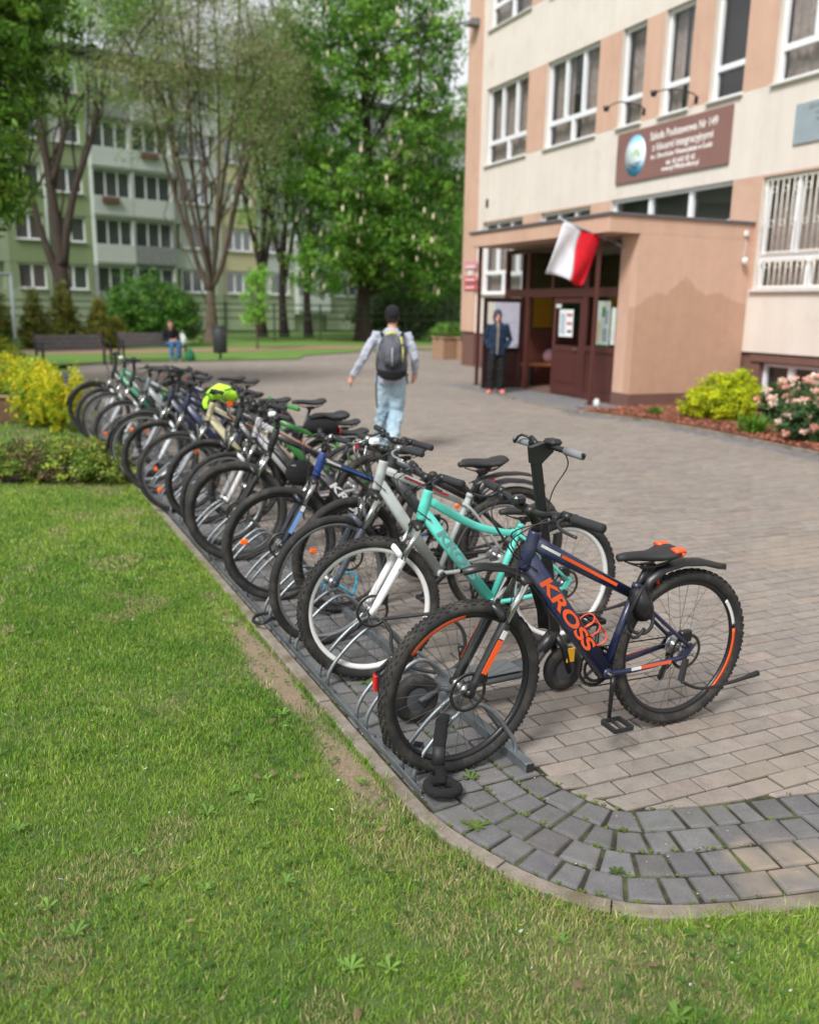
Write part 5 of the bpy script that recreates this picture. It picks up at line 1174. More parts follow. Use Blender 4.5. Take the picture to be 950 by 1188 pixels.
def bicycle(label,Xf,Y,rz=0.,**kw):
    s=dict(BASE); s.update(kw); wb=s['wb']; R=s['R']; tw=s['tw']; lod=s.get('lod',0)
    rz=R_(rz); 
    root=empty('bicycle',(Xf+math.cos(rz)*wb/2,Y+math.sin(rz)*wb/2,.006),rz,label,'bicycle','bicycles parked along the kerb',tilt=R_(s['lean']))
    O=Matrix.Translation((-wb/2,0,0)); P3=lambda p,y=0.: Vector((p[0],y,p[1]))
    ht,hb,bb,sc=s['ht'],s['hb'],s['bb'],s['sc']; ax=(P3(ht)-P3(hb)).normalized()
    S=O@Matrix.Translation(P3(hb))@Matrix.Rotation(R_(s['steer']),4,ax)@Matrix.Translation(-P3(hb))
    fm_=paint('%d_%d_%d'%s['frame'],s['frame']); fk=paint('%d_%d_%d'%s['forkcol'],s['forkcol']); hm=fm_ if not s['headcol'] else paint('%d_%d_%d'%s['headcol'],s['headcol'])
    # --- frame
    mb=MB(); mb.T=O; ra,rb=s['dt']
    def sqtube(a,b,sa,sb,n=14,m=0,pts=None,k=3.2):
        pts=pts or [a,b]; pts=[Vector(q) for q in pts]; N=len(pts); vs=[];fs=[];ps=None
        for i,p in enumerate(pts):
            t=(pts[min(i+1,N-1)]-pts[max(i-1,0)]).normalized(); sd=Vector((0,1,0)); u=sd.cross(t).normalized(); f=i/(N-1); w_=sa[0]+(sb[0]-sa[0])*f; h=sa[1]+(sb[1]-sa[1])*f
            for q in range(n):
                th=2*PI*q/n+PI/n; c_,s_=math.cos(th),math.sin(th); e=2/k
                vs.append(p+sd*(w_*math.copysign(abs(c_)**e,c_))+u*(h*math.copysign(abs(s_)**e,s_)))
        for i in range(N-1):
            for q in range(n): l=(q+1)%n; fs.append((i*n+q,i*n+l,(i+1)*n+l,(i+1)*n+q))
        fs.append(tuple(range(n))[::-1]); fs.append(tuple(range((N-1)*n,N*n))); mb.add(vs,fs,m,True)
    mb.tube([P3(hb)-ax*.012,P3(hb),P3(ht),P3(ht)+ax*.01],[.024,.027,.025,.025],16,mat=1)
    lo=P3(hb)+ax*.028; sqtube(lo,P3(bb),(ra*.95,rb*1.05),(ra*1.05,rb*.9))
    tt0=P3(ht)-ax*.032
    if s['tt']=='straight': ttp=[tt0,P3(sc)]
    elif s['tt']=='bent': ttp=smoothpath([tt0,tt0.lerp(P3(sc),.5)+Vector((0,0,-.045)),P3(sc)+Vector((-.06,0,-.0)),P3(sc)],4)
    elif s['tt']=='low': ttp=smoothpath([tt0-ax*.03,P3((.42,.60)),P3((.60,.50)),P3((bb[0]+.065,.50))],4)
    else: ttp=smoothpath([tt0,tt0.lerp(P3(sc),.5)+Vector((0,0,.025)),P3(sc)],4)
    sqtube(None,None,(ra*.8,rb*.72),(ra*.66,rb*.5),pts=ttp)
    sdir=(P3(s['saddle'])-P3(bb)).normalized(); st_top=P3(bb)+sdir*((sc[1]-bb[1]+.035)/sdir.z)
    mb.tube([P3(bb),st_top],[.017,.017],12); mb.tube([st_top-sdir*.02,st_top+sdir*.004],.0205,12,mat=0)
    mb.lathe([(.001,-.037),(.022,-.037),(.022,.037),(.001,.037)],P3(bb),'Y',16)
    rax=(wb,R)
    for sg in(-1,1):
        mb.tube(smoothpath([P3(bb,sg*.025),P3((bb[0]+.12,bb[1]+.005),sg*.045),P3((wb-.02,R-.012),sg*.066)],4),[(.010,.012)]*9,8)
        mb.tube(smoothpath([P3((sc[0]+.008,sc[1]-.01),sg*.012),P3((sc[0]+.07,sc[1]-.065),sg*.045),P3((wb-.01,R+.035),sg*.066)],4),.0085,8)
        mb.obox(P3((wb-.035,R-.02),sg*.066),P3((wb+.012,R+.04),sg*.066),.006,.03)
    mb.tube([P3((sc[0]+.075,sc[1]-.075),-.045),P3((sc[0]+.075,sc[1]-.075),.045)],.007,6)
    fr=mb.build('frame',[fm_,hm],root)
    # decals on the camera-side and far side of the down tube
    d=(P3(bb)-lo); dl=d.length; d.normalize(); u=Vector((d.z*-1,0,d.x)); 
    if u.z<0: u=-u
    if s['text']:
        for sg in (-1,1):
            xx=d if sg<0 else -d; yy=u if sg<0 else u
            # right side reads the other way round
            if sg>0: xx=-d; yy=u
            mid=lo+d*(dl*.45)+Vector((0,sg*(ra*1.02+.0015),0))
            sz=s.get('tsize',.062); o=text_mesh('lettering',s['text'],sz,paint('t%d_%d_%d'%s['textcol'],s['textcol'],.5),None,None,.0004,'CENTER',bold=.0020*sz/.062,spacing=1.,shear=.15)
            xs=[v.co.x for v in o.data.vertices]; k=s.get('tlen',.36)/(max(xs)-min(xs)); o.data.transform(Matrix.Scale(k,4,(1,0,0)))
            n=xx.cross(yy)
            if n.y*sg<0: xx=-xx
            o.data.transform(O@Matrix(((xx.x,yy.x,0,mid.x),(0,0,sg,mid.y),(xx.z,yy.z,0,mid.z),(0,0,0,1)))); o.parent=root
    if s['accent']:
        am=paint('a%d_%d_%d'%s['accent'],s['accent'])
        for sg in(-1,1):
            a_=ttp[0].lerp(ttp[-1],.26); b_=ttp[0].lerp(ttp[-1],.82)
            if len(ttp)>2: a_,b_=ttp[len(ttp)//3],ttp[len(ttp)*2//3]
            mb=MB(); mb.T=O; mb.obox(a_+Vector((0,sg*ra*.76,.004)),b_+Vector((0,sg*ra*.68,.004)),.003,.013); mb.build('stripe',am,root)
            mb=MB(); mb.T=O; e0=P3((bb[0]+.10,bb[1]+.012),sg*.052); e1=P3((wb-.10,R-.02),sg*.072); mb.obox(e0.lerp(e1,.25),e1,.003,.013); mb.build('stripe',am,root)
            mb=MB(); mb.T=O; mb.obox(e0,e0.lerp(e1,.24),.003,.013); mb.build('stripe',paint('tw',(225,225,228)),root)
            mb=MB(); mb.T=O; w0=ttp[0].lerp(ttp[-1],.06); mb.obox(w0+Vector((0,sg*ra*.79,.004)),a_.lerp(w0,.1)+Vector((0,sg*ra*.76,.004)),.003,.011); mb.build('stripe',paint('tw',(225,225,228)),root)
    # --- fork
    fx=P3((0,R)); crown=P3(hb)-ax*.045
    legdir=(crown-fx); mb=MB(); mb.T=S
    off=.052 if s['fork']=='susp' else .045
    if s['fork']=='susp':
        c0=crown+Vector((-.012,0,0)); mb.tube([P3(hb)-ax*.01,P3(hb)-ax*.06],.020,12,mat=0)
        mb.tube([c0+Vector((0,-off-.012,-.006)),c0+Vector((0,-off*.5,.012)),c0+Vector((0,off*.5,.012)),c0+Vector((0,off+.012,-.006))],[(.02,.016),(.024,.018),(.024,.018),(.02,.016)],10,mat=0)
        for sg in(-1,1):
            top=c0+Vector((0,sg*off,.0)); bot=fx+Vector((-.0,sg*off,0)); dirv=(top-bot).normalized(); L_=(top-bot).length
            mb.tube([top,top-dirv*(L_*.40)],.0145,10,mat=1)
            mb.tube([bot-dirv*.012,bot+dirv*.05,bot+dirv*(L_*.62),bot+dirv*(L_*.625)],[.016,.0185,.0215,.0215],12,mat=2)
            mb.tube([bot+Vector((0,-.012*sg,0)),bot+Vector((0,.014*sg,0))],.018,10,mat=2)
        a0=[]; 
        for k in range(9):
            th=PI*k/8; y=-off*math.cos(th); f=fx+ (c0-fx)*.66; a0.append(f+Vector((-.035*math.sin(th)-.012,y,.055*math.sin(th))))
        mb.tube(a0,[(.012,.015)]*9,8,mat=2)
    else:
        mb.tube([P3(hb)-ax*.01,crown],.022,12)
        for sg in(-1,1): mb.tube(smoothpath([crown+Vector((0,sg*.014,0)),crown+Vector((-.005,sg*off,-.03)),crown.lerp(fx,.6)+Vector((.012,sg*off,0)),fx+Vector((0,sg*.05,0))],4),[.017]*5+[.015]*4+[.010]*4,10,mat=2)
    fo=mb.build('fork',[blkp,M('stanchion',srgb(190,192,190),.15,metal=.95),fk],root)
    if s.get('forktext'):
        bot=fx+Vector((0,-off-.0225,0)); top=crown+Vector((-.012,-off-.0225,0)); dv=(top-bot).normalized(); 
        mb=MB(); mb.T=S; mb.obox(bot+dv*.09,bot+dv*.23,.002,.024,up=Vector((1,0,0)).cross(Vector((0,0,1))) if False else Vector((0,0,1))); mb.build('decal',paint('fd%d'%s['forktext'][0],s['forktext']),fo)
        mb=MB(); mb.T=S; mb.obox(bot+dv*.235,bot+dv*.27,.002,.022); mb.build('decal',paint('tw',(225,225,228)),fo)
        mb=MB(); mb.T=S; q=Vector((0,2*off+.045,0)); mb.obox(bot+q-dv*0+dv*.09,bot+q+dv*.25,.002,.024); mb.build('decal',paint('fd%d'%s['forktext'][0],s['forktext']),fo)
    # --- wheels
    rimm={'black':blkp,'silver':alu,'white':M('rim_white',srgb(222,222,220),.4,var=.04),'grey':M('rim_grey',srgb(110,112,114),.4,metal=.4),'blue':M('rim_blue',srgb(40,90,170),.4)}[s['rim']]
    def wheel(mtx,rear):
        spin=Matrix.Rotation(random.uniform(0,6),4,'Y')
        w_=addobj('wheel',wmesh(('rim',R,tw,s['rdepth'],s['rim']),lambda:mk_rim(R,tw,s['rdepth'],rimm)),root,mtx@spin)
        addobj('tyre',wmesh(('tyre',R,tw,s['knob']),lambda:mk_tyre(R,tw,s['knob'])),w_)
        addobj('spokes',wmesh(('sp',R,tw,s['nsp'],s['rdepth']),lambda:mk_spokes(R-tw*.86-s['rdepth']*.9,s['nsp'])),w_)
        addobj('hub',wmesh(('hub',rear),lambda:mk_hub(rear)),w_)
        if s['discs']: addobj('brake_disc',wmesh(('disc',),mk_disc),w_)
        if s['reflect']:
            for k in (0,PI*.95): 
                mb=MB(); rr_=(R-tw)*.72; mb.T=Matrix.Rotation(k+(.9 if rear else 2.2),4,'Y'); mb.box(rr_-.022,rr_+.022,-.007,.007,-.017,.017,.006); mb.build('reflector',orr,w_)
        if s.get('rimdecal'):
            Rd=R-tw*.5; 
            for k,(a0_,a1_,c_) in enumerate(s['rimdecal'][1 if rear else 0]):
                mb=MB(); vs=[];n=14; ri,ro=R-tw*1.16,R-tw*.88
                # decal curve on the tyre side wall, in fixed orientation
                inv=spin.inverted()
                for q in range(n+1):
                    a=R_(a0_+(a1_-a0_)*q/n)
                    for r_ in(ri,ro): vs.append(inv@Vector((r_*math.cos(a),-.0150,r_*math.sin(a))))
                mb.add(vs,[(2*q,2*q+1,2*q+3,2*q+2) for q in range(n)],0,True); o=mb.build('rim_decal',paint('rd%d_%d'%(c_[0],c_[1]),c_),w_,fix=False); o.modifiers.new('t','SOLIDIFY').thickness=.002
        return w_
    wf=wheel(S@Matrix.Translation(fx),False); wr=wheel(O@Matrix.Translation(P3(rax)),True)
    if s['discs']:
        mb=MB(); mb.T=S; mb.box(.03,.075,-.062,-.034,R+.03,R+.085,.006); mb.build('brake_caliper',blkp,fo)
        mb=MB(); mb.T=O; mb.box(wb-.05,wb+.01,-.064,-.034,R+.05,R+.10,.006); mb.build('brake_caliper',blkp,root)
    else:
        for sg in(-1,1):
            mb=MB(); mb.T=S; c_=crown.lerp(fx,.22); mb.obox(c_+Vector((-.02,sg*.035,-.0)),c_+Vector((-.03,sg*.012,.09)),.01,.014); mb.build('brake_arm',alu,fo)
    # --- cranks
    c=P3(bb); mb=MB(); mb.T=O
    for r_,y in((.088,.052),(.068,.044)):
        mb.lathe([(r_-.012,y-.0015),(r_,y-.0015),(r_,y+.0015),(r_-.012,y+.0015)],c,'Y',40,closed=True)
        if not lod:
            for k in range(36): a=2*PI*k/36; mb.obox(c+Vector((r_*.99*math.cos(a),y,r_*.99*math.sin(a))),c+Vector(((r_+.005)*math.cos(a),y,(r_+.005)*math.sin(a))),.002,.004,up=Vector((0,1,0)))
    for k in range(5): a=2*PI*k/5; mb.obox(c+Vector((0,.05,0)),c+Vector((.078*math.cos(a),.05,.078*math.sin(a))),.005,.014,up=Vector((0,1,0)))
    mb.lathe([(.001,-.062),(.013,-.062),(.013,.062),(.001,.062)],c,'Y',12)
    ck=mb.build('chainring',blkp,root)
    ca=R_(s['crank'])
    for sg in(-1,1):
        a=ca+(0 if sg<0 else PI); dv=Vector((math.cos(a),0,-math.sin(a))); e=c+dv*.172+Vector((0,sg*.085,0)); mb=MB(); mb.T=O
        mb.tube([c+Vector((0,sg*.062,0)),c+dv*.03+Vector((0,sg*.068,0)),e],[(.012,.018),(.010,.016),(.008,.013)],8); cr_=mb.build('crank_arm',blkp,root)
        mb=MB(); mb.T=O; p_=e+Vector((0,sg*.055,0)); mb.tube([e,p_+Vector((0,sg*.04,0))],.007,6)
        for q in(-.042,.042): mb.box(p_.x+q-.006,p_.x+q+.006,p_.y-.045,p_.y+.045,p_.z-.011,p_.z+.011,.002)
        for q in(-.045,.045): mb.box(p_.x-.042,p_.x+.042,p_.y+q-.004,p_.y+q+.004,p_.z-.009,p_.z+.009)
        pd=mb.build('pedal',blkr,cr_)
        mb=MB(); mb.T=O
        mb.box(p_.x+.0485,p_.x+.0515,p_.y-.032,p_.y+.032,p_.z-.007,p_.z+.007); mb.build('pedal_reflector',orr,cr_)
    y=.047; mb=MB(); mb.T=O; rc=.033; up_=[c+Vector((-.088*math.sin(t),y-c.y,.088*math.cos(t))) for t in np.linspace(0,PI,10)]
    path=[P3(rax,y)+Vector((0,0,rc)),c+Vector((0,y,.088))]+[c+Vector((-.088*math.sin(t),y,.088*math.cos(t))) for t in np.linspace(.3,PI-.3,7)]+[c+Vector((0,y,-.088)),P3((wb-.04,R-.14),y),P3((wb+.01,R-.10),y),P3((wb+.01,R-.05),y),P3((wb+.032,R),y)]
    mb.tube(path,[(.0035,.0045)]*len(path),4,closed=True,up=Vector((0,1,0))); mb.build('chain',chainm,root,fix=False)
    mb=MB(); mb.T=O; mb.obox(P3((wb+.01,R-.01),.05),P3((wb+.005,R-.07),.06),.012,.03); mb.obox(P3((wb+.0,R-.06),.05),P3((wb-.04,R-.15),.05),.012,.024)
    for q in((wb+.0,R-.075),(wb-.04,R-.148)): mb.lathe([(.001,-.004),(.016,-.004),(.016,.004),(.001,.004)],P3(q,.048),'Y',12)
    mb.build('derailleur',blkp,root)
    # --- seat
    sx_,sz_=s['saddle']; mb=MB(); mb.T=O; mb.tube([st_top-sdir*.05,P3((sx_,sz_-.045))],.0135,12); mb.box(sx_-.03,sx_+.03,-.018,.018,sz_-.06,sz_-.035,.004)
    for sg in(-1,1): mb.tube(smoothpath([P3((sx_-.11,sz_-.02),sg*.01),P3((sx_-.04,sz_-.042),sg*.022),P3((sx_+.05,sz_-.042),sg*.025),P3((sx_+.10,sz_-.015),sg*.035)],4),.0035,6)
    mb.build('seat_post',[blkp],root)
    mb=MB(); mb.T=O
    prof=[(-.158,.004,.010,.008),(-.152,.002,.019,.015),(-.12,.004,.023,.018),(-.06,.001,.027,.02),(-.01,-.004,.038,.021),(.04,-.004,.06,.022),(.08,.002,.074,.024),(.105,.010,.074,.022),(.122,.014,.062,.016),(.128,.014,.03,.008)]
    if s.get('bigsaddle'): prof=[(a,b,c_*1.35,d_*1.5) for a,b,c_,d_ in prof]
    mb.tube([(sx_+a,0,sz_+b) for a,b,_,_ in prof],[(w_,h) for _,_,w_,h in prof],14)
    sa=mb.build('saddle',blkr,root)
    if s['seatcol']:
        for sg in(-1,1):
            mb=MB(); mb.T=O
            mb.tube(smoothpath([(sx_+.105,sg*.058,sz_+.006),(sx_+.126,sg*.045,sz_+.012),(sx_+.118,sg*.050,sz_+.022),(sx_+.080,sg*.052,sz_+.022)],3),[(.022,.013)]*10,8); mb.build('saddle_accent',paint('sa%d'%s['seatcol'][0],s['seatcol'],.5),sa)
    # --- handlebar
    bx,bz=s['barx'],s['barz']; w_=s['barw']; rise=s['rise']; mb=MB(); mb.T=S
    tp=P3(ht)+ax*.045; mb.tube([P3(ht)+ax*.008,tp+ax*.01],.018,12,mat=0); cl=P3((bx,bz-rise)); mb.tube([tp-ax*.008,cl],[(.018,.020),(.016,.017)],10,mat=0); mb.tube([cl+Vector((0,-.024,0)),cl+Vector((0,.024,0))],.021,12,mat=0)
    hb_=[]
    for y,dx,dz in((-w_,.045,rise),(-w_*.72,.022,rise+.004),(-w_*.42,.0,rise),(-w_*.24,0,.004),(0,0,0),(w_*.24,0,.004),(w_*.42,.0,rise),(w_*.72,.022,rise+.004),(w_,.045,rise)): hb_.append((cl.x+dx,y,cl.z+dz))
    hb2=smoothpath(hb_,3); mb.tube(hb2,.0125 if rise<.05 else .0115,10,mat=(1 if s.get('barsilver') else 0),up=Vector((0,0,1))); hbar=mb.build('handlebar',[blkp,alu],root)
    gm_=grip_m if s['grip']==(42,43,46) else M('grip_%d'%s['grip'][0],srgb(*s['grip']),.8)
    for sg in(-1,1):
        e=Vector((cl.x+.045,sg*w_,cl.z+rise)); e2=Vector((cl.x+.022,sg*w_*.72,cl.z+rise+.004)); dv=(e-e2).normalized(); e1=e-dv*.125
        mb=MB(); mb.T=S; mb.tube([e1,e1+dv*.008,e1+dv*.012,e+dv*.0,e+dv*.006],[.019,.019,.0165,.0175,.015],12); mb.build('grip',gm_,hbar)
        lv=e1-dv*.03; mb=MB(); mb.T=S; mb.tube([lv-dv*.018,lv+dv*.018],.0175,10); mb.tube(smoothpath([lv+Vector((-.012,0,-.006)),lv+Vector((-.045,sg*.01,-.018)),lv+Vector((-.058,sg*.05,-.03)),lv+Vector((-.05,sg*.12,-.038))],4),[(.009,.007)]*5+[(.007,.005)]*8,6); mb.build('brake_lever',alu if s.get('leversilver') else blkp,hbar)
        mb=MB(); mb.T=S; q=lv-dv*.035; mb.box(q.x-.025,q.x+.03,q.y-.014,q.y+.014,q.z-.03,q.z-.002,.006); mb.build('gear_shifter',blkr,hbar)
        if s['bar_end']: mb=MB(); mb.T=S; mb.tube(smoothpath([e,e+Vector((-.05,0,.03)),e+Vector((-.11,-sg*.02,.05))],3),.011,8); mb.build('bar_end',blkp,hbar)
    if s['bell']:
        mb=MB(); mb.T=S; mb.lathe([(.001,.022),(.014,.019),(.022,.008),(.023,0),(.001,0)],(cl.x,-.09,cl.z+.022),'Z',14); mb.build('bell',alu if s['bell']=='silver' else blkr,hbar)
    if s['light']:
        mb=MB(); mb.T=S; mb.box(cl.x-.045,cl.x+.01,.03,.07,cl.z+.012,cl.z+.05,.01); mb.build('front_light',M('lamp_%s'%s['light'],srgb(*{'white':(225,228,232),'black':(40,40,42)}[s['light']]),.3),hbar)
    # --- cables
    for i,(y0,zz,dn) in enumerate(((-w_*.5,.05,.03),(w_*.5,.07,-.02),(-w_*.42,.02,.06),(w_*.42,.03,.0))):
        if lod and i>1: break
        st_=S@Vector((cl.x-.03,y0,cl.z+rise-.012)); mid=S@Vector((cl.x-.11-zz*.4,y0*.45,cl.z-.02-dn)); tgt=(O@(lo+d*.05+Vector((0,math.copysign(ra+.006,y0),.0)))) if i else (S@(fx.lerp(crown,.5)+Vector((.0,-off-.02,0)))); m2=S@Vector((hb[0]-.055,y0*.15-.015,hb[1]+.06))
        mb=MB(); mb.tube(smoothpath([st_,mid,m2,tgt],6),.0026,5); mb.build('cable',blkr,root,fix=False)
    # --- mudguards
    fmat=s.get('fendmat') or blkp
    if s['fend_f']=='clip':
        f=strip([(-.03,.825),(.05,.838),(.14,.825),(.21,.795),(.245,.775)],.075,.022,'mudguard',fmat,root,S,taper=lambda t:.35+.65*min(1,t*2.2))
        strip([(.27,.775),(.33,.70),(.37,.60),(.385,.52)],.07,.02,'mudguard',fmat,root,S)
    elif s['fend_f']=='full':
        a=[(-math.cos(R_(t))*(R+.022)*-1*-1,R+math.sin(R_(t))*(R+.022)) for t in range(s.get('ff0',20),s.get('ff1',200),8)]
        strip(a,tw+.02,.018,'mudguard',fmat,root,S)
    if s['fend_r']=='clip':
        strip([(.80,.62),(.835,.69),(.90,.735),(1.0,.752),(1.11,.742),(1.2,.715),(1.26,.70)],.085,.022,'mudguard',fmat,root,O,taper=lambda t:.75+.25*math.sin(PI*t) if t<.8 else .75*(1-(t-.8)*3.5))
        mb=MB(); mb.T=O; mb.tube([P3((sx_-.05,.66)),P3((.87,.725))],[.012,.010],8); mb.build('mudguard_arm',blkr,root)
    elif s['fend_r']=='up':
        strip([(.86,.80),(.95,.83),(1.05,.845),(1.17,.84),(1.25,.825)],.075,.015,'mudguard',fmat,root,O)
    elif s['fend_r']=='full':
        strip([(wb+math.cos(R_(t))*(R+.022),R+math.sin(R_(t))*(R+.022)) for t in range(-10,165,8)],tw+.02,.018,'mudguard',fmat,root,O)
    if s['rack']:
        mb=MB(); mb.T=O; z=R*2+.06
        for sg in(-1,1): mb.tube([P3((wb-.22,z),sg*.06),P3((wb+.16,z),sg*.06)],.006,6); mb.tube([P3((wb,R),sg*.07),P3((wb-.03,z),sg*.06)],.005,6); mb.tube([P3((wb,R),sg*.07),P3((wb+.10,z),sg*.06)],.005,6)
        for q in range(5): mb.tube([P3((wb-.2+q*.085,z),-.06),P3((wb-.2+q*.085,z),.06)],.004,6)
        mb.build('luggage_rack',alu if s['rack']=='silver' else blkp,root)
    if s['kick']:
        mb=MB(); mb.T=O
        if s['kick']=='up': mb.obox(P3((wb-.02,R-.02),-.07),P3((wb-.05,R-.11),-.085),.016,.04); mb.tube(smoothpath([P3((wb-.05,R-.11),-.09),P3((wb+.05,R-.155),-.10),P3((wb+.2,R-.15),-.11),P3((wb+.35,R-.125),-.12)],4),[.007]*9+[.008,.009,.012,.013],8)
        else: mb.tube([P3((bb[0]+.07,bb[1]-.01),-.03),P3((bb[0]+.10,.01),-.13)],[.008,.009],8)
        mb.build('kickstand',blkp,root)
    if s['bottle']:
        q0=lo+d*(dl*.62)+u*.06; mb=MB(); mb.T=O; 
        for k in(0,.05,.11): mb.tube([(q0+d*k+Vector((.036*math.cos(t)*u.x,.036*math.sin(t),.036*math.cos(t)*u.z))) for t in np.linspace(0,2*PI,13)[:-1]],.0035,5,closed=True)
        mb.tube([q0-u*.036,q0+d*.13-u*.036],.004,5);mb.tube([q0+u*.036,q0+d*.13+u*.036],.004,5); mb.build('bottle_cage',paint('cage%d'%s['bottle'][0],s['bottle']),root)
    if s['basket']:
        mb=MB(); mb.T=S; x0,x1=-.22+bx,-.02+bx
        for z in(.80,.87,.94,1.0): mb.tube([(x0,-.15,z),(x1,-.15,z),(x1,.15,z),(x0,.15,z)],.003,4,closed=True)
        for k in range(9): mb.tube([(x0,-.15+.0375*k,.80),(x0,-.15+.0375*k,1.0)],.002,4)
        mb.build('basket',blkr,root)
    if s.get('rear_reflector',True):
        mb=MB(); mb.T=O; mb.box(sx_+.04,sx_+.055,-.02,.02,sz_-.13,sz_-.09,.005); mb.build('rear_reflector',redr,root)
    return root,S,O
kx=lambda y: float(np.interp(-y,-kp[::-1,1][::-1],kp[::-1,0][::-1]))
b1,S1,O1=bicycle('dark navy mountain bike with orange lettering, nearest of the row',1.447,2.75,.8,steer=4,knob=True,tw=.056,frame=(24,32,66),accent=(240,92,40),text='KROSS',textcol=(240,92,35),forkcol=(28,28,32),forktext=(240,92,35),
   seatcol=(240,90,40),fend_f='clip',fend_r='clip',kick='up',bottle=(230,80,50),crank=97,rimdecal=[[(92,142,(240,92,35))],[(-50,10,(240,92,35)),(14,40,(228,228,230))]] ,barw=.355,barx=.255,barz=1.04,rise=.022,bell=False,lean=1.2,dt=(.027,.041),tsize=.066,tlen=.41,light='black')
b2,_,_=bicycle('mint green mountain bike with white fork and white rims',1.447,3.675,2.5,wb=1.09,barw=.34,steer=-8,knob=True,tw=.056,rim='white',rdepth=.024,frame=(92,205,190),forkcol=(232,232,234),text='KROSS',textcol=(120,165,165),tt='bent',ht=(.29,.895),hb=(.255,.775),sc=(.79,.655),saddle=(.85,.76),barz=.985,barx=.28,crank=190,tsize=.06,tlen=.34,kick='up',dt=(.023,.03))
b3,_,_=bicycle('silver grey bike with red decals and slick black tyre',1.412,4.19,4.5,wb=1.06,steer=6,rim='silver',frame=(168,174,172),headcol=(176,182,182),forkcol=(60,66,78),accent=(170,40,50),ht=(.31,.95),hb=(.275,.82),sc=(.79,.70),saddle=(.93,.905),barz=1.045,barx=.30,discs=False,fend_r='up',tw=.045,kick=False,bar_end=False,leversilver=True,crank=150,light='white')
b4,_,_=bicycle('black mountain bike with blue top tube and white lettering',1.366,4.96,3.,steer=-5,rim='black',tw=.05,frame=(26,27,30),headcol=(30,62,130),forkcol=(26,32,46),forktext=(120,160,220),accent=(60,110,190),text='KROSS',textcol=(230,230,232),ht=(.275,.88),hb=(.235,.76),barz=.985,barx=.30,saddle=(.83,.87),reflect=True,crank=40,bell='silver',kick=False)
b5,_,_=bicycle('all black mountain bike with small black frame bag',1.32,5.88,4,steer=-12,frame=(24,24,26),forkcol=(24,24,26),rim='black',tw=.055,ht=(.29,.9),hb=(.25,.78),barz=1.0,saddle=(.85,.86),text='ROCK',textcol=(70,70,74),barw=.34,light='white',crank=200)
b6,_,_=bicycle('white and orange city bike half hidden behind the all black one',1.33,6.35,5,steer=8,frame=(180,180,184),accent=(235,120,40),forkcol=(200,200,202),rim='silver',tw=.04,discs=False,saddle=(.86,.92),bigsaddle=True,rack='silver',barz=1.04,rise=.05,light='black',crank=80)
b7,_,_=bicycle('small bike with bright green frame between the white and the beige ones',1.62,6.95,-3,steer=10,frame=(48,120,52),forkcol=(40,40,44),rim='black',tw=.045,R=.31,ht=(.29,.86),hb=(.26,.75),saddle=(.85,.80),barz=.97,discs=False,grip=(50,130,50),text=None,crank=20)
b8,_,_=bicycle('beige mountain bike with red down tube and orange wheel reflectors',1.20,7.5,3,steer=-6,frame=(206,196,160),accent=(150,50,40),forkcol=(150,154,160),rim='grey',tw=.045,reflect=True,ht=(.30,.92),hb=(.26,.79),saddle=(.86,.93),barz=1.03,discs=False,light='black',crank=120)
b9,_,_=bicycle('navy blue bike with pale silver fork legs',1.16,8.3,2,steer=-9,frame=(28,38,74),forkcol=(200,204,208),rim='black',tw=.05,saddle=(.86,.90),barz=1.03,crank=30,discs=False)
b10,_,_=bicycle('dark blue bike with long black front mudguard ending in a white tip',1.10,8.85,3,steer=-16,frame=(30,36,60),forkcol=(170,172,176),rim='silver',tw=.045,fend_f='full',ff0=0,ff1=150,fend_r='full',reflect=True,saddle=(.86,.90),bigsaddle=True,barz=1.06,rise=.05,discs=False,rack='black',crank=260)
b11,_,_=bicycle('grey bike with orange front wheel reflector behind the mudguard one',1.06,10.2,1,steer=4,frame=(120,128,132),accent=(180,220,60),forkcol=(190,192,196),rim='silver',tw=.05,reflect=True,saddle=(.86,.92),barz=1.04,discs=False,crank=60)
b12,_,_=bicycle('black trekking bike with wide handlebar and silver rims near the far end',1.0,11.1,2,steer=-4,frame=(40,42,46),forkcol=(180,184,188),rim='silver',rdepth=.028,tw=.045,saddle=(.86,.95),barz=1.08,rise=.05,fend_r='full',discs=False,crank=330,text=None)
b13,_,_=bicycle('light green bike with pale fork, last but one at the far end',.96,11.75,3,steer=10,frame=(70,150,112),forkcol=(214,216,220),rim='grey',tw=.045,saddle=(.86,.90),barz=1.05,basket=False,discs=False,light='white',crank=10,barsilver=True)
b14,_,_=bicycle('black step through bike, very last at the far end of the row',.93,12.5,0,steer=-6,frame=(30,30,34),forkcol=(60,60,64),tt='low',rim='black',tw=.045,fend_f='full',ff0=10,ff1=170,fend_r='full',saddle=(.86,.88),barz=1.08,rise=.06,discs=False,crank=140,bigsaddle=True)
b15,_,_=bicycle('dark bike with lime green decals standing deeper in the row',1.42,9.55,-4,steer=12,frame=(30,44,80),accent=(170,230,40),forkcol=(40,40,44),rim='black',tw=.05,saddle=(.86,.93),barz=1.05,discs=False,crank=220)
b16,_,_=bicycle('dark grey city bike standing deeper between the blue topped and the silver bikes',1.66,4.62,-5,steer=14,frame=(40,42,46),forkcol=(30,30,34),rim='black',tw=.05,saddle=(.86,.86),barz=1.02,fend_r='clip',crank=200)
b17,_,_=bicycle('black bike with high handlebar squeezed behind the green framed one',1.34,7.02,-2,steer=9,frame=(30,32,36),forkcol=(36,36,40),rim='black',tw=.045,saddle=(.86,.97),barz=1.08,rise=.05,discs=False,crank=310)
b18,_,_=bicycle('black bike with grey fork just before the dark lime decal one',1.22,9.25,4,steer=-14,frame=(36,36,40),forkcol=(120,124,128),rim='black',tw=.045,saddle=(.86,.98),barz=1.07,rise=.04,discs=False,crank=100,bar_end=True)
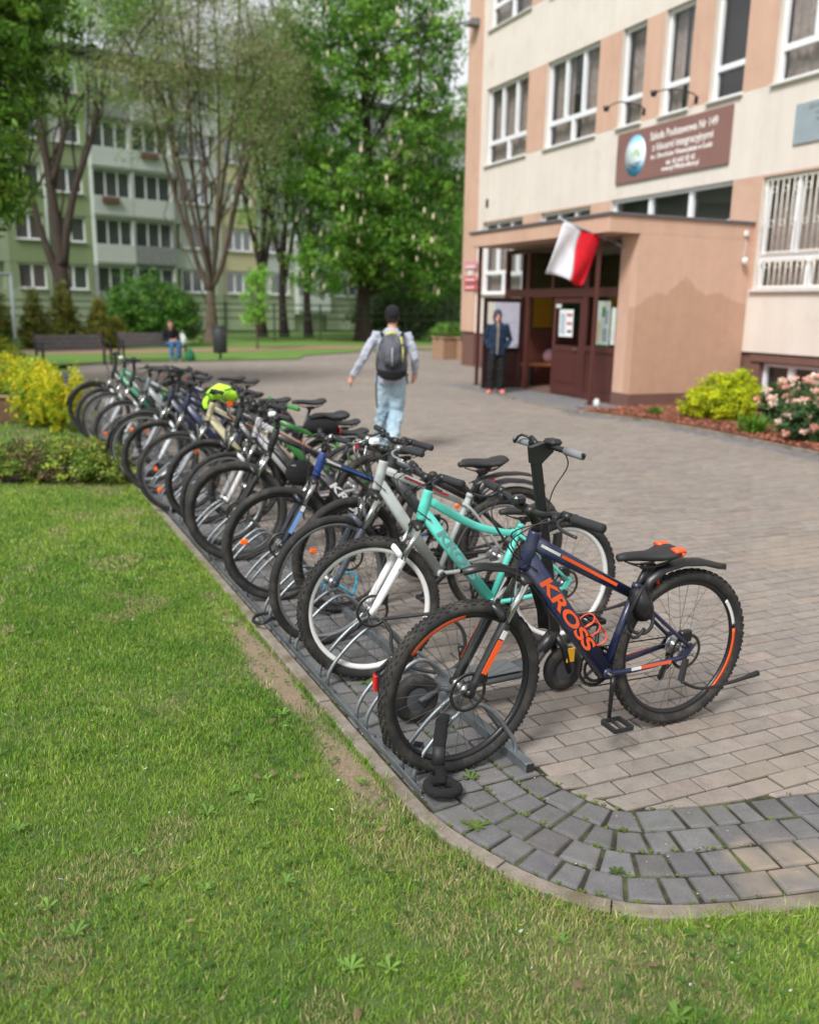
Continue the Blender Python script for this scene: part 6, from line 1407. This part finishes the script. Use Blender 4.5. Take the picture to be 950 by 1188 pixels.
# ---- white tip of the long mudguard
# ------------------------------------------------------------------ bike racks
galv=M('galvanised',srgb(140,146,150),.42,metal=.75,var=.25,vs=14,dirt=srgb(100,98,94),dscale=10,dthr=.62)
galvd=M('galvanised_dark',srgb(96,98,100),.5,metal=.7,var=.2,vs=14)
ang=math.atan2(kx(12)-kx(3),9.0)
def rack(y0,n,lab):
    L_=n*.47; r=empty('bike_rack',(kx(y0)+.09,y0,.004),-ang,lab,'bike rack','bike racks along the kerb')
    mb=MB(); mb.box(-.02,.02,0,L_-.02,0,.006,.001); mb.box(-.021,-.015,0,L_-.02,.006,.028,.001); mb.build('rail',galv,r)
    mb=MB(); 
    x=.445; mb.box(x-.02,x+.02,-.01,L_-.02,.0,.04,.002); mb.build('rail',galv,r)
    mb=MB(); mb.box(x-.016,x+.016,-.0135,-.0105,.004,.036); mb.build('rail_opening',dark,r)
    for k in range(n):
        for dy in(.10,.205):
            y=k*.47+dy; mb=MB(); mb.tube(smoothpath([(0,y,.006),(.006,y,.06),(.045,y,.125),(.13,y,.21),(.205,y,.262),(.25,y,.274),(.295,y,.26),(.35,y,.21),(.405,y,.135),(.435,y,.09),(.446,y,.05),(.446,y,.02)],3),.0095,10); mb.build('hoop',galv,r)
        mb=MB(); mb.lathe([(.001,.006),(.009,.006),(.009,.012),(.001,.014)],(0.003,k*.47+.02,0),'Z',6); mb.build('bolt',galvd,r)
    return r
rack(2.625,7,'nearest section of the galvanised steel bike rack with paired hoops'); rack(5.96,7,'middle section of the galvanised steel bike rack with paired hoops'); rack(9.29,7,'far section of the galvanised steel bike rack with paired hoops')
# ------------------------------------------------------------------ electric scooter
r=empty('kick_scooter',(1.85,3.2,.006),R_(3),'black electric kick scooter standing between the navy and the mint bike','scooter')
T0=Matrix.Translation((-1.85,-3.2,0)); sc_m=M('scooter_grey',srgb(70,72,76),.5,var=.15,vs=12)
def sobj(mb,name,mat,par=r): return mb.build(name,mat,par)
for (x,nm) in((2.235,0),(1.46,1)):
    mb=MB(); mb.T=T0; mb.lathe([(.075+.035*math.cos(a),.026*math.sin(a)) for a in [2*PI*k/10 for k in range(10)]],(x,3.2,.112),'Y',32,closed=True); w_=sobj(mb,'wheel',rub)
    mb=MB(); mb.T=T0; mb.lathe([(.001,-.02),(.04,-.022),(.055,-.018),(.07,-.02),(.07,.02),(.055,.018),(.04,.022),(.001,.02)],(x,3.2,.112),'Y',24); sobj(mb,'hub',sc_m,w_)
mb=MB(); mb.T=T0; mb.tube([(1.56,3.2,.155),(1.60,3.2,.15),(1.95,3.2,.15),(2.03,3.2,.165),(2.10,3.2,.22)],[(.05,.02),(.075,.026),(.075,.026),(.06,.025),(.035,.025)],12); sobj(mb,'deck',sc_m)
mb=MB(); mb.T=T0; mb.box(1.62,1.96,3.13,3.27,.176,.181,.002); sobj(mb,'deck_mat',M('deck_rubber',srgb(92,94,96),.9,bump=.4,bs=120))
mb=MB(); mb.T=T0; mb.tube([(1.60,3.2,.15),(1.5,3.23,.12),(1.46,3.235,.112)],[.016,.014,.012],8); mb.tube([(1.60,3.2,.15),(1.5,3.17,.12),(1.46,3.165,.112)],[.016,.014,.012],8); sobj(mb,'rear_fork',sc_m)
mb=MB(); mb.T=T0; mb.tube([(2.07,3.2,.20),(2.14,3.2,.26),(2.17,3.2,.30)],[.03,.034,.03],12); 
for sg in(-1,1): mb.tube([(2.17,3.2+sg*.0,.30),(2.20,3.2+sg*.045,.24),(2.235,3.2+sg*.05,.112)],[.02,.02,.014],8)
sobj(mb,'front_fork',blkp)
mb=MB(); mb.T=T0
mb.obox((2.178,3.2,.29),(2.018,3.2,1.13),.030,.048,up=Vector((1,0,0)),b=.006); sobj(mb,'stem',blkp)
mb=MB(); mb.T=T0; mb.prism([(1.995,1.10),(2.035,1.09),(2.10,1.145),(2.11,1.185),(2.06,1.19),(1.985,1.17)],3.184,3.216,'XZ'); sobj(mb,'stem_head',blkp)
mb=MB(); mb.T=T0; mb.tube([(2.075,2.95,1.165),(2.085,3.2,1.172),(2.075,3.45,1.165)],.013,10); hbs=sobj(mb,'handlebar',blkp)
for a,b_ in((2.95,3.07),(3.33,3.45)):
    mb=MB(); mb.T=T0; mb.tube([(2.076,a,1.165),(2.08,b_,1.168)],.0175,12); sobj(mb,'grip',M('grip_lightgrey',srgb(124,126,130),.8),hbs)
mb=MB(); mb.T=T0; mb.box(2.06,2.12,3.14,3.22,1.175,1.205,.012); sobj(mb,'display',blkr,hbs)
mb=MB(); mb.T=T0; mb.tube(smoothpath([(2.09,3.30,1.175),(2.05,3.36,1.20),(2.04,3.4,1.16)],3),.006,6); mb.tube([(2.08,3.27,1.16),(2.08,3.33,1.19)],.014,8); sobj(mb,'brake_lever',blkp,hbs)
mb=MB(); mb.T=T0; mb.tube(smoothpath([(2.10,3.11,1.16),(2.14,3.13,1.09),(2.10,3.17,.98),(2.075,3.18,.86)],5),.003,5); sobj(mb,'cable',blkr)
for (x,y0,ph) in((2.235,3.2,0),(1.46,3.2,1)):
    pts=[(x+math.cos(R_(t))*.128,.112+math.sin(R_(t))*.128) for t in (range(20,150,10) if not ph else range(30,175,10))]
    strip(pts,.07,.012,'mudguard',sc_m,r,T0)
mb=MB(); mb.T=T0; mb.box(1.328,1.336,3.175,3.225,.13,.175,.004); sobj(mb,'rear_reflector',redr)
mb=MB(); mb.T=T0; mb.box(2.205,2.25,3.138,3.1435,.165,.235,.003); sobj(mb,'side_reflector',yer)
mb=MB(); mb.T=T0; mb.box(1.63,1.69,3.12,3.125,.14,.16,.002); sobj(mb,'side_reflector',orr)
# ------------------------------------------------------------------ locks and bags
def lock(name,lab,cat,parts,loc,grp=None):
    rt=empty(name,loc,0,lab,cat,grp)
    for nm,mb,mat in parts: o=mb.build(nm,mat,None); o.parent=rt; o.location=-Vector(loc)
    if name=='chain_lock': rt.location.x-=.055
    return rt
fab=M('lock_fabric',srgb(26,26,29),.95,var=.3,vs=40,bump=1.,bs=90)
mb=MB(); mb.tube(smoothpath([(1.42,2.72,.27),(1.40,2.70,.20),(1.385,2.68,.16)],4),[(.026,.022)]*9,10); 
m2=MB(); m2.tube([(1.385,2.68,.165),(1.375,2.66,.10)],[(.024,.022),(.026,.024)],10)
lp=[(1.365+.058*math.cos(t),2.60+.048*math.sin(t),.03+.018*math.sin(t*.5)) for t in np.linspace(0,2*PI,17)[:-1]]
m3=MB(); m3.tube(lp,[(.019,.017) if k%2 else (.022,.02) for k in range(16)],10,closed=True); m4=MB(); m4.tube(smoothpath([(1.375,2.66,.105),(1.38,2.645,.07),(1.375,2.635,.04)],3),.021,10)
lock('chain_lock','black fabric covered chain lock lying round the front hoop of the nearest rack','lock',[('sleeve',mb,fab),('lock_body',m2,blkr),('chain_loop',m3,fab),('sleeve',m4,fab)],(1.38,2.65,0))
# folding lock on the scooter's rear wheel
mb=MB(); mb.obox((1.25,3.10,.30),(1.265,3.02,.045),.012,.022); m2=MB(); m2.obox((1.262,3.02,.04),(1.37,2.90,.05),.012,.022); m3=MB(); m3.tube([(1.25,3.02,.04),(1.275,3.02,.04)],.022,12); m4=MB(); m4.obox((1.25,3.10,.30),(1.34,3.18,.31),.012,.02); m5=MB(); m5.box(1.235,1.255,3.09,3.12,.22,.29,.004)
lock('folding_lock','black folding bar lock on the rear wheel of the scooter','lock',[('link',mb,blkp),('link',m2,blkp),('hinge',m3,blkp),('link',m4,blkp),('cap',m5,redr)],(1.25,3.05,0))
# thick cable loop beside the mint bike
cb=[(1.475+.0,3.60,.33),(1.56,3.52,.36),(1.70,3.46,.37),(1.80,3.42,.30),(1.80,3.40,.17),(1.72,3.42,.10),(1.58,3.48,.12),(1.50,3.53,.2),(1.50,3.56,.28)]
mb=MB(); mb.tube(smoothpath(cb+[cb[0]],6)[:-1],.009,8,closed=True); m2=MB(); m2.tube([(1.80,3.405,.15),(1.785,3.40,.22)],.015,10)
lock('cable_lock','thick black cable lock looped through the front wheel of the mint bike','lock',[('cable',mb,blkr),('lock_body',m2,blkp)],(1.65,3.5,0))
# U lock by the silver bike
mb=MB(); mb.tube(smoothpath([(1.20,4.52,.07),(1.13,4.46,.06),(1.09,4.53,.05),(1.13,4.62,.05),(1.22,4.62,.06)],5),.010,8); m2=MB(); m2.tube([(1.20,4.50,.07),(1.24,4.66,.07)],.017,10)
lock('u_lock','black U lock resting on the kerb rail by the silver grey bike','lock',[('shackle',mb,blkp),('lock_body',m2,blkr)],(1.17,4.55,0))
cyan=M('cyan_plastic',srgb(40,170,200),.4)
mb=MB(); pts=[(1.62+.12*math.cos(t)+.02*math.sin(3*t),4.66+.09*math.sin(t),.16+.05*math.sin(2*t)) for t in np.linspace(0,2*PI,25)[:-1]]; mb.tube(pts,.008,8,closed=True); m2=MB(); m2.tube([(1.5,4.64,.14),(1.56,4.62,.13)],.014,8)
lock('cable_lock','cyan coiled cable lock low between the silver and the blue topped bikes','lock',[('cable',mb,cyan),('lock_body',m2,blkr)],(1.6,4.65,0))
# cable lock and pouch under the navy bike's top tube
mb=MB(); pts=[(2.235+.055*math.cos(t),2.70+.02*math.sin(t*2),.575+.10*math.sin(t)) for t in np.linspace(0,2*PI,25)[:-1]]; mb.tube(pts,.0075,8,closed=True)
m2=MB(); m2.tube([(2.215,2.715,.665),(2.225,2.70,.60),(2.25,2.70,.54)],[(.028,.035),(.034,.045),(.026,.032)],12); m3=MB(); m3.tube([(2.16+.09*k/8,2.69,.50-.035*math.sin(PI*k/8)) for k in range(9)],.007,8)
lock('cable_lock','black coiled cable lock hanging under the saddle of the navy bike','lock',[('cable',mb,blkr),('lock_body',m2,blkp),('cable',m3,blkr)],(2.23,2.71,.45))
mb=MB(); mb.ball((1.78,5.90,.60),.10,14,sc=(1.15,.55,.95)); m2=MB(); m2.tube([(1.70,5.87,.66),(1.86,5.87,.655)],.006,6)
lock('frame_bag','black rounded pouch under the top tube of the all black bike','bag',[('body',mb,fab),('zip',m2,steel)],(1.78,5.9,.5))
neon=M('neon_fabric',srgb(190,255,60),.7,var=.1,vs=8,bump=.3,bs=20)
mb=MB(); mb.tube([(1.47,7.50,.99),(1.50,7.5,1.01),(1.56,7.49,1.03),(1.62,7.51,1.02),(1.68,7.5,.99),(1.71,7.5,.96)],[(.03,.04),(.07,.05),(.075,.07),(.09,.06),(.06,.06),(.03,.03)],14); m2=MB(); m2.obox((1.6,7.42,.93),(1.65,7.42,.935),.006,.04); m3=MB(); m3.tube(smoothpath([(1.45,7.44,.99),(1.42,7.42,.95),(1.43,7.42,.90)],4),[(.025,.02)]*9,8)
lock('rain_cover','neon yellow bag cover bundled on top of the beige bike','bag cover',[('cover',mb,neon),('badge',m2,orr),('strap',m3,neon)],(1.8,7.5,.9))
mb=MB(); mb.tube([(1.84,5.93,.92),(1.88,5.93,.93),(1.96,5.93,.925),(2.03,5.93,.91),(2.06,5.93,.90)],[(.04,.03),(.07,.065),(.08,.07),(.07,.06),(.03,.03)],12); m2=MB(); m2.box(2.065,2.072,5.88,5.95,.87,.91); m3=MB(); m3.tube([(1.86,5.93,.985),(1.95,5.93,1.0),(2.04,5.93,.965)],[(.05,.012),(.06,.014),(.045,.012)],10)
lock('luggage_bag','black bag on the luggage carrier behind the all black bike','bag',[('body',mb,fab),('rear_reflector',m2,redr),('lid',m3,fab)],(1.95,5.93,.85))
# ------------------------------------------------------------------ people
skin=M('skin',srgb(214,160,136),.55,var=.05,vs=20)
def flesh(mb,name,mat,parent,vox=.008,sm=4,disp=0.,wr=None):
    """tapered volumes fused into one continuous skin"""
    o=mb.build(name,mat,None,fix=False); md=o.modifiers.new('r','REMESH'); md.mode='VOXEL'; md.voxel_size=vox; md.use_smooth_shade=True
    s_=o.modifiers.new('s','SMOOTH'); s_.factor=.5; s_.iterations=sm
    if wr:
        t=bpy.data.textures.new('folds','CLOUDS'); t.noise_scale=wr[0]; t.noise_depth=2; d=o.modifiers.new('d','DISPLACE'); d.texture=t; d.strength=wr[1]; d.mid_level=.5
    dg=bpy.context.evaluated_depsgraph_get(); me=bpy.data.meshes.new_from_object(o.evaluated_get(dg)); bpy.data.objects.remove(o); me.name=name
    me.materials.clear(); me.materials.append(mat); me.polygons.foreach_set('use_smooth',[True]*len(me.polygons))
    q=bpy.data.objects.new(name,me); COL.objects.link(q); q.parent=parent; return q
def hand(mb,w,d,side,curl=.35,thumb=Vector((0,1,0))):
    """w wrist, d pointing direction; palm, four fingers and a thumb"""
    d=d.normalized(); n=thumb-d*thumb.dot(d); n.normalize(); pn=d.cross(n)*side   # palm normal
    mb.tube([w-d*.02,w+d*.03,w+d*.085],[(.022,.028),(.016,.038),(.014,.040)],10,up=pn)
    for k,(off,L_) in enumerate(((.030,.068),(.010,.078),(-.010,.072),(-.029,.056))):
        b=w+d*.078+n*off; c1=(d+pn*curl).normalized(); c2=(d+pn*curl*2.6).normalized()
        mb.tube([b,b+c1*L_*.5,b+c1*L_*.5+c2*L_*.5],[.0095,.009,.0075],7)
    b=w+d*.02+n*.026; mb.tube([b,b+(d*.5+n*.8).normalized()*.035,b+(d*.5+n*.8).normalized()*.035+(d*.9+n*.3+pn*.3).normalized()*.032],[.012,.0105,.0085],7)
def person(label,loc,rz,J,top,legs_,shoes,hat,tops=None,scale=1.,hands=True,hood=False,openjacket=None,seated=False,grp=None,cat='person',sleeve=.0):
    r=empty('person',loc,rz,label,cat); r.scale=(scale,)*3
    V=lambda k: Vector(J[k])
    H=V('head'); N=V('neck'); C=V('chest'); W=V('waist'); P=V('pelvis')
    mb=MB(); fdir=Vector(J.get('face',(0,1,0))).normalized(); rt=fdir.cross(Vector((0,0,1))).normalized()
    # head with brow, nose, mouth, chin, ears
    upv_=rt.cross(fdir)
    def hp(x,y,z): return H+rt*x+fdir*y+upv_*z
    prof=[(-.115,.022,.026,.050),(-.10,.045,.048,.042),(-.07,.060,.070,.025),(-.03,.068,.088,.006),(.02,.074,.096,.0),(.06,.072,.092,-.004),(.09,.055,.072,-.008),(.112,.022,.03,-.01)]
    mb.tube([hp(0,o,z) for z,_,_,o in prof],[(a,b) for _,a,b,_ in prof],16)
    mb.tube([hp(0,.085,.025),hp(0,.108,-.022),hp(0,.094,-.032)],[.008,.014,.010],8)
    mb.ball(hp(0,.084,-.062),.018,8,sc=(1.3,.6,.45)); mb.ball(hp(0,.074,-.10),.022,8)
    for s in(-1,1): mb.ball(hp(s*.074,-.005,-.005),.022,8,sc=(.45,.8,1.3)); mb.ball(hp(s*.03,.088,.03),.016,8,sc=(1.2,.5,.5))
    mb.tube([N-Vector((0,0,.05)),hp(0,-.012,-.08)],[.058,.052],12)
    mb.tube([P,W,C,N-Vector((0,0,.03))],[(.14,.10),(.12,.09),(.145,.10),(.07,.065)],14)
    for s,k in((-1,'l'),(1,'r')):
        sh,el,wr=V('sh_'+k),V('el_'+k),V('wr_'+k)
        mb.tube([C.lerp(sh,.6),sh,el,wr],[.05,.046,.036,.024],10)
        if hands: hand(mb,wr,(V('hd_'+k)-wr),s if False else (1 if k=='l' else -1),.35,Vector(J.get('th_'+k,(0,1,0))))
        hp_,kn,an=V('hp_'+k),V('kn_'+k),V('an_'+k)
        mb.tube([hp_,hp_.lerp(kn,.3),kn,kn.lerp(an,.3),an],[.075,.072,.048,.046,.032],10)
        t=V('toe_'+k); mb.tube([an-Vector((0,0,.02)),an.lerp(t,.5)-Vector((0,0,.02)),t],[.035,.03,.022],8)
    body=flesh(mb,'body',skin,r,.0075,2)
    # eyes
    for s in(-1,1):
        m=MB(); m.ball(hp(s*.03,.0865,.012),.009,8,sc=(1.3,.6,.7)); m.build('eye',M('eye_dark',srgb(50,38,34),.3),body,fix=False)
    m=MB(); m.ball(hp(0,.0965,-.062),.016,8,sc=(1.3,.3,.22)); m.build('mouth',M('lips',srgb(168,92,86),.5),body,fix=False)
    # trousers
    mb=MB(); mb.tube([P-Vector((0,0,.04)),P+Vector((0,0,.03)),W-Vector((0,0,.03))],[(.165,.125),(.168,.122),(.150,.105)],16)
    lr=J.get('legr',(.095,.088,.072,.072,.066))
    for k in 'lr':
        hp_,kn,an=V('hp_'+k),V('kn_'+k),V('an_'+k); mb.tube([hp_+Vector((0,0,.03)),hp_.lerp(kn,.35),kn,kn.lerp(an,.45),an+Vector((0,0,-.02))],list(lr),14)
    flesh(mb,'trousers',legs_,r,.011,3,wr=(.08,.055))
    # top
    mb=MB(); tr=J.get('topr',1.); B=J.get('hem',W.z-.08)
    base=Vector((P.x,P.y,B)) if not seated else P+Vector((0,0,.0))
    mb.tube([base,W,W.lerp(C,.6),C+Vector((0,0,.04)),C.lerp(N,.72),N-Vector((0,0,.0))],[(.168*tr,.125*tr),(.162*tr,.118*tr),(.175*tr,.125*tr),(.172*tr,.118*tr),(.11,.085),(.066,.062)],18)
    for k in 'lr':
        sh,el,wr=V('sh_'+k),V('el_'+k),V('wr_'+k)
        mb.tube([C.lerp(sh,.55)+Vector((0,0,.03)),sh,sh.lerp(el,.5),el,el.lerp(wr,.6),wr],[.07,.066,.058,.052,.045,.038],12)
    flesh(mb,'jacket' if openjacket else 'sweatshirt',top,r,.010,3,wr=(.07,.045))
    if openjacket:
        mb=MB(); fy=.125*tr+.004; z0,z1=B+.0,C.z+.12
        mb.tube([(P.x,P.y+fy-.035,z0),(C.x,C.y+fy-.02,(z0+z1)/2),(C.x,C.y+fy-.035,z1),(N.x,N.y+.05,N.z+.02)],[(.034,.03),(.036,.03),(.040,.03),(.035,.02)],10); flesh(mb,'shirt',openjacket,r,.009,2,wr=(.05,.008))
        for s in(-1,1): m=MB(); m.tube([(P.x+s*.045,P.y+fy-.008,z0+.01),(C.x+s*.05,C.y+fy+.006,(z0+z1)/2),(C.x+s*.055,C.y+fy-.012,z1),(N.x+s*.05,N.y+.055,N.z)],[.012,.012,.014,.018],8); m.build('jacket_edge',top,r)
    # shoes
    for k in 'lr':
        an,t=V('an_'+k),V('toe_'+k); d=(t-an); d2=Vector((d.x,d.y,d.z*.7)); heel=an-d2.normalized()*.045
        mb=MB(); lowz=-.05; up_=Vector((0,0,1))
        mb.tube([heel+up_*-.03,an+up_*-.025,an.lerp(t,.6)+up_*-.028,t+up_*-.012,t+d2.normalized()*.03+up_*-.016],[(.034,.036),(.042,.045),(.046,.036),(.042,.026),(.02,.014)],12); mb.tube([an+up_*-.02,an+up_*.035],[.042,.04],10)
        sh_=flesh(mb,'shoe',shoes[0],r,.007,2)
        mb=MB(); q=-.052; mb.tube([heel+up_*q,an+up_*(q-.004),an.lerp(t,.6)+up_*(q+.0),t+up_*(-.034),t+d2.normalized()*.03+up_*-.03],[(.036,.012),(.042,.014),(.047,.013),(.043,.012),(.022,.008)],10); mb.build('sole',shoes[1],sh_)
    # hat or hood / hair
    mb=MB()
    if hat:
        z0=.012 if not hood else -.09
        bk=.03 if hood else 0.
        mb.tube([hp(0,-.012-bk,-.055),hp(0,-.010-bk,z0),hp(0,-.004,.045),hp(0,-.006,.09),hp(0,-.012,.125),hp(0,-.014,.138)],[(.070,.078),(.086,.098 if hood else .105),(.088,.103 if hood else .108),(.078,.094),(.045,.055),(.012,.014)],18)
        hh=flesh(mb,'hood' if hood else 'beanie',hat,r,.008,2,wr=(.03,.008))
        if hood:
            m=MB(); m.tube([hp(.0+.082*math.cos(t),.022-.02*abs(math.sin(t)),.012+.105*math.sin(t)) for t in np.linspace(-.35,PI+.35,16)],.013,8); m.tube([hp(-.08,.0,-.06),hp(-.06,.02,-.12),hp(0,.03,-.145),hp(.06,.02,-.12),hp(.08,.0,-.06)],.02,8); m.build('hood_edge',hat,r)
        m=MB(); m.tube([hp(0,-.045,-.075),hp(0,-.038,-.03),hp(0,-.03,.01)],[(.056,.045),(.068,.062),(.066,.065)],12); m.build('hair',M('hair_dark',srgb(52,38,32),.7,var=.3,vs=60,bump=.5,bs=200),r)
    else:
        mb.tube([hp(0,-.04,-.07),hp(0,-.028,.0),hp(0,-.012,.06),hp(0,-.008,.10),hp(0,-.01,.128)],[(.056,.045),(.076,.085),(.08,.098),(.062,.078),(.02,.025)],16); flesh(mb,'hair',M('hair_brown',srgb(70,54,44),.7,var=.3,vs=60,bump=.5,bs=200),r,.008,1,wr=(.02,.012))
    return r
cloth=lambda n,c,**k: M('cloth_'+n,srgb(*c),.92,var=.12,vs=8,bump=.35,bs=220,**k)
J=dict(head=(0,.02,1.635),neck=(0,0,1.50),chest=(0,0,1.30),waist=(0,0,1.06),pelvis=(0,0,.93),face=(.12,1,0),hem=.83,
 sh_l=(-.19,0,1.405),el_l=(-.345,-.07,1.15),wr_l=(-.47,-.02,.92),hd_l=(-.52,.02,.81),th_l=(.2,1,0),
 sh_r=(.19,0,1.405),el_r=(.285,-.05,1.14),wr_r=(.285,.07,.96),hd_r=(.28,.11,.86),th_r=(-.3,1,0),
 hp_l=(-.085,0,.90),kn_l=(-.10,.10,.50),an_l=(-.115,.22,.085),toe_l=(-.125,.36,.05),
 hp_r=(.085,0,.90),kn_r=(.07,.02,.49),an_r=(.00,-.27,.16),toe_r=(.01,-.17,.045),legr=(.105,.098,.088,.088,.085),topr=1.06)
wk=person('person in grey sweatshirt, pale jeans and black beanie walking away with a backpack',(4.18,10.0,.008),R_(-22),J,cloth('grey',(172,176,190)),cloth('jeans',(150,176,192),dirt=srgb(176,196,206),dscale=3,dthr=.5),(M('shoe_black',srgb(36,36,40),.6),M('sole_white',srgb(214,214,214),.6)),cloth('black',(22,22,26)))
# backpack (worn: a thing of its own)
bp=empty('backpack',(4.18,10.0,.98),R_(-22),'grey and black backpack with yellow green strap on the walking person','backpack'); bp_g=cloth('bag_grey',(92,94,102),dirt=srgb(50,52,56),dscale=7,dthr=.5); bp_b=cloth('bag_black',(26,26,30)); bp_y=cloth('bag_yellow',(206,206,96))
mb=MB(); mb.tube([(0,-.20,-.03),(0,-.235,.05),(0,-.25,.18),(0,-.235,.33),(0,-.20,.42),(0,-.17,.445)],[(.13,.05),(.175,.10),(.18,.115),(.165,.10),(.12,.06),(.04,.02)],18); flesh(mb,'pack_body',bp_g,bp,.010,2,wr=(.06,.012))
mb=MB(); mb.tube([(0,-.20,-.055),(0,-.235,-.01),(0,-.25,.06)],[(.12,.05),(.178,.108),(.184,.118)],18); flesh(mb,'pack_bottom',bp_b,bp,.010,2)
mb=MB(); mb.tube([(0,-.352,.08),(0,-.368,.18),(0,-.345,.30),(0,-.30,.36)],[(.085,.012),(.10,.018),(.085,.018),(.05,.01)],14); mb.build('front_pocket',bp_g,bp)
mb=MB(); mb.tube([(.0,-.392,.10),(0,-.392,.2),(0,-.372,.31)],.0055,6); mb.build('zip',M('reflective',srgb(190,192,200),.4),bp)
mb=MB(); mb.tube([(-.07,-.20,.455),(-.02,-.17,.475),(.06,-.18,.465)],[.016,.018,.014],8); mb.build('handle',bp_y,bp)
for sg,mt in((-1,bp_b),(1,bp_y)):
    mb=MB(); mb.tube(smoothpath([(sg*.10,-.17,.40),(sg*.12,-.11,.455),(sg*.125,-.0,.47),(sg*.135,.12,.42),(sg*.15,.15,.28),(sg*.17,.10,.1),(sg*.16,-.12,.02)],4),[(.025,.008)]*25,8); mb.build('shoulder_strap',bp_b,bp)
mb=MB(); mb.tube([(.115,-.315,.14),(.125,-.31,.26),(.10,-.25,.43)],[(.018,.01)]*3,8); mb.build('side_band',bp_y,bp)
for x,l in((-.175,-.42),(.19,-.12)):
    mb=MB(); mb.tube(smoothpath([(x,-.18,.0),(x-.01,-.20,l*.5),(x+.005,-.20,l)],4),[(.011,.003)]*9,6); mb.build('loose_strap',bp_b,bp)
# the waiting person at the door
J2=dict(head=(.02,.04,1.605),neck=(.01,0,1.48),chest=(0,0,1.28),waist=(0,0,1.05),pelvis=(0,.0,.93),face=(-.3,1,-.12),hem=.80,
 sh_l=(-.18,0,1.39),el_l=(-.265,-.05,1.12),wr_l=(-.17,.075,.93),hd_l=(-.12,.06,.87),th_l=(0,1,.3),
 sh_r=(.18,0,1.39),el_r=(.265,-.05,1.12),wr_r=(.17,.075,.93),hd_r=(.12,.06,.87),th_r=(0,1,.3),
 hp_l=(-.085,0,.90),kn_l=(-.10,.03,.49),an_l=(-.10,.0,.085),toe_l=(-.16,.13,.05),hp_r=(.085,0,.90),kn_r=(.12,.09,.50),an_r=(.10,.06,.085),toe_r=(.16,.19,.05),legr=(.10,.092,.08,.08,.078),topr=1.12)
person('person in dark blue hooded jacket and black trousers leaning by the open door',(9.33,16.55,.014),math.atan2(-1,1)*0+R_(152),J2,cloth('navy',(22,44,68)),cloth('trouser_black',(20,20,24)),(M('shoe_coral',srgb(250,110,100),.5),M('sole_white',srgb(214,214,214),.6)),cloth('hood_grey',(64,62,78)),hood=True,openjacket=cloth('taupe',(128,118,112)),hands=False)
J3=dict(head=(.02,.14,1.10),neck=(0,.06,.985),chest=(0,.02,.80),waist=(0,0,.60),pelvis=(0,0,.50),face=(.15,.9,-.45),hem=.5,
 sh_l=(-.19,.03,.90),el_l=(-.24,.12,.66),wr_l=(-.10,.30,.60),hd_l=(-.04,.38,.62),th_l=(0,0,1),sh_r=(.19,.03,.90),el_r=(.25,.10,.66),wr_r=(.12,.30,.60),hd_r=(.05,.38,.62),th_r=(0,0,1),
 hp_l=(-.09,.03,.52),kn_l=(-.11,.44,.53),an_l=(-.10,.40,.09),toe_l=(-.12,.54,.05),hp_r=(.09,.03,.52),kn_r=(.11,.44,.53),an_r=(.12,.42,.09),toe_r=(.15,.56,.05))
person('seated person in black top and blue jeans on the second park bench',(4.45,28.62,.02),R_(192),J3,cloth('black',(22,22,26)),cloth('blue_jeans',(70,112,160)),(M('shoe_black',srgb(36,36,40),.6),M('sole_white',srgb(214,214,214),.6)),None,seated=True)
def bag(loc,lab,c,sc_):
    r=empty('shopping_bag',loc,0,lab,'bag'); mb=MB(); mb.tube([(0,0,0),(0,0,.12),(0,0,.26),(0,0,.36)],[(.15*sc_,.10*sc_),(.17*sc_,.12*sc_),(.13*sc_,.09*sc_),(.05*sc_,.03*sc_)],14); flesh(mb,'body',cloth('bag%d'%c[0],c),r,.015,2,wr=(.08,.03))
    mb=MB(); mb.tube(smoothpath([(-.05,0,.33),(-.03,0,.43),(.03,0,.43),(.05,0,.33)],4),.008,6); mb.build('handle',cloth('bag%d'%c[0],c),r); return r
bag((4.83,28.62,.47),'white bag on the bench beside the seated person',(214,222,216),.9); bag((4.95,28.1,.03),'green bag on the ground at the right end of the second bench',(40,110,76),1.)
